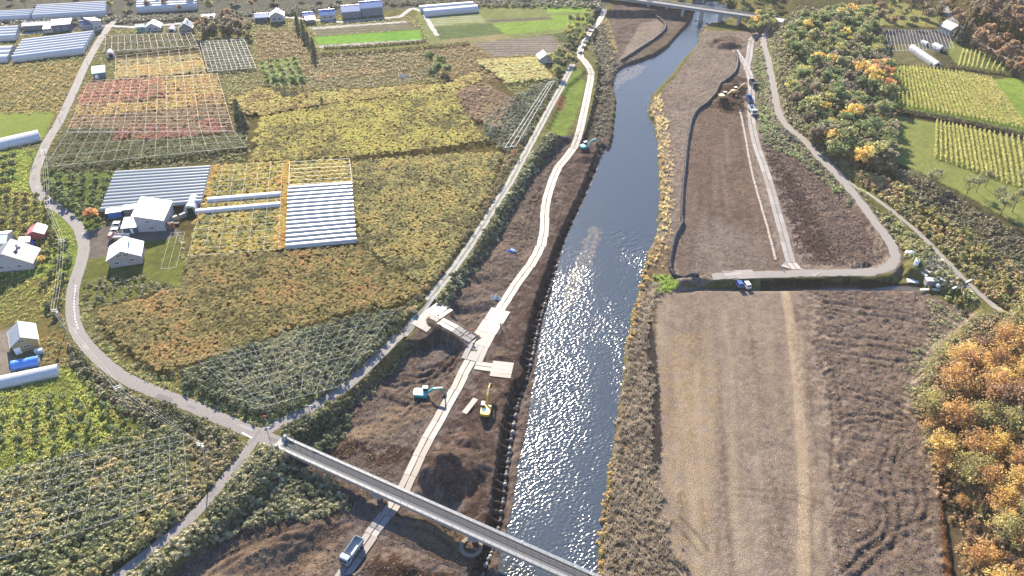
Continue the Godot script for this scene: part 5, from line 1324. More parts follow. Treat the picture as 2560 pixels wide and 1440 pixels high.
	# broken soil: clods on the worked ground, pebbles and straw on the graded ground
	var lump := clod(1)
	var lump2 := clod(2)
	var straw := blades(7, 7, 0.5, 0.5)
	var S := [pc(86, 70, 62), pc(110, 92, 84), pc(130, 112, 102), pc(146, 128, 118)]
	for e in [[lump, 1.6, 0.08, 0.24, "clods of turned dark soil on the river-side works"], [lump2, 0.12, 0.25, 0.5, "big lumps of dug soil on the river-side works"]]:
		cover("soil_clods", e[4], "soil", [55.1,-435.8, 45.0,-399.1, 41.3,-338.5, 31.3,-296.0, 20.5,-292.3, 8.0,-266.9, 0.0,-243.0, -6.4,-221.9, -12.4,-206.5, -18.1,-191.9, -21.1,-183.9, -24.7,-171.0, -30.6,-163.6, -35.6,-152.4, -42.5,-143.0, -47.5,-134.4, -52.9,-125.1, -56.9,-116.6, -61.0,-109.7, -66.0,-101.0, -69.7,-95.4, -74.8,-89.6, -75.8,-82.8, -5.1,-82.8, 3.1,-125.3, 8.3,-165.7, 14.7,-203.1, 25.2,-237.5, 39.1,-281.8], e[1], e[0], S, e[2], e[3], -0.04, 0.02, 0.5, -1.0, M.clod)
	for e in [[lump, 2.0, 0.08, 0.26, "clods of turned brown soil below the autumn wood"], [lump2, 0.12, 0.25, 0.5, "big lumps of turned soil below the autumn wood"]]:
		cover("soil_clods", e[4], "soil", [96.7,-191.3, 131.4,-191.1, 142.2,-178.4, 122.1,-160.6, 110.8,-144.7, 108.4,-126.6, 102.4,-105.3, 92.2,-82.8, 67.8,-82.8, 75.7,-110.8, 83.2,-129.2, 86.5,-149.3, 90.5,-167.5], e[1], e[0], [pc(92, 76, 70), pc(118, 100, 92), pc(142, 124, 114), pc(160, 142, 130)], e[2], e[3], -0.04, 0.02, 0.5, -1.0, M.clod)
	cover("soil_clods", "clods on the churned triangle inside the gravel road", "soil", [107.1,-297.8, 121.6,-294.2, 127.5,-265.3, 129.7,-240.2, 129.8,-216.5, 127.8,-207.6, 119.5,-204.2, 97.1,-205.8, 97.7,-219.4, 100.7,-245.9, 103.7,-276.7], 1.6, lump, [pc(84, 68, 62), pc(116, 98, 90), pc(146, 128, 118)], 0.15, 0.45, -0.04, 0.02, 0.2, -1.0, M.clod)
	cover("pebbles", "fine stones and crumbs on the graded terrace field", "pebbles", [47.6,-190.7, 94.1,-191.1, 87.1,-149.3, 82.7,-129.2, 75.7,-110.8, 67.8,-82.8, 35.4,-82.8, 34.5,-110.8, 37.7,-143.3], 0.45, lump, [pc(130, 116, 106), pc(150, 134, 122), pc(184, 166, 150)], 0.06, 0.2, -0.03, 0.0, 0.0, -1.0, M.clod)
	cover("pebbles", "fine stones on the terrace inside the sandbag wall", "pebbles", [107.7,-423.0, 127.9,-423.0, 134.5,-404.9, 107.9,-329.8, 97.1,-276.7, 94.2,-245.9, 92.3,-219.4, 89.3,-202.0, 55.4,-198.3, 47.8,-200.9, 53.5,-229.5, 59.1,-263.8, 63.9,-309.3, 64.6,-328.9, 81.7,-362.0], 0.7, lump, [pc(96, 82, 74), pc(132, 116, 106), pc(170, 152, 140)], 0.1, 0.3, -0.03, 0.0, 0.0, -1.0, M.clod)
	cover("straw", "dead straw strewn over the turned soil below the autumn wood", "straw", [97.7,-190.3, 131.1,-190.3, 140.9,-178.4, 120.9,-160.6, 109.7,-144.7, 107.4,-126.6, 101.4,-105.3, 91.4,-82.8, 70.7,-82.8, 77.6,-110.8, 84.8,-129.2, 87.6,-149.3], 1.0, straw, [pc(120, 104, 86), pc(146, 130, 104), pc(150, 138, 108)], 0.35, 0.9, -0.1, 0.0, 0.35)
	cover("straw", "dead straw strewn over the mud of the river-side works", "straw", [18.7,-290.5, 7.9,-263.8, -2.2,-234.8, -12.1,-205.3, -21.2,-180.4, -27.4,-167.5, -36.0,-151.7, -44.6,-136.1, -54.1,-121.5, -62.3,-107.4, -72.2,-92.0, -49.5,-85.4, -39.3,-105.3, -27.8,-119.1, -24.0,-143.3, -11.8,-165.7, 6.7,-205.3, 17.3,-260.7], 0.8, straw, [pc(104, 90, 78), pc(132, 116, 98), pc(144, 132, 106)], 0.35, 0.9, -0.1, 0.0, 0.4)

	# ---------------- single plants
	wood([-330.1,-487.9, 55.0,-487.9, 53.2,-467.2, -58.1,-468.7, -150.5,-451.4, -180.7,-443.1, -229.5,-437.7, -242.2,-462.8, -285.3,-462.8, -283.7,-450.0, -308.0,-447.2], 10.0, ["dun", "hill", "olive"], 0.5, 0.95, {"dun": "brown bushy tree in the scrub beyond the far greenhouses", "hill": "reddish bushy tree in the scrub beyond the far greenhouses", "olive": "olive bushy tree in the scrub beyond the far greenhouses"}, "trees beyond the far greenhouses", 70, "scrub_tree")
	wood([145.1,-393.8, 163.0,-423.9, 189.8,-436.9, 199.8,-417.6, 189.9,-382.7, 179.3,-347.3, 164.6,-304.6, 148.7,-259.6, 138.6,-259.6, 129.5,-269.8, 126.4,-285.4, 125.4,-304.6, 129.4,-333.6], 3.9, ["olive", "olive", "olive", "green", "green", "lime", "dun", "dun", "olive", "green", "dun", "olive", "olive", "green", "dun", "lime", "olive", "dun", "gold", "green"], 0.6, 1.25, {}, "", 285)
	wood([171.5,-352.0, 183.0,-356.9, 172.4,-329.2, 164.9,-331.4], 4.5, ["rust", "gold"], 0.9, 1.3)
	wood([108.7,-135.3, 124.3,-150.9, 138.7,-159.8, 156.5,-163.2, 169.0,-164.9, 119.9,-83.3, 100.2,-83.3, 101.4,-93.4, 105.1,-105.7, 105.8,-119.6], 3.4, ["maple", "maple", "birch", "umber", "umber", "maple", "moss", "umber", "birch", "moss"], 0.6, 1.45, {}, "", 210)
	wood([114.0,-118.8, 118.2,-117.6, 115.7,-101.8, 106.6,-84.4, 101.2,-85.3, 103.3,-96.7], 5.0, ["birch", "birch", "maple"], 0.8, 1.1)
	wood([250.0,-430.6, 321.0,-437.5, 253.7,-322.4, 243.2,-350.0, 240.2,-378.6, 239.5,-398.8], 4.2, ["hill", "hill", "hill", "dun"], 0.7, 1.3, {"dun": "grey-brown half-bare tree on the steep hillside above the asphalt road"}, "", 120)
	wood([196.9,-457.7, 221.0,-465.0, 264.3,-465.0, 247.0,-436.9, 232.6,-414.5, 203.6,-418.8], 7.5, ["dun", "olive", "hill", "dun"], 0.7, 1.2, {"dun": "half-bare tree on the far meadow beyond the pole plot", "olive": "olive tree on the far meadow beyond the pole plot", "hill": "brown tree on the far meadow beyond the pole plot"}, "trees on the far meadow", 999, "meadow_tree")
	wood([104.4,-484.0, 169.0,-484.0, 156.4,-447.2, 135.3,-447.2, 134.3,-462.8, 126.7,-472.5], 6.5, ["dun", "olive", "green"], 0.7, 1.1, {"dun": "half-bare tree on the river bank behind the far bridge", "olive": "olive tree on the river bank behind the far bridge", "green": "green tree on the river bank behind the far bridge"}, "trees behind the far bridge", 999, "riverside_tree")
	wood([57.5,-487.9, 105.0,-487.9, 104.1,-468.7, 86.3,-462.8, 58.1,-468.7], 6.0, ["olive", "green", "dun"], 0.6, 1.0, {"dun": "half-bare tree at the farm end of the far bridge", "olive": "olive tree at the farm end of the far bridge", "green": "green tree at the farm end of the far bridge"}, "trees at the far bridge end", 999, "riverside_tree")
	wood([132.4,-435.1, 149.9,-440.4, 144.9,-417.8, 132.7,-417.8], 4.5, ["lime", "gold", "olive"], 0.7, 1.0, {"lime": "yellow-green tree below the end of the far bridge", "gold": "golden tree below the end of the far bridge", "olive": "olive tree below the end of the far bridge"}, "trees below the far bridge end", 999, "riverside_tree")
	wood([-170.6,-411.7, -165.6,-424.1, -153.1,-427.3, -142.2,-411.7, -141.9,-402.7, -155.2,-403.9, -165.6,-402.7], 5.0, ["dun", "dun", "hill"], 0.8, 1.15, {"dun": "brown bushy tree above the small net frame", "hill": "reddish bushy tree above the small net frame"}, "brown trees above the net frame", 999, "bushy_tree")
	wood([32.6,-427.3, 47.8,-447.2, 41.3,-408.7, 30.5,-375.0, 22.3,-352.5, 19.1,-369.8, 27.6,-397.0], 4.5, ["dun", "olive", "lime"], 0.45, 0.75, {"dun": "grey shrubby tree on the farm side of the levee lane", "olive": "olive shrubby tree on the farm side of the levee lane", "lime": "yellowish shrubby tree on the farm side of the levee lane"}, "shrubby trees by the levee lane", 999, "shrubby_tree")
	for e in [[-118.8,-419.7,1], [-112.8,-407.5,1], [-107.8,-395.8,0.8], [-101.7,-380.3,1.05]]: plant("cypress", e[0], e[1], e[2])
	for e in [[-41.1,-367.3,1], [-35.9,-352.5,1.15], [-31.3,-354.9,0.9], [-34.7,-362.2,1]]: plant("green", e[0], e[1], e[2] * 0.85, "dark rounded tree in the clump on the weedy plot", "clump on the weedy plot", "clump_tree")
	for e in [[-111.0,-339.9,1], [-106.8,-337.2,1.1], [-102.5,-337.2,1.1], [-98.7,-339.9,1]]: plant("green", e[0], e[1], e[2] * 0.75, "dark hedge tree in the row behind the yellow vines", "hedge trees behind the vines", "hedge_tree")
	for e in [[-119.4,-307.1,1.1], [-115.4,-300.1,1], [-122.5,-313.0,0.8]]: plant("cypress", e[0], e[1], e[2], "dark upright conifer at the corner of the trellis frame", "conifers by the trellis frame")
	plant("cypress", -86.25, -322.45, 0.5, "lone small conical shrub on the dark hedge line")
	plant("rust", -148.23, -226.05, 0.8, "orange-red tree beside the blue container", "tree beside the farmyard")
	plant("bare", -192.10, -270.62, 0.8, "leafless spreading tree standing at the bend of the road")
	plant("fir", -151.67, -422.18, 0.8, "small dark fir among the far brown trees", "firs far off")
	plant("fir", -159.11, -417.19, 0.7, "dark fir beside the two-storey far house", "firs far off")
	plant("fir", 187.07, -366.86, 0.9, "dark green fir at the edge of the vineyard clearing")
	for e in [[236.4,-394.9,1.1], [237.8,-392.6,1.2], [235.7,-399.5,0.8]]: plant("fir", e[0], e[1], e[2], "dark fir beside the hillside farmhouse", "firs by the hillside farmhouse")
	for e in [[-153.7,-210.4,1], [-152.3,-212.3,0.9], [-157.3,-215.1,1], [-155.3,-205.8,1], [-149.9,-201.3,1.1], [-146.6,-201.3,1], [-148.8,-194.8,1], [-143.9,-192.7,1], [-148.9,-189.6,0.9], [-143.0,-186.6,0.9], [-142.4,-178.7,1], [-138.2,-174.9,1], [-139.6,-180.6,0.9]]: plant("shrub", e[0], e[1], e[2] * 1.15, "dark garden shrub between the grey-roofed house and the road", "garden shrubs by the road")
	plant("gold", -154.78, -201.30, 0.42, "bright yellow shrub beside the grey-roofed house", "", "bush")
	for e in [[155.0,-245.3,1], [159.0,-247.6,0.9], [166.9,-239.7,1.1], [173.5,-244.7,0.8], [178.2,-247.6,0.9], [175.4,-233.7,1], [174.2,-228.4,1], [189.2,-244.7,1.05], [179.9,-231.0,1], [151.2,-250.5,0.7]]: plant("thin", e[0], e[1], e[2])
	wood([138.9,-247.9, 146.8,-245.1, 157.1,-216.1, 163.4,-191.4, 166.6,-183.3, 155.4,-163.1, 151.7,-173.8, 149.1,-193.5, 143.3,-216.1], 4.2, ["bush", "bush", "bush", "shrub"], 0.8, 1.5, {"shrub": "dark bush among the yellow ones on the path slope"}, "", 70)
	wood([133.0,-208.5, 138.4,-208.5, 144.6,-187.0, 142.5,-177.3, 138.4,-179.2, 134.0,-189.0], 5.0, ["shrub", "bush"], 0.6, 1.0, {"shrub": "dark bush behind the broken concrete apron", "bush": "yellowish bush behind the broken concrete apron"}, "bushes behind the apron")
	wood([-60.3,-128.7, -54.0,-132.7, -44.0,-141.2, -44.2,-130.0, -50.4,-125.4], 3.6, ["shrub"], 0.9, 1.4, {"shrub": "rounded dark bush in the thicket below the road fork"}, "bushes below the road fork")
	wood([-23.8,-183.4, -17.2,-201.1, -8.5,-223.5, 0.8,-252.1, 4.6,-255.1, -1.5,-235.2, -10.8,-207.8, -20.2,-185.4], 4.2, ["shrub"], 0.6, 1.1, {"shrub": "bush with pale sunlit tones painted in on the bank between the levee lane and the mud"}, "bushes on the mud-side bank")  # paler clumps in the crown colour imitate sunlit tops
	for e in [[41.1,-189.1,1], [40.2,-186.1,1], [39.3,-183.1,1.1], [38.4,-180.0,1], [37.7,-177.0,1.1], [37.1,-174.0,1], [36.5,-170.7,1], [35.3,-168.2,1], [34.2,-165.8,0.9], [47.0,-211.3,1], [47.3,-207.8,1.1], [45.6,-204.9,1], [44.3,-201.8,1], [43.3,-197.8,1.2], [44.0,-195.3,1.2], [42.1,-193.2,1.1], [52.4,-231.0,0.8], [54.7,-234.2,0.8], [56.0,-243.2,0.9], [57.1,-247.5,0.8], [58.5,-253.3,0.8], [58.9,-258.7,0.9], [61.2,-268.7,0.9], [61.4,-275.2,0.8], [61.7,-280.2,0.7], [50.8,-225.9,0.8], [25.3,-123.3,0.8], [24.8,-121.3,0.9], [24.3,-118.6,0.9], [24.0,-116.2,0.9], [23.6,-114.1,1], [23.2,-112.0,1], [22.6,-110.2,1], [22.0,-108.1,1], [21.5,-106.2,1], [21.6,-103.8,0.9], [20.9,-101.7,1], [20.2,-100.0,0.9], [20.1,-97.0,0.9], [19.7,-94.5,0.9], [19.5,-92.6,0.8], [63.5,-331.0,0.9], [62.8,-323.4,1], [63.3,-316.9,0.9], [62.9,-311.3,0.8], [108.7,-429.6,1], [105.4,-419.6,1], [110.8,-433.4,1], [103.3,-413.5,0.9]]: plant("reedbush", e[0], e[1], e[2] * rng.randf_range(0.85, 1.15), "golden willow bush at the water edge " + ("below the far bridge" if e[1] < -330.0 else "along the upper pool" if e[1] < -215.0 else "beside the bright grass clump" if e[1] < -176.0 else "beside the upper reed bed" if e[1] < -135.0 else "beside the lower reed bed"), "", "", -1.0, [0.85, 1.05])
	# orchards in rows
	var nth := ["first", "second", "third", "fourth", "fifth", "sixth", "seventh", "eighth", "ninth"]
	for a in 9:
		for b in 8:
			var u := a / 8.0
			var v := b / 7.0
			var top := Vector2(-137.64, -139.73).lerp(Vector2(-108.60, -140.45), u)
			var low := Vector2(-128.98, -114.36).lerp(Vector2(-92.99, -126.07), u)
			var q := top.lerp(low, v) + Vector2(rng.randfn(), rng.randfn()) * 0.5
			if rng.randf() < 0.86: plant("apple", q.x, q.y, rng.randf_range(0.65, 1.35), "apple tree on bright grass, %s row from the weathered white tunnel" % nth[b], "", "", -1.0, [0.88, 1.12])
	for a in 7:
		for b in 7:
			var top := Vector2(-195.99, -246.70).lerp(Vector2(-172.25, -239.64), a / 6.0)
			var low := Vector2(-183.28, -212.74).lerp(Vector2(-159.57, -217.55), a / 6.0)
			var q := top.lerp(low, b / 6.0) + Vector2(rng.randfn(), rng.randfn()) * 0.3
			plant("plum", q.x, q.y, rng.randf_range(0.75, 1.1), "brown-green fruit tree, %s row from the red-roofed shed" % nth[6 - b], "", "", -1.0, [0.86, 1.0])
	for a in 6:
		for b in 7:
			var top := Vector2(-179.71, -256.15).lerp(Vector2(-155.80, -257.06), a / 5.0)
			var low := Vector2(-167.07, -239.64).lerp(Vector2(-146.37, -225.03), a / 5.0)
			var q := top.lerp(low, b / 6.0) + Vector2(rng.randfn(), rng.randfn()) * 0.4
			plant("fruit", q.x, q.y, rng.randf_range(0.75, 1.15), "rounded fruit tree in the %s line from the striped film roof" % nth[5 - a], "", "", -1.0, [0.88, 1.02])
	for a in 3:
		for b in 4:
			var q := Vector2(-204.56, -268.67).lerp(Vector2(-199.82, -271.28), a / 2.0).lerp(Vector2(-197.54, -249.60).lerp(Vector2(-191.16, -251.96), a / 2.0), b / 3.0)
			plant("fruit", q.x + rng.randfn() * 0.4, q.y, rng.randf_range(0.8, 1.1), "pale green fruit tree in the rows beside the leafless tree", "fruit rows by the leafless tree")
	for a in 5:
		for b in 5:
			var q := Vector2(-125.26, -367.26).lerp(Vector2(-109.78, -372.40), a / 4.0).lerp(Vector2(-116.15, -344.47).lerp(Vector2(-100.54, -350.08), a / 4.0), b / 4.0)
			plant("fruit", q.x, q.y, rng.randf_range(0.6, 0.95), "grey-green fruit tree on the bright plot, %s row from the hedge trees" % nth[4 - b], "fruit rows on the bright plot")
	# dark hedge lines between the plots
	for e in [["hedge", "dark hedge line between the two big vineyards", [-122.7,-311.0, -112.3,-313.4, -100.8,-317.5, -87.2,-321.6, -78.7,-325.0, -66.9,-329.3], 1.0], ["hedge", "brown hedge along the foot of the vegetable strips", [-99.0,-381.4, -78.9,-384.6, -58.5,-387.9, -37.9,-392.4, -23.0,-397.0], 1.3], ["hedge", "dark hedge between the two hillside vineyards", [165.4,-315.7, 179.7,-309.3, 196.8,-300.8, 209.9,-292.6, 222.8,-285.4], 1.7], ["hedge", "low hedge above the hillside vineyard", [206.8,-364.3, 221.1,-360.8, 234.4,-355.9, 247.5,-351.1, 257.0,-347.3], 1.2], ["hedge", "yellow hedge strip below the bright green vegetables", [-98.2,-390.2, -80.1,-392.4, -63.7,-395.8, -46.6,-399.8], 0.9]]:
		var mm := []
		var o := thing(e[0], e[1], "hedge")
		var v := PackedVector3Array()
		var c := PackedColorArray()
		for q in even(e[2], 0.5):
			for k in 9:
				var at := Vector3(q[0].x + rng.randfn() * 0.5, gy(q[0].x, q[0].y) + rng.randf() * e[3] * 1.3, q[0].y + rng.randfn() * 0.5)
				var g := rng.randf_range(0.6, 1.2)
				var t := pc(84, 84, 56) if k % 3 else pc(112, 96, 70)
				spray(v, c, at, (ball(rng) + Vector3(0, 0.5, 0)).normalized(), rng.randf_range(0.25, 0.5), Color(t.r * g, t.g * g, t.b * g), rng)
		mi("foliage", leaf_mesh(v, c), M.leaf, o)
	# hillside vine rows
	for e in [[[184.5,-360.8, 201.7,-361.8, 218.3,-354.9, 229.8,-347.3], [168.1,-321.5, 186.3,-312.5, 203.5,-303.8, 219.5,-294.8], 33, "green-yellow vine row in the upper hillside vineyard", "rows of the upper hillside vineyard", [pc(150, 160, 72), pc(178, 168, 84), pc(186, 160, 90)]], [[182.8,-302.3, 192.0,-297.7, 202.7,-291.8, 216.2,-285.4], [168.3,-270.7, 178.2,-261.1, 186.1,-252.0, 195.9,-241.9], 20, "yellow vine row in the lower hillside vineyard", "rows of the lower hillside vineyard", [pc(186, 176, 84), pc(160, 160, 78)]], [[231.1,-382.7, 240.9,-381.6, 247.8,-366.9, 257.1,-354.4], [220.7,-364.3, 229.0,-360.8, 238.8,-356.9, 252.3,-349.2], 14, "short vine row beside the hillside farm track", "rows beside the farm track", [pc(170, 176, 96), pc(186, 176, 96)]]]:
		var n: int = e[2]
		for k in n:
			var a := along(e[0], (k + 0.5) / n)
			var b := along(e[1], (k + 0.5) / n)
			var o := thing("vine_row", e[3] + ", the %s counted from the roadside wood" % ordinal(k + 1), "vine row", Vector3(a.x, gy(a.x, a.y), a.y), 0.0, e[4])
			var v := PackedVector3Array()
			var c := PackedColorArray()
			var l := a.distance_to(b)
			for s in int(l / 0.32):
				for j in 3:
					var q := a.lerp(b, s * 0.32 / l)
					var t: Color = e[5][rng.randi() % e[5].size()]
					var g := rng.randf_range(0.65, 1.15)
					spray(v, c, Vector3(q.x - a.x + rng.randfn() * 0.14, gy(q.x, q.y) - o.position.y + rng.randf_range(0.3, 1.9), q.y - a.y), (ball(rng) + Vector3(0, 0.4, 0)).normalized(), rng.randf_range(0.22, 0.4), Color(t.r * g, t.g * g, t.b * g), rng)
			mi("foliage", leaf_mesh(v, c), M.leaf, o)

func ordinal(n: int) -> String:
	var ones := ["", "first", "second", "third", "fourth", "fifth", "sixth", "seventh", "eighth", "ninth", "tenth", "eleventh", "twelfth", "thirteenth", "fourteenth", "fifteenth", "sixteenth", "seventeenth", "eighteenth", "nineteenth"]
	if n < 20: return ones[n]
	return (["twentieth", "thirtieth", "fortieth"][n / 10 - 2]) if n % 10 == 0 else ["twenty", "thirty", "forty"][n / 10 - 2] + "-" + ones[n % 10]

func along(p: Array, t: float) -> Vector2:
	var n := p.size() / 2 - 1
	var k := mini(int(t * n), n - 1)
	return Vector2(p[k * 2], p[k * 2 + 1]).lerp(Vector2(p[k * 2 + 2], p[k * 2 + 3]), t * n - k)
# ---------------------------------------------------------------- bridges
func bridges() -> void:
	near_bridge()
	far_bridge()

func bar(parent: Node, called: String, a: Vector3, b: Vector3, r: float, m: Material, n := 4) -> MeshInstance3D:
	var st := st_new()
	rod(st, a, b, r, r, n)
	return mi(called, done(st), m, parent)

func near_bridge() -> void:
	var a := Vector2(-57.68, -124.92)
	var b := Vector2(14.09, -88.69)
	var d := (b - a).normalized()
	var L := a.distance_to(b) + 30.0
	var o := thing("road_bridge", "narrow concrete road bridge with steel railings crossing the river", "bridge", Vector3(a.x, 0.35, a.y), atan2(-d.y, d.x))
	var deck := worn(lin(0.1, 0.098, 0.096), 0.9, 6.0)
	var rail := mat(lin(0.36, 0.37, 0.38), 0.45, 0.2)
	var edge := worn(lin(0.17, 0.165, 0.158), 0.9, 3.0)
	var n := int(L / 12.0) + 1
	for k in n:
		mi("deck_slab", box_mesh(Vector3(k * 12.0 + 6.0, 0.12, 0), Vector3(11.96, 0.24, 3.0)), deck, o)
		mi("girder", box_mesh(Vector3(k * 12.0 + 6.0, -0.5, -1.2), Vector3(11.9, 1.0, 0.45)), M.concrete, o)
		mi("girder", box_mesh(Vector3(k * 12.0 + 6.0, -0.5, 1.2), Vector3(11.9, 1.0, 0.45)), M.concrete, o)
		for s in [-1.0, 1.0]:
			mi("kerb", box_mesh(Vector3(k * 12.0 + 6.0, 0.22, s * 1.62), Vector3(11.98, 0.42, 0.22)), edge, o)
	for s in [-1.0, 1.0]:
		bar(o, "top_rail", Vector3(0.3, 1.45, s * 1.62), Vector3(L, 1.45, s * 1.62), 0.09, rail, 6)
		bar(o, "lower_rail", Vector3(0.3, 1.08, s * 1.62), Vector3(L, 1.08, s * 1.62), 0.05, rail)
		bar(o, "lower_rail", Vector3(0.3, 0.8, s * 1.62), Vector3(L, 0.8, s * 1.62), 0.05, rail)
		for k in int(L / 2.0) + 1:
			bar(o, "rail_post", Vector3(0.4 + k * 2.0, 0.5, s * 1.62), Vector3(0.4 + k * 2.0, 1.44, s * 1.62), 0.06, rail)
		mi("end_pillar", box_mesh(Vector3(-0.3, 0.75, s * 1.68), Vector3(0.7, 1.6, 0.7)), M.concrete, o)
	mi("abutment", box_mesh(Vector3(-0.9, -1.9, 0), Vector3(1.8, 3.6, 4.6)), M.concrete, o)
	for px in [Vector2(-32.67, -110.30), Vector2(-9.22, -98.83), Vector2(10.35, -88.54)]:
		var t: float = (px - a).dot(d)
		var p := Node3D.new()
		p.name = "pier"
		o.add_child(p, true)
		p.position = Vector3(t, 0, 0)
		mi("pier_cap", box_mesh(Vector3(0, -1.3, 0), Vector3(1.5, 0.7, 3.6)), M.concrete, p)
		var st := st_new()
		rod(st, Vector3(0, -1.6, 0), Vector3(0, -7.0, 0), 0.75, 0.75, 14)
		mi("column", done(st, false), M.concrete, p)
	# round footing collar at the middle pier
	var c := Vector2(-9.28, -98.34)
	var st := st_new()
	for k in 20:
		var e := TAU * k / 20.0
		bx(st, Vector3(cos(e) * 2.2, 0, sin(e) * 2.2), Vector3(0.9, 0.16, 0.74), Basis(Vector3.UP, -e))
	var f: Node3D = tag(mi("footing_ring", done(st), worn(lin(0.24, 0.2, 0.15), 0.95, 0.7)), "pale sandy collar of blocks round the foot of the bridge pier", "footing")
	f.position = Vector3(c.x, gy(c.x, c.y) + 0.1, c.y)

func far_bridge() -> void:
	var a := Vector2(53.45, -472.28)
	var b := Vector2(147.38, -428.70)
	var d := (b - a).normalized()
	var L := a.distance_to(b)
	var o := thing("road_bridge", "long grey girder bridge with low parapets crossing the river upstream", "bridge", Vector3(a.x, 2.2, a.y), atan2(-d.y, d.x))
	mi("deck", box_mesh(Vector3(L * 0.5, 0.0, 0), Vector3(L, 0.35, 5.0)), M.asphalt, o)
	for s in [-1.0, 1.0]:
		mi("girder", box_mesh(Vector3(L * 0.5, -0.65, s * 1.9), Vector3(L - 1.0, 0.95, 0.45)), mat(lin(0.22, 0.25, 0.27), 0.6), o)
		mi("parapet", box_mesh(Vector3(L * 0.5, 0.3, s * 2.42), Vector3(L, 0.5, 0.24)), worn(lin(0.27, 0.275, 0.28), 0.8), o)
		bar(o, "hand_rail", Vector3(0, 1.15, s * 2.42), Vector3(L, 1.15, s * 2.42), 0.07, M.steel)
	for q in [[77.3,-450.2], [87.2,-444.7], [98.1,-444.9], [110.0,-444.9], [120.3,-440.9], [131.0,-438.0]]:
		var t: float = (Vector2(q[0], q[1]) - a).dot(d)
		var st := st_new()
		prism(st, [Vector3(-0.8, 0, -2.4), Vector3(0.8, 0, -2.4), Vector3(0.8, 0, 2.4), Vector3(-0.8, 0, 2.4)], Vector3(t, -1.4, 0), Vector3(t, -8.0, 0))
		mi("pier", done(st), M.concrete, o)
	for e in [[-3.0, "abutment"], [L + 2.0, "abutment"]]:
		mi(e[1], box_mesh(Vector3(e[0], -2.5, 0), Vector3(7.0, 5.0, 6.4)), M.concrete, o)

# ---------------------------------------------------------------- houses
func pent(st: SurfaceTool, w: float, h: float, rise: float, z0: float, z1: float) -> void:
	prism(st, [Vector3(-w, -0.3, 0), Vector3(w, -0.3, 0), Vector3(w, h, 0), Vector3(0, h + rise, 0), Vector3(-w, h, 0)], Vector3(0, 0, z0), Vector3(0, 0, z1))

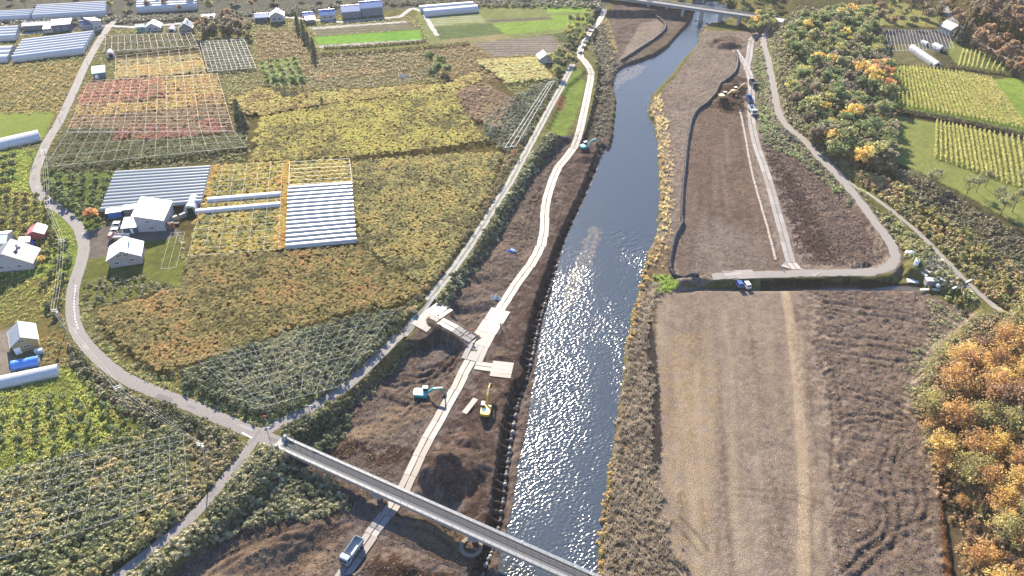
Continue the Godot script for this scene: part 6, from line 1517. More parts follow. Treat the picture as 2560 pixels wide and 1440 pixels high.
func house(called: String, label: String, category: String, A: Vector2, B: Vector2, depth: float, h: float, rise: float, style: String, wall: Material, roof: Material, wins := [], group := "", base := 0.0) -> Node3D:
	# A and B: the two front corners; style: which way the ridge or slope runs
	var d := (B - A).normalized()
	var w := A.distance_to(B) * 0.5
	var m := (A + B) * 0.5
	var o := thing(called, label, category, Vector3(m.x, gy(m.x, m.y) + base, m.y), atan2(-d.y, d.x), group)
	var st := st_new()
	var ov := 0.4
	if style == "gable":      # ridge runs back, gable faces front
		pent(st, w, h, rise, 0, -depth)
		mi("wall", done(st), wall, o)
		for s in [-1.0, 1.0]:
			var e := Vector3(s * (w + ov), h - rise * ov / w, 0)
			var r := st_new()
			prism(r, [Vector3(0, h + rise + 0.02, 0), Vector3(0, h + rise + 0.2, 0), e + Vector3(0, 0.2, 0), e + Vector3(0, 0.02, 0)], Vector3(0, 0, ov), Vector3(0, 0, -depth - ov))
			mi("roof_slope", done(r), roof, o)
	elif style == "ridge":    # ridge runs along the front
		prism(st, [Vector3(0, -0.3, 0), Vector3(0, h, 0), Vector3(0, h + rise, -depth * 0.5), Vector3(0, h, -depth), Vector3(0, -0.3, -depth)], Vector3(-w, 0, 0), Vector3(w, 0, 0))
		mi("wall", done(st), wall, o)
		for s in [0.0, 1.0]:
			var e := Vector3(0, h - rise * ov / (depth * 0.5), ov if s == 0.0 else -depth - ov)
			var t := Vector3(0, h + rise, -depth * 0.5)
			var r := st_new()
			prism(r, [t + Vector3(0, 0.02, 0), t + Vector3(0, 0.2, 0), e + Vector3(0, 0.2, 0), e + Vector3(0, 0.02, 0)], Vector3(-w - ov, 0, 0), Vector3(w + ov, 0, 0))
			mi("roof_slope", done(r), roof, o)
	elif style == "tilt":     # one slope, high at the first corner
		prism(st, [Vector3(-w, -0.3, 0), Vector3(w, -0.3, 0), Vector3(w, h, 0), Vector3(-w, h + rise, 0)], Vector3.ZERO, Vector3(0, 0, -depth))
		mi("wall", done(st), wall, o)
		var r := st_new()
		var k := rise * ov / (2.0 * w)
		prism(r, [Vector3(-w - ov, h + rise + k + 0.02, 0), Vector3(-w - ov, h + rise + k + 0.25, 0), Vector3(w + ov, h - k + 0.25, 0), Vector3(w + ov, h - k + 0.02, 0)], Vector3(0, 0, ov), Vector3(0, 0, -depth - ov))
		mi("roof_slope", done(r), roof, o)
	else:                     # one slope rising to the back
		prism(st, [Vector3(0, -0.3, 0), Vector3(0, h, 0), Vector3(0, h + rise, -depth), Vector3(0, -0.3, -depth)], Vector3(-w, 0, 0), Vector3(w, 0, 0))
		mi("wall", done(st), wall, o)
		var r := st_new()
		var k := rise * ov / depth
		prism(r, [Vector3(0, h - k + 0.02, ov), Vector3(0, h - k + 0.2, ov), Vector3(0, h + rise + k + 0.2, -depth - ov), Vector3(0, h + rise + k + 0.02, -depth - ov)], Vector3(-w - ov, 0, 0), Vector3(w + ov, 0, 0))
		mi("roof_slope", done(r), roof, o)
	if style == "gable":
		bar(o, "ridge_cap", Vector3(0, h + rise + 0.2, ov), Vector3(0, h + rise + 0.2, -depth - ov), 0.1, M.steel)
		for s in [-1.0, 1.0]: bar(o, "gutter", Vector3(s * (w + ov + 0.06), h - rise * ov / w + 0.02, ov), Vector3(s * (w + ov + 0.06), h - rise * ov / w + 0.02, -depth - ov), 0.07, M.steel)
		for k in int(depth / 0.9):
			for s in [-1.0, 1.0]:
				var rp := o.get_child(1 if s < 0.0 else 2)
				bar(rp, "seam", Vector3(0, h + rise + 0.21, ov - 0.3 - k * 0.9), Vector3(s * (w + ov), h - rise * ov / w + 0.21, ov - 0.3 - k * 0.9), 0.025, roof)
	elif style == "ridge":
		bar(o, "ridge_cap", Vector3(-w - ov, h + rise + 0.2, -depth * 0.5), Vector3(w + ov, h + rise + 0.2, -depth * 0.5), 0.1, M.steel)
		bar(o, "gutter", Vector3(-w - ov, h - rise * ov / (depth * 0.5), ov + 0.06), Vector3(w + ov, h - rise * ov / (depth * 0.5), ov + 0.06), 0.07, M.steel)
	if category == "house" and h < 5.0 and style != "tilt":
		mi("chimney", box_mesh(Vector3(w * 0.35, h + rise * 0.8 + 0.3, -depth * 0.6), Vector3(0.5, 1.6, 0.5)), M.steel, o)
	for e in wins:
		# [what, x from the first corner (0-1), height of its middle, width, height]
		var c := Vector3(lerpf(-w, w, e[1]), e[2], 0.0)
		if e[0] == "window":
			var f := mi("window", box_mesh(c, Vector3(e[3] + 0.16, e[4] + 0.16, 0.08)), M.frame, o)
			mi("pane", box_mesh(c + Vector3(0, 0, 0.045), Vector3(e[3], e[4], 0.03)), M.glass, f)
			if e[3] > 1.0: mi("mullion", box_mesh(c + Vector3(0, 0, 0.065), Vector3(0.07, e[4], 0.03)), M.frame, f)
		else:
			var f := mi("door", box_mesh(c, Vector3(e[3], e[4], 0.1)), M.get(e[0], M.frame), o)
			mi("handle", box_mesh(c + Vector3(e[3] * 0.36, 0, 0.07), Vector3(0.08, 0.14, 0.06)), M.steel, f)
	return o

func arch_mesh(w: float, h: float, len: float, shoulder := 0.0) -> ArrayMesh:
	# half tube along z from 0 to -len, closed ends
	var st := st_new()
	st.set_smooth_group(1)
	var pts := [Vector3(w, -0.2, 0)]
	for k in 13:
		var a := PI * k / 12.0
		pts.append(Vector3(cos(a) * w, shoulder + sin(a) * (h - shoulder), 0))
	pts.append(Vector3(-w, -0.2, 0))
	var cen := Vector3(0, h * 0.3, -len * 0.5)
	var back := Vector3(0, 0, -len)
	for k in pts.size() - 1:
		face(st, [pts[k], pts[k + 1], pts[k + 1] + back, pts[k] + back], cen)
	st.set_smooth_group(-1)
	for e in [Vector3.ZERO, back]:
		var p := []
		for q in pts: p.append(q + e)
		face(st, p, cen)
	st.generate_normals()
	return st.commit()

func tunnel(called: String, label: String, A: Vector2, B: Vector2, depth: float, h: float, film: Material, group := "", dark_opening := true, shoulder := 0.6) -> Node3D:
	# its arched end faces front, from corner A to corner B
	var d := (B - A).normalized()
	var w := A.distance_to(B) * 0.5
	var m := (A + B) * 0.5
	var o := thing(called, label, "greenhouse", Vector3(m.x, gy(m.x, m.y), m.y), atan2(-d.y, d.x), group)
	mi("film_cover", arch_mesh(w, h, depth, shoulder), film, o)
	var st := st_new()
	for k in 2:
		prism(st, [Vector3(-w * 0.45, 0, 0), Vector3(w * 0.45, 0, 0), Vector3(w * 0.45, h * 0.68, 0), Vector3(-w * 0.45, h * 0.68, 0)], Vector3(0, 0, -0.05), Vector3(0, 0, 0.06))
	mi("door", done(st), M.black if dark_opening else M.frame, o)  # the black panel stands in for the unlit inside of an open end
	for k in int(depth / 3.0) + 1:
		var r := st_new()
		for s in 12:
			var a := PI * s / 12.0
			var b := PI * (s + 1) / 12.0
			rod(r, Vector3(cos(a) * w * 1.012, shoulder + sin(a) * (h - shoulder) * 1.012, -k * 3.0), Vector3(cos(b) * w * 1.012, shoulder + sin(b) * (h - shoulder) * 1.012, -k * 3.0), 0.035, 0.035, 3, false)
		mi("hoop", done(r), M.pipe, o)
	return o

func multispan(called: String, label: String, q: Array, n: int, h: float, film: Material, base := 0.0, category := "greenhouse", part := "film_bay") -> Node3D:
	# bays lie side by side from the front edge (first two corners) to the back edge (last two)
	var FL := Vector2(q[0], q[1])
	var FR := Vector2(q[2], q[3])
	var BR := Vector2(q[4], q[5])
	var BL := Vector2(q[6], q[7])
	var c := (FL + FR + BR + BL) * 0.25
	var o := thing(called, label, category, Vector3(c.x, gy(c.x, c.y), c.y))
	for k in n:
		var a := FL.lerp(BL, (k + 0.5) / n)
		var b := FR.lerp(BR, (k + 0.5) / n)
		var w := (FL.distance_to(BL) + FR.distance_to(BR)) * 0.25 / n
		var d := (b - a).normalized()
		var e := mi(part, arch_mesh(w * 0.985, h, a.distance_to(b), (h * 0.45 if base == 0.0 else 0.12)), film, o)
		e.position = Vector3(b.x - c.x, base, b.y - c.y)
		# the bay runs from b back towards a
		e.rotation.y = atan2(d.x, d.y)
	if base > 0.0:
		for k in n + 1:
			var a := FL.lerp(BL, float(k) / n)
			var b := FR.lerp(BR, float(k) / n)
			bar(o, "gutter_rail", Vector3(a.x - c.x, base, a.y - c.y), Vector3(b.x - c.x, base, b.y - c.y), 0.06, M.pipe)
			for t in 6:
				var p := a.lerp(b, t / 5.0)
				bar(o, "post", Vector3(p.x - c.x, -0.2, p.y - c.y), Vector3(p.x - c.x, base, p.y - c.y), 0.05, M.pipe)
	return o

func frame(called: String, label: String, q: Array, across: int, deep: int, h: float, r: float, hoops := 0.0, m: Material = null, skip := 0.0) -> Node3D:
	# pipe rails over a field; across: rails from the left edge to the right edge, deep: rails from the front to the back
	if m == null: m = M.pipe
	var FL := Vector2(q[0], q[1])
	var FR := Vector2(q[2], q[3])
	var BR := Vector2(q[4], q[5])
	var BL := Vector2(q[6], q[7])
	var c := (FL + FR + BR + BL) * 0.25
	var o := thing(called, label, "trellis frame", Vector3(c.x, gy(c.x, c.y), c.y))
	var P := func(u: float, v: float, y: float) -> Vector3:
		var e := FL.lerp(FR, u).lerp(BL.lerp(BR, u), v)
		return Vector3(e.x - c.x, y + gy(e.x, e.y) - o.position.y, e.y - c.y)
	for k in across + 1:
		var v := float(k) / maxi(across, 1)
		var jog := rng.randf_range(-0.08, 0.08)
		bar(o, "long_rail", P.call(0.0, v, h + jog), P.call(1.0, v, h - jog), r * (1.5 if k % 4 == 0 else 1.0), m)
		if hoops > 0.0:
			var st := st_new()
			var n := int(FL.distance_to(FR) / hoops)
			for s in n:
				var a: Vector3 = P.call(s / float(n), v, h)
				var b: Vector3 = P.call((s + 0.72) / float(n), v, h)
				var up := Vector3(0, 0.55, 0)
				rod(st, a, a.lerp(b, 0.15) + up * 0.75, r * 0.8, r * 0.8, 3, false)
				rod(st, a.lerp(b, 0.15) + up * 0.75, a.lerp(b, 0.5) + up, r * 0.8, r * 0.8, 3, false)
				rod(st, a.lerp(b, 0.5) + up, a.lerp(b, 0.85) + up * 0.75, r * 0.8, r * 0.8, 3, false)
				rod(st, a.lerp(b, 0.85) + up * 0.75, b, r * 0.8, r * 0.8, 3, false)
			tag(mi("hoop_line", done(st), m, o), "", "", "", "stuff")
	for k in deep + 1:
		var u := float(k) / maxi(deep, 1)
		if rng.randf() < skip: continue
		bar(o, "cross_rail", P.call(u, 0.0, h + 0.06), P.call(u, 1.0, h + 0.06), r, m)
	var st := st_new()
	for k in across + 1:
		for j in deep + 1:
			var e: Vector3 = P.call(float(j) / maxi(deep, 1), float(k) / maxi(across, 1), 0.0)
			rod(st, e - Vector3(0, 0.2, 0), e + Vector3(0, h, 0), r * 0.8, r * 0.8, 3, false)
	tag(mi("post_grid", done(st), m, o), "", "", "", "stuff")
	return o

func buildings() -> void:
	M.frame = mat(lin(0.72, 0.72, 0.70), 0.6)
	M.glass = mat(lin(0.02, 0.025, 0.03), 0.08)
	M.black = mat(lin(0.02, 0.02, 0.022), 0.7)
	var white := worn(lin(0.74, 0.74, 0.73), 0.55, 9.0)
	var pale := worn(lin(0.42, 0.42, 0.41), 0.7, 6.0)
	var bluewall := worn(lin(0.36, 0.385, 0.42), 0.6, 6.0)
	var navy := worn(lin(0.05, 0.09, 0.16), 0.6, 4.0)
	var beige := worn(lin(0.36, 0.325, 0.29), 0.8, 5.0)
	var grey := worn(lin(0.19, 0.2, 0.21), 0.5, 6.0)
	var slate := worn(lin(0.16, 0.18, 0.21), 0.6, 6.0)
	var silver := worn(lin(0.26, 0.29, 0.32), 0.4, 7.0)
	var blue := worn(lin(0.04, 0.16, 0.52), 0.5, 4.0)
	var blueroof := worn(lin(0.07, 0.17, 0.38), 0.45, 6.0)
	var ochre := worn(lin(0.36, 0.28, 0.13), 0.8, 5.0)
	var teal := worn(lin(0.16, 0.42, 0.38), 0.5, 5.0)
	var red := worn(lin(0.42, 0.10, 0.11), 0.6, 4.0)
	var film := worn(lin(0.6, 0.605, 0.61), 0.32, 5.0)
	film.backlight_enabled = true
	film.backlight = lin(0.45, 0.47, 0.46)
	M.film = film
	var thinfilm := worn(lin(0.36, 0.385, 0.38), 0.25, 3.0)
	thinfilm.backlight_enabled = true
	thinfilm.backlight = lin(0.4, 0.44, 0.42)
	M.thinfilm = thinfilm
	var bluefilm := worn(lin(0.05, 0.22, 0.66), 0.4, 3.0)
	# farmyard
	var wh := house("warehouse", "tall white warehouse with one sloping roof in the farmyard", "warehouse", Vector2(-130.31, -219.76), Vector2(-121.02, -220.75), 12.0, 4.4, 2.4, "tilt", bluewall, white, [["window", 0.42, 4.1, 1.6, 0.7], ["window", 0.5, 1.6, 1.5, 0.7], ["steel", 0.72, 1.1, 1.0, 1.7]])
	house("lean_to", "low navy lean-to with a flat white roof beside the white warehouse", "shed", Vector2(-134.84, -218.53), Vector2(-130.40, -219.27), 5.5, 2.6, 0.5, "back", navy, white, [["frame", 0.62, 1.1, 0.8, 1.9]])
	house("storage_container", "blue storage container with a pale roof beside the orange tree", "container", Vector2(-144.25, -228.12), Vector2(-139.91, -229.42), 2.5, 2.5, 0.1, "back", blue, white)
	house("storage_container", "dark grey container behind the navy lean-to", "container", Vector2(-139.22, -230.20), Vector2(-134.87, -231.26), 2.5, 2.5, 0.1, "back", slate, white, [["window", 0.25, 1.6, 1.6, 0.5]])
	tunnel("tunnel_shed", "short white arched tunnel shed beside the warehouse", Vector2(-118.44, -231.79), Vector2(-113.84, -232.32), 8.0, 3.1, film)
	house("house", "beige farmhouse with white gabled roof and rows of windows", "house", Vector2(-131.46, -198.89), Vector2(-121.98, -201.53), 8.0, 3.3, 2.7, "gable", beige, white, [["window", 0.38, 4.3, 1.5, 0.6], ["window", 0.6, 4.3, 1.5, 0.6], ["window", 0.24, 1.7, 1.3, 0.8], ["window", 0.72, 2.1, 1.5, 0.8], ["steel", 0.48, 1.0, 1.7, 1.5]])
	var gh := house("house", "white house with a broad grey roof and two skylights", "house", Vector2(-170.19, -196.09), Vector2(-156.28, -198.46), 8.0, 2.6, 4.4, "gable", pale, grey, [["window", 0.34, 1.8, 1.2, 0.8], ["window", 0.72, 1.8, 1.2, 0.8], ["window", 0.5, 1.6, 0.6, 0.6]])
	for e in [[2.6, -2.6], [2.6, -5.2]]:
		var sl := atan2(4.4, 7.0)
		mi("skylight", box_mesh(Vector3(e[0], 2.6 + 4.4 * (1.0 - e[0] / 7.0) + 0.26, e[1]), Vector3(1.1, 0.12, 0.9), Basis(Vector3.BACK, -sl)), M.glass, gh)
	house("house", "white-roofed house behind the grey-roofed house", "house", Vector2(-176.76, -205.78), Vector2(-168.86, -207.61), 7.0, 4.2, 1.2, "ridge", pale, white, [["window", 0.8, 2.5, 1.2, 1.0]])
	house("red_shed", "small shed with a red and white gabled roof", "shed", Vector2(-166.15, -214.89), Vector2(-161.11, -215.85), 4.6, 2.2, 1.3, "gable", red, white).get_child(1).material_override = red
	house("small_shed", "tiny white shed with a blue tank beside the grey-roofed house", "shed", Vector2(-165.86, -209.92), Vector2(-163.47, -210.86), 2.8, 2.2, 0.4, "tilt", pale, white)
	house("barn", "yellow barn with a silver-blue gabled roof", "barn", Vector2(-141.52, -157.77), Vector2(-136.07, -161.11), 7.5, 3.3, 2.2, "gable", ochre, silver, [["window", 0.42, 4.1, 1.5, 0.6], ["window", 0.54, 1.9, 1.5, 0.6], ["frame", 0.14, 1.2, 1.6, 2.2]])
	# small tunnels below the barn
	for e in [["tunnel_shed", "short blue tarp tunnel below the yellow barn", [-139.3,-151.2, -132.8,-153.4], 3.4, 2.0, bluefilm], ["tunnel_greenhouse", "long weathered white tunnel below the blue tarp tunnel", [-142.7,-143.1, -125.3,-149.1], 4.4, 2.3, film]]:
		var A := Vector2(e[2][0], e[2][1])
		var B := Vector2(e[2][2], e[2][3])
		var d := (B - A).normalized()
		var n := Vector2(d.y, -d.x)
		tunnel(e[0], e[1], B + n * e[3] * 0.0, B + n * e[3], A.distance_to(B), e[4], e[5], "", false, 0.3)
	house("green_shed", "dark shed with a teal sloping roof beside the straight lane", "shed", Vector2(-202.26, -351.03), Vector2(-197.24, -352.94), 5.5, 2.8, 1.2, "back", slate, teal, [["frame", 0.25, 1.1, 1.4, 1.8]])
	tunnel("tunnel_shed", "small rounded white tunnel shed above the teal-roofed shed", Vector2(-206.51, -376.59), Vector2(-203.08, -378.18), 4.5, 3.2, film)
	tunnel("tunnel_greenhouse", "white tunnel greenhouse lying beside the mown green plot", Vector2(-197.14, -287.68), Vector2(-201.32, -294.19), 30.0, 3.0, film, "", false)
	house("house", "small white gabled shed with dark roof slope beside the tan vine plot", "shed", Vector2(14.10, -369.82), Vector2(20.21, -371.36), 6.0, 2.6, 1.8, "gable", pale, slate, [["window", 0.7, 1.5, 1.0, 0.8]])
	# greenhouses of the plain
	multispan("greenhouse_block", "white multi-bay greenhouse beside the straight lane", [-252.0,-371.4, -221.0,-383.0, -226.7,-409.9, -259.0,-397.0], 7, 3.2, film)
	multispan("greenhouse_block", "small three-bay greenhouse at the end of the weedy plot", [-265.9,-369.8, -254.1,-371.9, -260.1,-389.1, -273.7,-387.9], 3, 3.0, film)
	multispan("greenhouse_block", "three-bay greenhouse below the far white-roofed sheds", [-281.9,-399.3, -265.2,-401.6, -272.0,-418.4, -286.6,-416.0], 4, 3.0, film)
	multispan("greenhouse_block", "wide white greenhouse behind the hedge belt", [-271.8,-432.5, -233.0,-439.7, -239.0,-458.5, -277.9,-451.4], 6, 3.4, film)
	multispan("greenhouse_block", "low white greenhouse at the far end of the hedge belt", [-297.9,-428.6, -273.2,-432.5, -275.9,-444.5, -299.7,-440.4], 4, 3.2, film)
	multispan("greenhouse_block", "broad white greenhouse beyond the two-storey far house", [-217.4,-445.2, -184.3,-451.4, -194.3,-477.8, -228.5,-474.7], 7, 3.4, film)
	for e in [[[-49.7,-439.1, -19.6,-447.2, -20.7,-452.8, -52.1,-445.2], "twin tunnel greenhouse nearer the vegetable strips"], [[-53.1,-445.9, -22.4,-453.5, -23.3,-458.5, -54.5,-451.4], "twin tunnel greenhouse nearer the far hedge"]]:
		multispan("tunnel_greenhouse", e[1], e[0], 1, 3.2, film)
	# film roofs over the vines
	multispan("rain_shelter", "striped film rain roof over vines behind the warehouse", [-147.5,-230.0, -112.9,-235.6, -117.9,-262.6, -153.3,-258.2], 12, 0.85, thinfilm, 2.0, "rain shelter", "film_roof")
	multispan("rain_shelter", "striped film rain roof in the middle of the vineyard", [-75.6,-207.1, -52.6,-210.8, -60.6,-250.1, -83.9,-247.1], 15, 0.9, thinfilm, 2.0, "rain shelter", "film_roof")
	multispan("rain_shelter", "single film strip among the bare pipe rows, upper one", [-111.2,-236.4, -85.3,-240.6, -86.0,-243.4, -111.4,-239.2], 1, 0.8, film, 2.0, "rain shelter", "film_roof")
	multispan("rain_shelter", "single film strip among the bare pipe rows, lower one", [-113.0,-228.7, -83.9,-233.5, -84.4,-236.2, -113.3,-231.3], 1, 0.8, film, 2.0, "rain shelter", "film_roof")
	frame("pipe_trellis", "bare pipe rows beside the orange vine column", [-106.8,-202.6, -78.0,-206.7, -90.6,-265.8, -117.7,-262.7], 15, 6, 2.3, 0.025)
	frame("pipe_trellis", "rolled film pipe rows above the striped film roof", [-84.0,-248.1, -60.7,-251.0, -64.6,-268.1, -87.8,-265.8], 6, 1, 2.3, 0.06)
	var wp := mat(lin(0.55, 0.54, 0.53), 0.6)
	frame("pipe_trellis", "white trellis frame over the multicoloured vines", [-187.2,-291.1, -117.6,-292.6, -142.6,-352.3, -201.0,-343.8], 16, 15, 2.3, 0.029, 0.0, wp)
	frame("pipe_trellis", "white trellis frame over the grey-green and amber vines", [-189.0,-345.6, -147.9,-351.3, -162.3,-386.4, -200.8,-374.5], 8, 8, 2.3, 0.029, 0.0, wp)
	frame("pipe_trellis", "trellis poles over the dark green canopy", [-182.3,-261.4, -108.3,-278.4, -117.0,-291.9, -186.8,-290.4], 3, 15, 2.3, 0.022, 0.0, wp)
	frame("pipe_trellis", "small grey net frame above the conifers", [-148.0,-355.2, -125.9,-360.1, -142.2,-397.7, -164.6,-394.8], 12, 10, 2.2, 0.04, 0.0, wp)
	frame("pipe_trellis", "thin poles over the far fruit canopy", [-209.0,-380.9, -163.9,-388.6, -173.3,-407.2, -217.4,-402.4], 2, 14, 2.4, 0.04, 0.0, wp)
	frame("pipe_trellis", "hooped pipe frame over the orchard beside the narrow lane", [-119.0,-87.7, -75.3,-108.3, -82.6,-126.6, -124.1,-114.5], 8, 13, 2.6, 0.015, 1.1, wp)
	frame("pipe_trellis", "hooped pipe frame over the orchard in the road fork", [-67.0,-135.1, -46.6,-143.1, -35.4,-174.0, -88.5,-154.0], 9, 11, 2.4, 0.013, 1.0, wp)
	frame("pipe_trellis", "low pipe frame of the uncovered vegetable tunnel", [-114.4,-197.6, -109.7,-198.5, -113.7,-218.8, -118.3,-218.3], 1, 2, 0.8, 0.022, 0.0, M.pipe)
	frame("pipe_trellis", "pole rows on the bluish hillside plot", [190.8,-378.6, 227.4,-382.9, 235.3,-408.3, 200.5,-409.5], 1, 20, 2.0, 0.04, 0.0, wp)
	frame("pipe_trellis", "slanting poles in the shrubby orchard by the levee lane", [-2.9,-277.6, 1.6,-279.3, 19.9,-343.1, 17.5,-343.1], 1, 2, 2.2, 0.06, 0.0, wp)
	# far houses
	for e in [["house", "dark far house with white roof above the straight lane greenhouse", [-251.9,-413.5, -242.5,-416.0], 7.0, 4.0, 0.6, "back", navy, white],
			["shed", "long white-roofed far shed left of the dark house", [-269.0,-416.0, -255.6,-418.4], 5.0, 2.8, 0.8, "ridge", slate, white],
			["shed", "low white-roofed far shed touching the dark house", [-255.8,-412.3, -251.5,-413.5], 4.0, 2.4, 0.4, "back", pale, white],
			["house", "dark two-part far house at the head of the straight lane", [-235.7,-413.5, -229.9,-415.3], 6.0, 4.0, 1.5, "ridge", slate, navy],
			["house", "white gabled far house at the head of the straight lane", [-229.9,-415.3, -226.9,-419.7], 6.0, 4.6, 1.6, "tilt", pale, white],
			["shed", "teal-walled far shed beside the white gabled cottage", [-205.4,-413.5, -201.5,-414.7], 4.0, 3.0, 0.6, "ridge", teal, teal],
			["house", "white gabled far cottage facing the fruit canopy", [-201.1,-414.7, -193.6,-416.0], 6.0, 2.4, 2.2, "gable", pale, white],
			["house", "grey far barn with a rounded white gable", [-180.9,-411.1, -174.7,-412.3], 7.0, 3.4, 2.4, "gable", grey, silver],
			["house", "two-storey dark far house with flat white roof", [-170.6,-417.2, -163.9,-418.4], 6.0, 6.0, 0.4, "back", slate, white],
			["shed", "far shed with a dark blue roof beside the white gabled house", [-144.8,-429.9, -137.9,-431.2], 6.0, 2.6, 1.2, "ridge", navy, blueroof],
			["house", "far white gabled house between the blue-roofed sheds", [-136.2,-429.9, -129.2,-431.2], 6.0, 3.6, 2.0, "gable", pale, white],
			["shed", "small far shed with bright blue roof", [-118.2,-432.5, -113.0,-433.8], 5.0, 2.6, 1.2, "ridge", slate, blueroof],
			["shed", "white-roofed far shed below the bright blue roof", [-115.7,-427.3, -111.0,-428.6], 4.0, 2.2, 0.4, "back", slate, white],
			["house", "far house with blue hipped roof and white walls", [-108.6,-432.5, -100.8,-434.4], 7.0, 3.0, 1.8, "ridge", pale, blueroof],
			["barn", "long dark barn with a blue metal roof, lower half", [-96.4,-435.1, -86.3,-437.7], 9.0, 4.0, 2.0, "ridge", slate, blueroof],
			["barn", "long dark barn with a blue metal roof, taller half", [-86.1,-438.4, -74.4,-441.8], 9.0, 5.0, 2.2, "ridge", slate, blueroof],
			["house", "hillside farmhouse with a grey gabled roof beside the firs", [235.0,-404.2, 242.2,-406.6], 8.0, 3.6, 2.4, "gable", pale, grey]]:
		house(e[0], e[1], e[0], Vector2(e[2][0], e[2][1]), Vector2(e[2][2], e[2][3]), e[3], e[4], e[5], e[6], e[7], e[8], [["window", 0.3, 1.7, 1.4, 1.0], ["window", 0.7, 1.7, 1.4, 1.0]])
	tunnel("tunnel_shed", "small white tunnel beside the grey far barn", Vector2(-188.53, -412.28), Vector2(-184.14, -412.89), 4.0, 2.8, film)
	tunnel("tunnel_greenhouse", "long white tunnel greenhouse on the hillside plot", Vector2(208.26, -361.81), Vector2(212.24, -362.31), 24.0, 3.0, film)
	tunnel("tunnel_shed", "short white tunnel beside the long hillside tunnel", Vector2(219.78, -382.66), Vector2(223.78, -383.75), 6.0, 2.8, film)
	tunnel("tunnel_shed", "tiny white tunnel above the long hillside tunnel", Vector2(215.78, -389.27), Vector2(218.77, -390.39), 4.0, 2.4, film)
# ---------------------------------------------------------------- machines and vehicles
func wheel(parent: Node, at: Vector3, r: float, w: float) -> void:
	var st := st_new()
	rod(st, at - Vector3(w * 0.5, 0, 0), at + Vector3(w * 0.5, 0, 0), r, r, 14)
	var t := mi("wheel", done(st), M.rubber, parent)
	var h := st_new()
	rod(h, at - Vector3(w * 0.53, 0, 0), at + Vector3(w * 0.53, 0, 0), r * 0.5, r * 0.5, 10)
	mi("rim", done(h), M.steel, t)

func cab_shape(w: float, h: float, l: float, lean: float) -> ArrayMesh:
	# side outline swept across; front at -z
	var st := st_new()
	prism(st, [Vector3(0, 0, 0), Vector3(0, 0, -l), Vector3(0, h * 0.45, -l - 0.02), Vector3(0, h * 0.93, -l + lean), Vector3(0, h, -l + lean + 0.15), Vector3(0, h, -0.05), Vector3(0, h * 0.9, 0)], Vector3(-w * 0.5, 0, 0), Vector3(w * 0.5, 0, 0))
	return done(st)

func dump_truck(label: String, at: Vector2, dir: Vector2, paint: Material, floor_paint: Material, s := 1.0) -> void:
	var o := thing("dump_truck", label, "truck", Vector3(at.x, gy(at.x, at.y) + 0.16, at.y), atan2(-dir.x, -dir.y))
	o.scale = Vector3.ONE * s
	mi("chassis", box_mesh(Vector3(0, 0.75, 0.2), Vector3(0.9, 0.3, 7.2)), M.black, o)
	var c := mi("cab", cab_shape(2.45, 2.3, 1.9, 0.25), paint, o)
	c.position = Vector3(0, 0.6, -1.9)
	var g := mi("windscreen", box_mesh(Vector3(0, 1.45, -1.86), Vector3(2.1, 0.85, 0.06), Basis(Vector3.RIGHT, 0.22)), M.glass, c)
	for x in [-1.0, 1.0]:
		mi("side_window", box_mesh(Vector3(x * 1.225, 1.5, -0.95), Vector3(0.04, 0.7, 1.1)), M.glass, c)
		mi("headlight", box_mesh(Vector3(x * 0.95, 0.35, -1.93), Vector3(0.35, 0.2, 0.06)), M.frame, c)
		mi("mirror", box_mesh(Vector3(x * 1.42, 1.5, -1.85), Vector3(0.16, 0.5, 0.1)), M.black, c)
	mi("bumper", box_mesh(Vector3(0, 0.1, -1.95), Vector3(2.45, 0.4, 0.16)), M.black, c)
	mi("cab_visor", box_mesh(Vector3(0, 2.2, 0.12), Vector3(2.4, 0.5, 0.16)), M.black, c)
	var b := Node3D.new()
	b.name = "tipper_bed"
	o.add_child(b, true)
	b.position = Vector3(0, 1.1, 0.9)
	mi("bed_floor", box_mesh(Vector3(0, 0.1, 0), Vector3(2.3, 0.16, 5.2)), floor_paint, b)
	for x in [-1.0, 1.0]:
		mi("side_board", box_mesh(Vector3(x * 1.19, 0.72, 0), Vector3(0.09, 1.25, 5.3)), paint, b)
	mi("tailgate", box_mesh(Vector3(0, 0.72, 2.66), Vector3(2.3, 1.2, 0.09)), paint, b)
	mi("head_board", box_mesh(Vector3(0, 0.9, -2.64), Vector3(2.3, 1.6, 0.1)), paint, b)
	for z in [-2.9, 1.4, 2.7]:
		for x in [-1.0, 1.0]: wheel(o, Vector3(x * 1.02, 0.5, z), 0.5, 0.34)

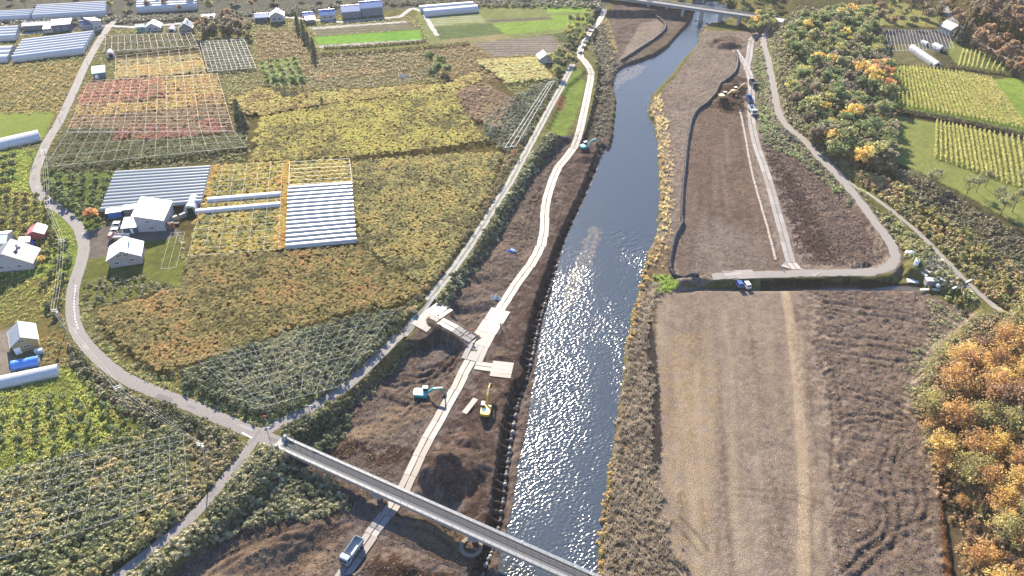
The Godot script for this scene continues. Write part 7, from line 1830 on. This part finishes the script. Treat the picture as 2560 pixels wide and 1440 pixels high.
func excavator(label: String, at: Vector2, turn: float, body_turn: float, paint: Material, boom_up: float, stick_down: float, s := 1.0) -> void:
	# the boom reaches towards -z of the turned house
	var o := thing("excavator", label, "excavator", Vector3(at.x, gy(at.x, at.y) + 0.05, at.y), turn)
	o.scale = Vector3.ONE * s
	for x in [-1.0, 1.0]:
		var st := st_new()
		prism(st, [Vector3(0, 0, 1.6), Vector3(0, 0, -1.6), Vector3(0, 0.28, -1.95), Vector3(0, 0.62, -1.9), Vector3(0, 0.85, -1.5), Vector3(0, 0.85, 1.5), Vector3(0, 0.62, 1.9), Vector3(0, 0.28, 1.95)], Vector3(x * 1.1 - 0.28, 0, 0), Vector3(x * 1.1 + 0.28, 0, 0))
		mi("crawler_track", done(st), M.rubber, o)
	mi("undercarriage", box_mesh(Vector3(0, 0.6, 0), Vector3(1.7, 0.4, 2.0)), M.black, o)
	var b := Basis(Vector3.UP, body_turn)
	var h := Node3D.new()
	h.name = "upper_body"
	o.add_child(h, true)
	h.basis = b
	h.position = Vector3(0, 0.95, 0)
	var st := st_new()
	prism(st, [Vector3(0, 0.05, -1.35), Vector3(0, 0.75, -1.35), Vector3(0, 1.0, -0.2), Vector3(0, 1.0, 1.6), Vector3(0, 0.05, 1.6)], Vector3(-1.3, 0, 0), Vector3(1.3, 0, 0))
	mi("engine_housing", done(st), paint, h)
	var cw := st_new()
	prism(cw, [Vector3(-1.3, 0, 1.6), Vector3(1.3, 0, 1.6), Vector3(1.2, 0, 2.1), Vector3(0.6, 0, 2.35), Vector3(-0.6, 0, 2.35), Vector3(-1.2, 0, 2.1)], Vector3(0, 0.1, 0), Vector3(0, 0.98, 0))
	mi("counterweight", done(cw), paint, h)
	mi("deck_cover", box_mesh(Vector3(0.1, 1.03, 0.9), Vector3(2.0, 0.08, 1.1)), M.frame, h)
	mi("cab", box_mesh(Vector3(-0.85, 1.05, -0.75), Vector3(0.85, 1.6, 1.3)), M.glass, h)
	mi("cab_roof", box_mesh(Vector3(-0.85, 1.9, -0.75), Vector3(0.95, 0.12, 1.4)), M.frame, h)
	var p0 := Vector3(0.1, 0.7, -1.1)
	var p1 := p0 + Vector3(0, sin(boom_up), -cos(boom_up)) * 2.6
	var p2 := p1 + Vector3(0, sin(boom_up - 0.55), -cos(boom_up - 0.55)) * 2.4
	var p3 := p2 + Vector3(0, -sin(stick_down), -cos(stick_down)) * 2.5
	for e in [["boom", p0, p1, 0.26, 0.34], ["boom", p1, p2, 0.34, 0.24], ["arm", p2, p3, 0.26, 0.17]]:
		var r := st_new()
		rod(r, e[1], e[2], e[3], e[4], 4)
		mi(e[0], done(r), paint, h)
	bar(h, "cylinder", p0 + Vector3(0, 0.2, -0.5), p1 + Vector3(0, -0.3, 0.1), 0.09, M.steel, 6)
	bar(h, "cylinder", p1 + Vector3(0, 0.45, 0), p2 + Vector3(0, 0.35, 0), 0.08, M.steel, 6)
	var k := st_new()
	prism(k, [p3 + Vector3(0, 0.2, 0.1), p3 + Vector3(0, -0.2, -0.5), p3 + Vector3(0, -0.8, -0.35), p3 + Vector3(0, -0.95, 0.3), p3 + Vector3(0, -0.5, 0.55)], Vector3(-0.55, 0, 0), Vector3(0.55, 0, 0))
	mi("bucket", done(k), M.black, h)

func car(label: String, at: Vector2, dir: Vector2, paint: Material, l := 4.3, h := 1.5, van := false, group := "") -> void:
	var o := thing("car" if not van else "van", label, "car" if not van else "van", Vector3(at.x, gy(at.x, at.y) + 0.08, at.y), atan2(-dir.x, -dir.y), group)
	var f := -l * 0.5
	var st := st_new()
	prism(st, [Vector3(0, 0.25, -f), Vector3(0, 0.25, f), Vector3(0, 0.7, f), Vector3(0, 0.82, f + (0.2 if van else 1.1)), Vector3(0, 0.88, -f), Vector3(0, 0.5, -f + 0.03)], Vector3(-0.84, 0, 0), Vector3(0.84, 0, 0))
	mi("body", done(st), paint, o)
	var c := st_new()
	var z0 := f + (0.22 if van else 1.1)
	prism(c, [Vector3(0, 0.8, z0), Vector3(0, h - 0.04, z0 + 0.65), Vector3(0, h, z0 + 0.8), Vector3(0, h, -f - 0.35), Vector3(0, 0.86, -f - 0.04)], Vector3(-0.76, 0, 0), Vector3(0.76, 0, 0))
	var g := mi("cabin", done(c), paint, o)
	mi("windscreen", box_mesh(Vector3(0, (h + 0.8) * 0.5, z0 + 0.28), Vector3(1.36, 0.06, (h - 0.8) * 1.25), Basis(Vector3.RIGHT, -0.85)), M.glass, g)
	for x in [-1.0, 1.0]:
		mi("side_window", box_mesh(Vector3(x * 0.765, (h + 0.86) * 0.5, 0.35), Vector3(0.03, h - 1.05, l * 0.45)), M.glass, g)
		mi("headlight", box_mesh(Vector3(x * 0.6, 0.62, f - 0.01), Vector3(0.3, 0.14, 0.05)), M.frame, o)
		for z in [f + 0.75, -f - 0.75]: wheel(o, Vector3(x * 0.78, 0.31, z), 0.31, 0.2)
	mi("rear_window", box_mesh(Vector3(0, (h + 0.86) * 0.5, -f - 0.2), Vector3(1.3, h - 1.08, 0.05), Basis(Vector3.RIGHT, -0.4)), M.glass, g)

func bag_mesh(sd: int) -> ArrayMesh:
	# a filled bulk bag: bulging sides, slumped top with a gathered neck
	var r := RandomNumberGenerator.new()
	r.seed = sd
	var st := st_new()
	st.set_smooth_group(0)
	var rows := [[0.0, 0.46], [0.12, 0.55], [0.45, 0.58], [0.75, 0.52], [0.92, 0.34], [0.97, 0.12], [1.1, 0.1]]
	var prev := []
	for q in rows:
		var ring := []
		for k in 8:
			var a := TAU * (k + 0.5) / 8.0
			var sq := pow(absf(cos(a)), 4.0) + pow(absf(sin(a)), 4.0)
			var f: float = q[1] / pow(sq, 0.25) * r.randf_range(0.93, 1.07)
			ring.append(Vector3(cos(a) * f, q[0], sin(a) * f))
		if prev:
			for k in 8: face(st, [prev[k], prev[(k + 1) % 8], ring[(k + 1) % 8], ring[k]], Vector3(0, 0.4, 0))
		prev = ring
	face(st, prev, Vector3(0, 0.4, 0))
	return done(st, true)

func dike(label: String, p: Array, step: float, scale_y: float, tones: Array, lift := 0.0) -> void:
	var pts := even(smooth(p, 4), step)
	var o := thing("sandbag_dike", label, "sandbag dike", Vector3(pts[0][0].x, gy(pts[0][0].x, pts[0][0].y), pts[0][0].y))
	var n := 0
	for q in pts:
		n += 1
		if n > 300: break
		var x: float = q[0].x + rng.randfn() * 0.06
		var z: float = q[0].y + rng.randfn() * 0.06
		var b := mi("sandbag", M.bags[rng.randi() % 3], tones[rng.randi() % tones.size()], o)
		b.position = Vector3(x, gy(x, z) - 0.06 + lift, z) - o.position
		b.rotation.y = atan2(-q[1].y, q[1].x) + rng.randfn() * 0.08
		b.scale = Vector3(step * 0.95, scale_y * rng.randf_range(0.92, 1.08), step * 0.95)

func site() -> void:
	M.rubber = mat(lin(0.025, 0.025, 0.026), 0.85)
	var teal := worn(lin(0.03, 0.34, 0.37), 0.4, 2.0)
	var yellow := worn(lin(0.68, 0.42, 0.03), 0.4, 2.0)
	var ochre := worn(lin(0.52, 0.34, 0.12), 0.5, 2.0)
	var skyblue := worn(lin(0.3, 0.36, 0.42), 0.3, 2.0)
	var whitep := worn(lin(0.72, 0.72, 0.72), 0.35, 2.0)
	var darkp := worn(lin(0.06, 0.075, 0.1), 0.35, 2.0)
	var bluep := worn(lin(0.05, 0.12, 0.32), 0.3, 2.0)
	var bare := worn(lin(0.4, 0.39, 0.37), 0.5, 2.0)
	var dirt := worn(lin(0.13, 0.10, 0.085), 1.0, 1.0)
	dump_truck("pale blue dump truck with an empty bed on the plate road under the bridge", Vector2(-35.81, -96.46), Vector2(-0.42, 0.91).normalized(), skyblue, bare, 0.9)
	dump_truck("dark dump truck on the plate road beside the yellow excavators, upper one", Vector2(116.96, -350.00), Vector2(0.05, 1), darkp, dirt, 0.95)
	dump_truck("dark blue dump truck waiting on the side plates by the yellow excavators", Vector2(110.79, -331.91), Vector2(0.0, -1), bluep, dirt, 0.9)
	dump_truck("white-cabbed dump truck below the other two on the plate road", Vector2(109.36, -320.88), Vector2(0.05, 1), whitep, bluep, 0.95)
	excavator("teal excavator digging beside the plate road near the bridge", Vector2(-24.65, -145.50), 0.2, -1.85, teal, 0.75, 1.35, 1.05)
	excavator("yellow excavator with its boom stretched out beside the loose plate", Vector2(-6.98, -138.89), -0.1, -0.02, yellow, 0.9, 0.35, 1.0)
	excavator("teal excavator beside the upper bend of the plate road", Vector2(30.59, -286.29), 0.4, -1.4, teal, 0.6, 1.2, 1.0)
	excavator("ochre excavator digging beside the sandbag wall, lower of two", Vector2(98.34, -331.69), 0.1, -1.5, ochre, 0.7, 1.3, 1.05)
	excavator("ochre excavator digging beside the sandbag wall, upper of two", Vector2(105.97, -340.56), 0.1, -1.2, ochre, 0.8, 1.0, 1.0)
	car("dark blue wagon parked below the gravel road bank", Vector2(73.52, -193.81), Vector2(-0.2, -1).normalized(), bluep, 4.2, 1.6)
	car("white wagon parked below the gravel road bank", Vector2(75.99, -193.81), Vector2(-0.2, -1).normalized(), whitep, 4.3, 1.6)
	car("small white van parked beside the navy lean-to, upper one", Vector2(-139.27, -223.26), Vector2(-1, 0.05).normalized(), whitep, 3.6, 1.85, true)
	car("small white van parked beside the navy lean-to, lower one", Vector2(-138.45, -219.51), Vector2(-1, 0.05).normalized(), whitep, 3.6, 1.85, true)
	# flatbed
	var f := thing("flatbed_truck", "old flatbed truck with a red cab beside the beige farmhouse", "truck", Vector3(-135.57, -215.85, 0.0))
	f.position = Vector3(f.position.x, gy(f.position.x, f.position.y) + 0.05, f.position.y)
	f.rotation.y = PI * 0.5 + 0.08
	mi("bed", box_mesh(Vector3(0, 0.95, 1.0), Vector3(2.1, 0.2, 5.2)), worn(lin(0.5, 0.4, 0.37), 0.7, 2.0), f)
	for x in [-1.0, 1.0]: mi("side_board", box_mesh(Vector3(x * 1.05, 1.25, 1.0), Vector3(0.08, 0.4, 5.2)), whitep, f)
	var fc := mi("cab", cab_shape(2.0, 1.7, 1.5, 0.3), worn(lin(0.45, 0.22, 0.19), 0.5, 2.0), f)
	fc.position = Vector3(0, 0.5, -1.75)
	mi("windscreen", box_mesh(Vector3(0, 1.1, -1.42), Vector3(1.7, 0.6, 0.06), Basis(Vector3.RIGHT, 0.3)), M.glass, fc)
	for z in [-2.4, 2.2]:
		for x in [-1.0, 1.0]: wheel(f, Vector3(x * 0.9, 0.4, z), 0.4, 0.25)
	# sandbag dikes
	M.bags = [bag_mesh(1), bag_mesh(2), bag_mesh(3)]
	var bl := worn(lin(0.045, 0.047, 0.052), 0.45, 0.9)
	var gr := worn(lin(0.15, 0.155, 0.16), 0.5, 0.9)
	var wh := worn(lin(0.36, 0.36, 0.36), 0.6, 0.9)
	dike("row of black and grey bulk sandbags in the cut along the river", [38.4,-285.9, 34.0,-269.8, 28.5,-251.4, 23.6,-236.0, 20.0,-224.3, 16.6,-212.2, 14.0,-200.8, 11.7,-192.3, 9.0,-180.3, 7.3,-171.0, 5.9,-162.3, 4.3,-154.1, 2.2,-146.3, 0.6,-137.5, -0.5,-129.3, -1.2,-122.8, -1.9,-115.2, -2.8,-107.2, -3.9,-100.8, -5.8,-95.7, -6.7,-90.8], 0.9, 0.95, [bl, gr, gr, bl, wh])
	dike("long dark sandbag wall round the graded terrace across the river", [118.7,-394.6, 116.7,-379.8, 111.3,-364.4, 101.5,-350.4, 97.1,-340.8, 90.7,-329.8, 85.2,-323.0, 80.5,-312.4, 76.4,-297.8, 73.7,-287.0, 69.9,-270.1, 66.3,-254.6, 62.3,-234.8, 61.5,-229.0, 58.0,-221.9, 55.6,-214.1, 53.1,-204.9, 53.2,-199.6, 55.5,-197.4, 61.0,-196.8], 1.0, 1.5, [bl])
	dike("dark sandbag wall bending below the far bridge", [84.5,-447.9, 87.7,-438.4, 86.5,-426.8, 79.3,-413.2, 68.5,-398.0, 62.1,-389.0, 56.5,-380.9], 1.0, 1.3, [bl])
	dike("pale sandbag line along the inner plate road", [104.5,-323.4, 101.5,-301.6, 97.5,-276.7, 95.0,-257.6, 93.2,-240.2, 91.3,-221.9, 89.5,-207.6], 0.9, 0.3, [worn(lin(0.36, 0.30, 0.25), 0.9, 1.0)])

# ---------------------------------------------------------------- people, poles, odds and ends
func person(label: String, at: Vector2, turn: float, top: Color, legs: Color, helmet: Color) -> void:
	# one skin: a lathe-like chain of tapered limbs, standing, arms slightly forward
	var o := thing("person", label, "person", Vector3(at.x, gy(at.x, at.y) + 0.03, at.y), turn)
	var v := st_new()
	v.set_smooth_group(1)
	var seg := func(a: Vector3, b: Vector3, ra: float, rb: float, c: Color):
		v.set_color(c)
		rod(v, a, b, ra, rb, 8)
	var skin := Color(0.5, 0.3, 0.2)
	for s in [-1.0, 1.0]:
		seg.call(Vector3(s * 0.11, 0.06, -0.06), Vector3(s * 0.1, 0.04, 0.14), 0.055, 0.045, Color(0.03, 0.03, 0.03))
		seg.call(Vector3(s * 0.1, 0.05, -0.02), Vector3(s * 0.1, 0.48, 0.02), 0.055, 0.07, legs)
		seg.call(Vector3(s * 0.1, 0.46, 0.02), Vector3(s * 0.09, 0.9, 0.0), 0.07, 0.1, legs)
		seg.call(Vector3(s * 0.2, 1.42, 0.0), Vector3(s * 0.27, 1.13, 0.02), 0.06, 0.05, top)
		seg.call(Vector3(s * 0.27, 1.14, 0.02), Vector3(s * 0.24, 0.92, 0.16), 0.05, 0.04, top)
		seg.call(Vector3(s * 0.24, 0.93, 0.15), Vector3(s * 0.23, 0.84, 0.22), 0.04, 0.03, skin)
	seg.call(Vector3(0, 0.86, 0), Vector3(0, 1.15, 0), 0.15, 0.16, top)
	seg.call(Vector3(0, 1.13, 0), Vector3(0, 1.45, 0), 0.16, 0.19, top)
	seg.call(Vector3(0, 1.44, 0), Vector3(0, 1.52, 0), 0.13, 0.06, top)
	seg.call(Vector3(0, 1.5, 0), Vector3(0, 1.56, 0.01), 0.055, 0.055, skin)
	seg.call(Vector3(0, 1.55, 0.02), Vector3(0, 1.66, 0.02), 0.075, 0.098, skin)
	seg.call(Vector3(0, 1.66, 0.02), Vector3(0, 1.74, 0.02), 0.098, 0.08, skin)
	seg.call(Vector3(0, 1.64, 0.1), Vector3(0, 1.61, 0.135), 0.015, 0.02, skin)
	var m := mat(Color.WHITE, 0.8)
	m.vertex_color_use_as_albedo = true
	mi("body", done(v), m, o)
	var h := st_new()
	rod(h, Vector3(0, 1.68, 0.02), Vector3(0, 1.76, 0.02), 0.125, 0.11, 10)
	rod(h, Vector3(0, 1.76, 0.02), Vector3(0, 1.8, 0.02), 0.11, 0.05, 10)
	mi("helmet", done(h), mat(helmet.linear_to_srgb(), 0.4), o)

func small_things() -> void:
	person("worker in a blue jacket standing beside the plate crossing", Vector2(-3.51, -173.19), 0.5, Color(0.03, 0.12, 0.3), Color(0.03, 0.04, 0.07), Color(0.7, 0.7, 0.7))
	person("worker in a teal jacket and dark trousers standing on the gravel road", Vector2(89.17, -200.22), 2.4, Color(0.12, 0.32, 0.34), Color(0.03, 0.035, 0.05), Color(0.75, 0.75, 0.75))
	# utility poles and their wires
	var wood_m := worn(lin(0.30, 0.29, 0.28), 0.9, 1.0)
	var tops := []
	for e in [[[-180.9,-262.9], 9.5, "beside the leafless tree at the road bend"], [[-160.1,-222.7], 9.5, "at the tip of the fruit rows by the bend"], [[-145.8,-202.4], 9.5, "across the road from the farmyard"], [[-131.7,-167.2], 9.5, "with double crossarms by the garden shrubs"], [[-101.2,-136.7], 9.5, "in the dark hedge bank of the asphalt curve"], [[-73.9,-118.0], 9.5, "in the scrub strip beside the narrow lane"]]:
		var x: float = e[0][0]
		var z: float = e[0][1]
		var h: float = e[1]
		var o := thing("utility_pole", "tall concrete utility pole " + e[2], "utility pole", Vector3(x, gy(x, z), z), rng.randf_range(-0.3, 0.3) + (0.0 if tops.size() != 4 else 0.6))
		var st := st_new()
		rod(st, Vector3(0, -0.4, 0), Vector3(0, h, 0), 0.17, 0.11, 8)
		mi("mast", done(st), wood_m, o)
		for y in [h - 0.3, h - 1.0]:
			mi("crossarm", box_mesh(Vector3(0, y, 0.12), Vector3(1.9, 0.11, 0.11)), M.steel, o)
			for k in 3: bar(o, "insulator", Vector3(-0.8 + k * 0.8, y + 0.05, 0.12), Vector3(-0.8 + k * 0.8, y + 0.28, 0.12), 0.06, M.frame, 6)
		if tops.size() % 2 == 1:
			bar(o, "transformer", Vector3(0.35, h - 2.5, 0), Vector3(0.35, h - 1.5, 0), 0.28, M.concrete, 10)
		tops.append([Vector3(x, gy(x, z), z), o.rotation.y, h])
	for k in tops.size() - 1:
		var a: Array = tops[k]
		var b: Array = tops[k + 1]
		var o := thing("power_line", "power line of three sagging wires on the %s span of poles along the asphalt road" % ["first", "second", "third", "fourth", "last"][k], "power line")
		for s in 3:
			var pa: Vector3 = a[0] + Vector3(0, a[2] - 0.02, 0) + Basis(Vector3.UP, a[1]) * Vector3(-0.8 + s * 0.8, 0, 0.12)
			var pb: Vector3 = b[0] + Vector3(0, b[2] - 0.02, 0) + Basis(Vector3.UP, b[1]) * Vector3(-0.8 + s * 0.8, 0, 0.12)
			var st := st_new()
			var prev := pa
			for t in range(1, 9):
				var u := t / 8.0
				var q := pa.lerp(pb, u) - Vector3(0, 1.0 * 4.0 * u * (1.0 - u), 0)
				rod(st, prev, q, 0.014, 0.014, 3, false)
				prev = q
			mi("wire", done(st), M.pipe, o)
	for e in [["pole", [-195.3,-319.7]], ["pole", [-206.1,-356.5]], ["pole", [-191.4,-295.7]], ["pole", [-51.7,-132.2]], ["pole", [-60.4,-124.8]]]:
		var x: float = e[1][0]
		var z: float = e[1][1]
		var o := thing("lamp_post", "thin grey roadside pole with a short arm " + ["halfway along the straight lane", "opposite the seven-bay greenhouse", "beside the mown green plot", "on the verge of the levee road", "at the road fork before the bridge"][used.get("lamp_post_count", 0)], "pole", Vector3(x, gy(x, z), z))
		used["lamp_post_count"] = used.get("lamp_post_count", 0) + 1
		bar(o, "mast", Vector3(0, -0.3, 0), Vector3(0, 7.0, 0), 0.1, wood_m, 6)
		bar(o, "arm", Vector3(0, 6.8, 0), Vector3(1.2, 7.1, 0), 0.06, M.steel)
	# culvert works at the corner of the terrace
	var conc := [worn(lin(0.55, 0.54, 0.52), 0.9, 1.0), worn(lin(0.16, 0.145, 0.13), 0.95, 1.0), worn(lin(0.22, 0.2, 0.185), 0.95, 1.0)]
	var q := [137.1,-203.8, 142.8,-206.2, 145.0,-185.4, 137.7,-192.3]
	var ap := thing("block_apron", "sloping apron of loose concrete blocks beside the woodland path", "concrete apron", Vector3(q[0], gy(q[0], q[1]), q[1]))
	for a in 9:
		for b in 18:
			var u := (a + 0.5) / 9.0
			var v := (b + 0.5) / 18.0
			var e := Vector2(q[0], q[1]).lerp(Vector2(q[2], q[3]), u).lerp(Vector2(q[6], q[7]).lerp(Vector2(q[4], q[5]), u), v)
			var blk := mi("block", M.block, conc[0 if rng.randf() < 0.28 else 1 + rng.randi() % 2], ap) if M.has("block") else null
			if blk == null:
				M.block = box_mesh(Vector3.ZERO, Vector3(0.82, 0.35, 0.74))
				blk = mi("block", M.block, conc[1], ap)
			blk.position = Vector3(e.x, gy(e.x, e.y) + 0.18 + rng.randf() * 0.08, e.y) - ap.position
			blk.rotation = Vector3(rng.randfn() * 0.05, -0.5, rng.randfn() * 0.05)
	var at := Vector2(135.51, -194.02)
	var cu := thing("culvert_headwall", "grey concrete headwall block at the end of the dark ditch", "headwall", Vector3(at.x, gy(at.x, at.y), at.y))
	mi("wall_block", box_mesh(Vector3(0, 0.9, 0), Vector3(3.2, 2.0, 2.0)), M.concrete, cu)
	mi("coping", box_mesh(Vector3(0, 1.98, 0), Vector3(3.4, 0.16, 2.2)), conc[0], cu)
	for e in [["concrete_beam", "long pale concrete beam lying toward the headwall", [133.9,-198.5, 134.7,-195.3], 0.7, 0.5], ["concrete_beam", "second pale concrete beam lying beside the first", [135.1,-199.4, 135.8,-196.2], 0.5, 0.4], ["concrete_slab", "flat pale concrete slab at the edge of the ditch", [129.4,-196.4, 132.9,-195.9], 2.0, 0.3], ["concrete_sill", "long white concrete sill below the block apron", [139.3,-188.0, 147.9,-192.8], 0.6, 0.4], ["concrete_sill", "pale concrete sill along the foot of the ditch", [131.3,-190.9, 137.9,-191.1], 0.9, 0.4]]:
		var A := Vector2(e[2][0], e[2][1])
		var B := Vector2(e[2][2], e[2][3])
		var m := (A + B) * 0.5
		var d := B - A
		var o: Node3D = tag(mi(e[0], box_mesh(Vector3.ZERO, Vector3(d.length(), e[4], e[3])), conc[0]), e[1], "concrete")
		o.position = Vector3(m.x, gy(m.x, m.y) + e[4] * 0.5, m.y)
		o.rotation.y = atan2(-d.y, d.x)
	var tank := Vector2(133.14, -200.88)
	var tk := thing("water_tank", "white plastic tank standing beside the concrete beams", "tank", Vector3(tank.x, gy(tank.x, tank.y), tank.y))
	var ts := st_new()
	rod(ts, Vector3(0, 0, 0), Vector3(0, 1.9, 0), 0.75, 0.75, 14)
	rod(ts, Vector3(0, 1.9, 0), Vector3(0, 2.1, 0), 0.75, 0.4, 14)
	mi("shell", done(ts), mat(lin(0.75, 0.76, 0.78), 0.4), tk)
	bar(tk, "lid", Vector3(0, 2.1, 0), Vector3(0, 2.22, 0), 0.3, M.black, 10)
	var bagw := mat(lin(0.72, 0.72, 0.7), 0.7)
	for e in [[[133.7,-208.5], "white bulk bag at the edge of the bushes, upper one"], [[134.1,-207.2], "white bulk bag at the edge of the bushes, lower one"], [[137.2,-191.9], "white bulk bag slumped beside the headwall"]]:
		var o: Node3D = tag(mi("bulk_bag", M.bags[0], bagw), e[1], "bulk bag")
		o.position = Vector3(e[0][0], gy(e[0][0], e[0][1]), e[0][1])
		o.scale = Vector3(1.3, 1.1, 1.3)
	# tarpaulin heap on the mud
	for e in [["tarpaulin_heap", "blue and white tarpaulin bundle lying on the mud beside the plate road", [-0.3,-212.7], [lin(0.04, 0.2, 0.6), lin(0.75, 0.76, 0.78)], 1.3], ["rubble_heap", "pale rubble heap on the weedy plot below the orange grass strip", [-53.0,-353.9], [lin(0.6, 0.55, 0.5), lin(0.5, 0.46, 0.42)], 2.6], ["rubble_heap", "pale rubble heap beside the upper plate road", [-5.1,-187.4], [lin(0.5, 0.48, 0.45), lin(0.4, 0.37, 0.34)], 1.8], ["soil_heap", "tan sand heap on the corner of the terrace", [115.5,-205.1], [lin(0.42, 0.31, 0.2), lin(0.36, 0.27, 0.18)], 2.2], ["soil_heap", "black soil heap beside the tan sand heap", [118.7,-205.1], [lin(0.02, 0.02, 0.022), lin(0.03, 0.03, 0.03)], 1.8], ["straw_heap", "orange straw heap on the verge of the levee road", [-30.6,-177.8], [lin(0.6, 0.36, 0.16), lin(0.55, 0.42, 0.2)], 1.6]]:
		var o := thing(e[0], e[1], "heap", Vector3(e[2][0], gy(e[2][0], e[2][1]), e[2][1]))
		for k in 2:
			var st := st_new()
			for j in 9:
				var c := Vector3(rng.randfn() * e[4] * 0.4 + (k - 0.5) * e[4] * 0.7, 0.15, rng.randfn() * e[4] * 0.3)
				var pts := []
				for t in 6:
					var g := TAU * t / 6.0
					pts.append(c + Vector3(cos(g) * rng.randf_range(0.4, 0.8), rng.randf_range(-0.3, 0.0), sin(g) * rng.randf_range(0.4, 0.8)))
				var apex := c + Vector3(0, rng.randf_range(0.4, 0.9) * e[4] * 0.5, 0)
				for t in 6: face(st, [pts[t], pts[(t + 1) % 6], apex], c - Vector3(0, 0.5, 0))
			mi("lump", done(st), worn(e[3][k], 0.9, 0.8), o)
	# yard clutter round the farm
	var bt := Vector2(-163.88, -212.51)
	var bk := thing("water_tank", "blue plastic tank beside the tiny white shed", "tank", Vector3(bt.x, gy(bt.x, bt.y), bt.y))
	bar(bk, "shell", Vector3.ZERO, Vector3(0, 1.3, 0), 0.7, mat(lin(0.03, 0.12, 0.5), 0.4), 12)
	bar(bk, "lid", Vector3(0, 1.3, 0), Vector3(0, 1.42, 0), 0.35, M.black, 10)
	for e in [[[-120.3,-222.0], "stack of brown crates against the warehouse side", lin(0.2, 0.1, 0.06), 3], [[-120.7,-227.1], "stack of pale crates behind the warehouse", lin(0.45, 0.38, 0.3), 2], [[-119.4,-224.5], "dark bin standing in the yard beside the warehouse", lin(0.05, 0.05, 0.055), 1], [[-118.3,-228.9], "stack of grey crates beside the tunnel shed", lin(0.3, 0.29, 0.28), 2], [[-135.5,-158.4], "stack of white crates beside the yellow barn", lin(0.6, 0.6, 0.58), 2], [[-15.9,-335.4], "stack of crates beside the withered vines", lin(0.3, 0.25, 0.2), 2]]:
		var o := thing("crate_stack", e[1], "crates", Vector3(e[0][0], gy(e[0][0], e[0][1]), e[0][1]), rng.randf())
		for k in e[3]:
			for j in 2:
				mi("crate", box_mesh(Vector3(j * 1.15 + rng.randfn() * 0.05, 0.4 + k * 0.82, 0), Vector3(1.1, 0.78, 1.0)), worn(e[2], 0.8, 0.8), o)
	# road signs
	for e in [[[-63.9,-133.1], "red triangular stop sign at the road fork"], [[-22.2,-173.8], "red and white barrier sign on the plate pad, roadside one"], [[-12.2,-168.4], "red and white barrier sign where the side plates meet the haul road"]]:
		var o := thing("road_sign", e[1], "sign", Vector3(e[0][0], gy(e[0][0], e[0][1]), e[0][1]))
		bar(o, "post", Vector3(0, -0.2, 0), Vector3(0, 1.7, 0), 0.05, M.frame)
		var st := st_new()
		prism(st, [Vector3(-0.5, 2.1, 0), Vector3(0.5, 2.1, 0), Vector3(0, 1.3, 0)], Vector3(0, 0, 0.05), Vector3(0, 0, 0.11))
		mi("sign_face", done(st), mat(lin(0.6, 0.04, 0.04), 0.5), o)
	# boulders in the shallows
	for e in [[41.5,-381.2,1], [103.3,-474.0,2.5], [103.7,-468.1,2], [122.0,-469.6,3], [114.9,-477.0,3], [118.9,-478.5,2.4], [108.2,-445.7,1.2], [110.0,-443.0,1.4], [113.5,-441.7,1.0], [59.3,-373.3,0.8], [61.4,-370.8,0.7], [55.4,-365.7,0.6]]:
		var st := st_new()
		var s: float = e[2]
		for k in 3:
			bx(st, Vector3(rng.randfn() * s * 0.2, s * 0.1, rng.randfn() * s * 0.2), Vector3(s, s * 0.8, s * 0.8) * rng.randf_range(0.7, 1.0), Basis.from_euler(Vector3(rng.randf(), rng.randf() * 3.0, rng.randf())))
		var o: Node3D = tag(mi("boulder", done(st), worn(lin(0.2, 0.19, 0.18), 0.9, 1.0)), "grey boulder standing in the shallow river", "boulder", "boulders in the river")
		o.position = Vector3(e[0], -4.8, e[1])
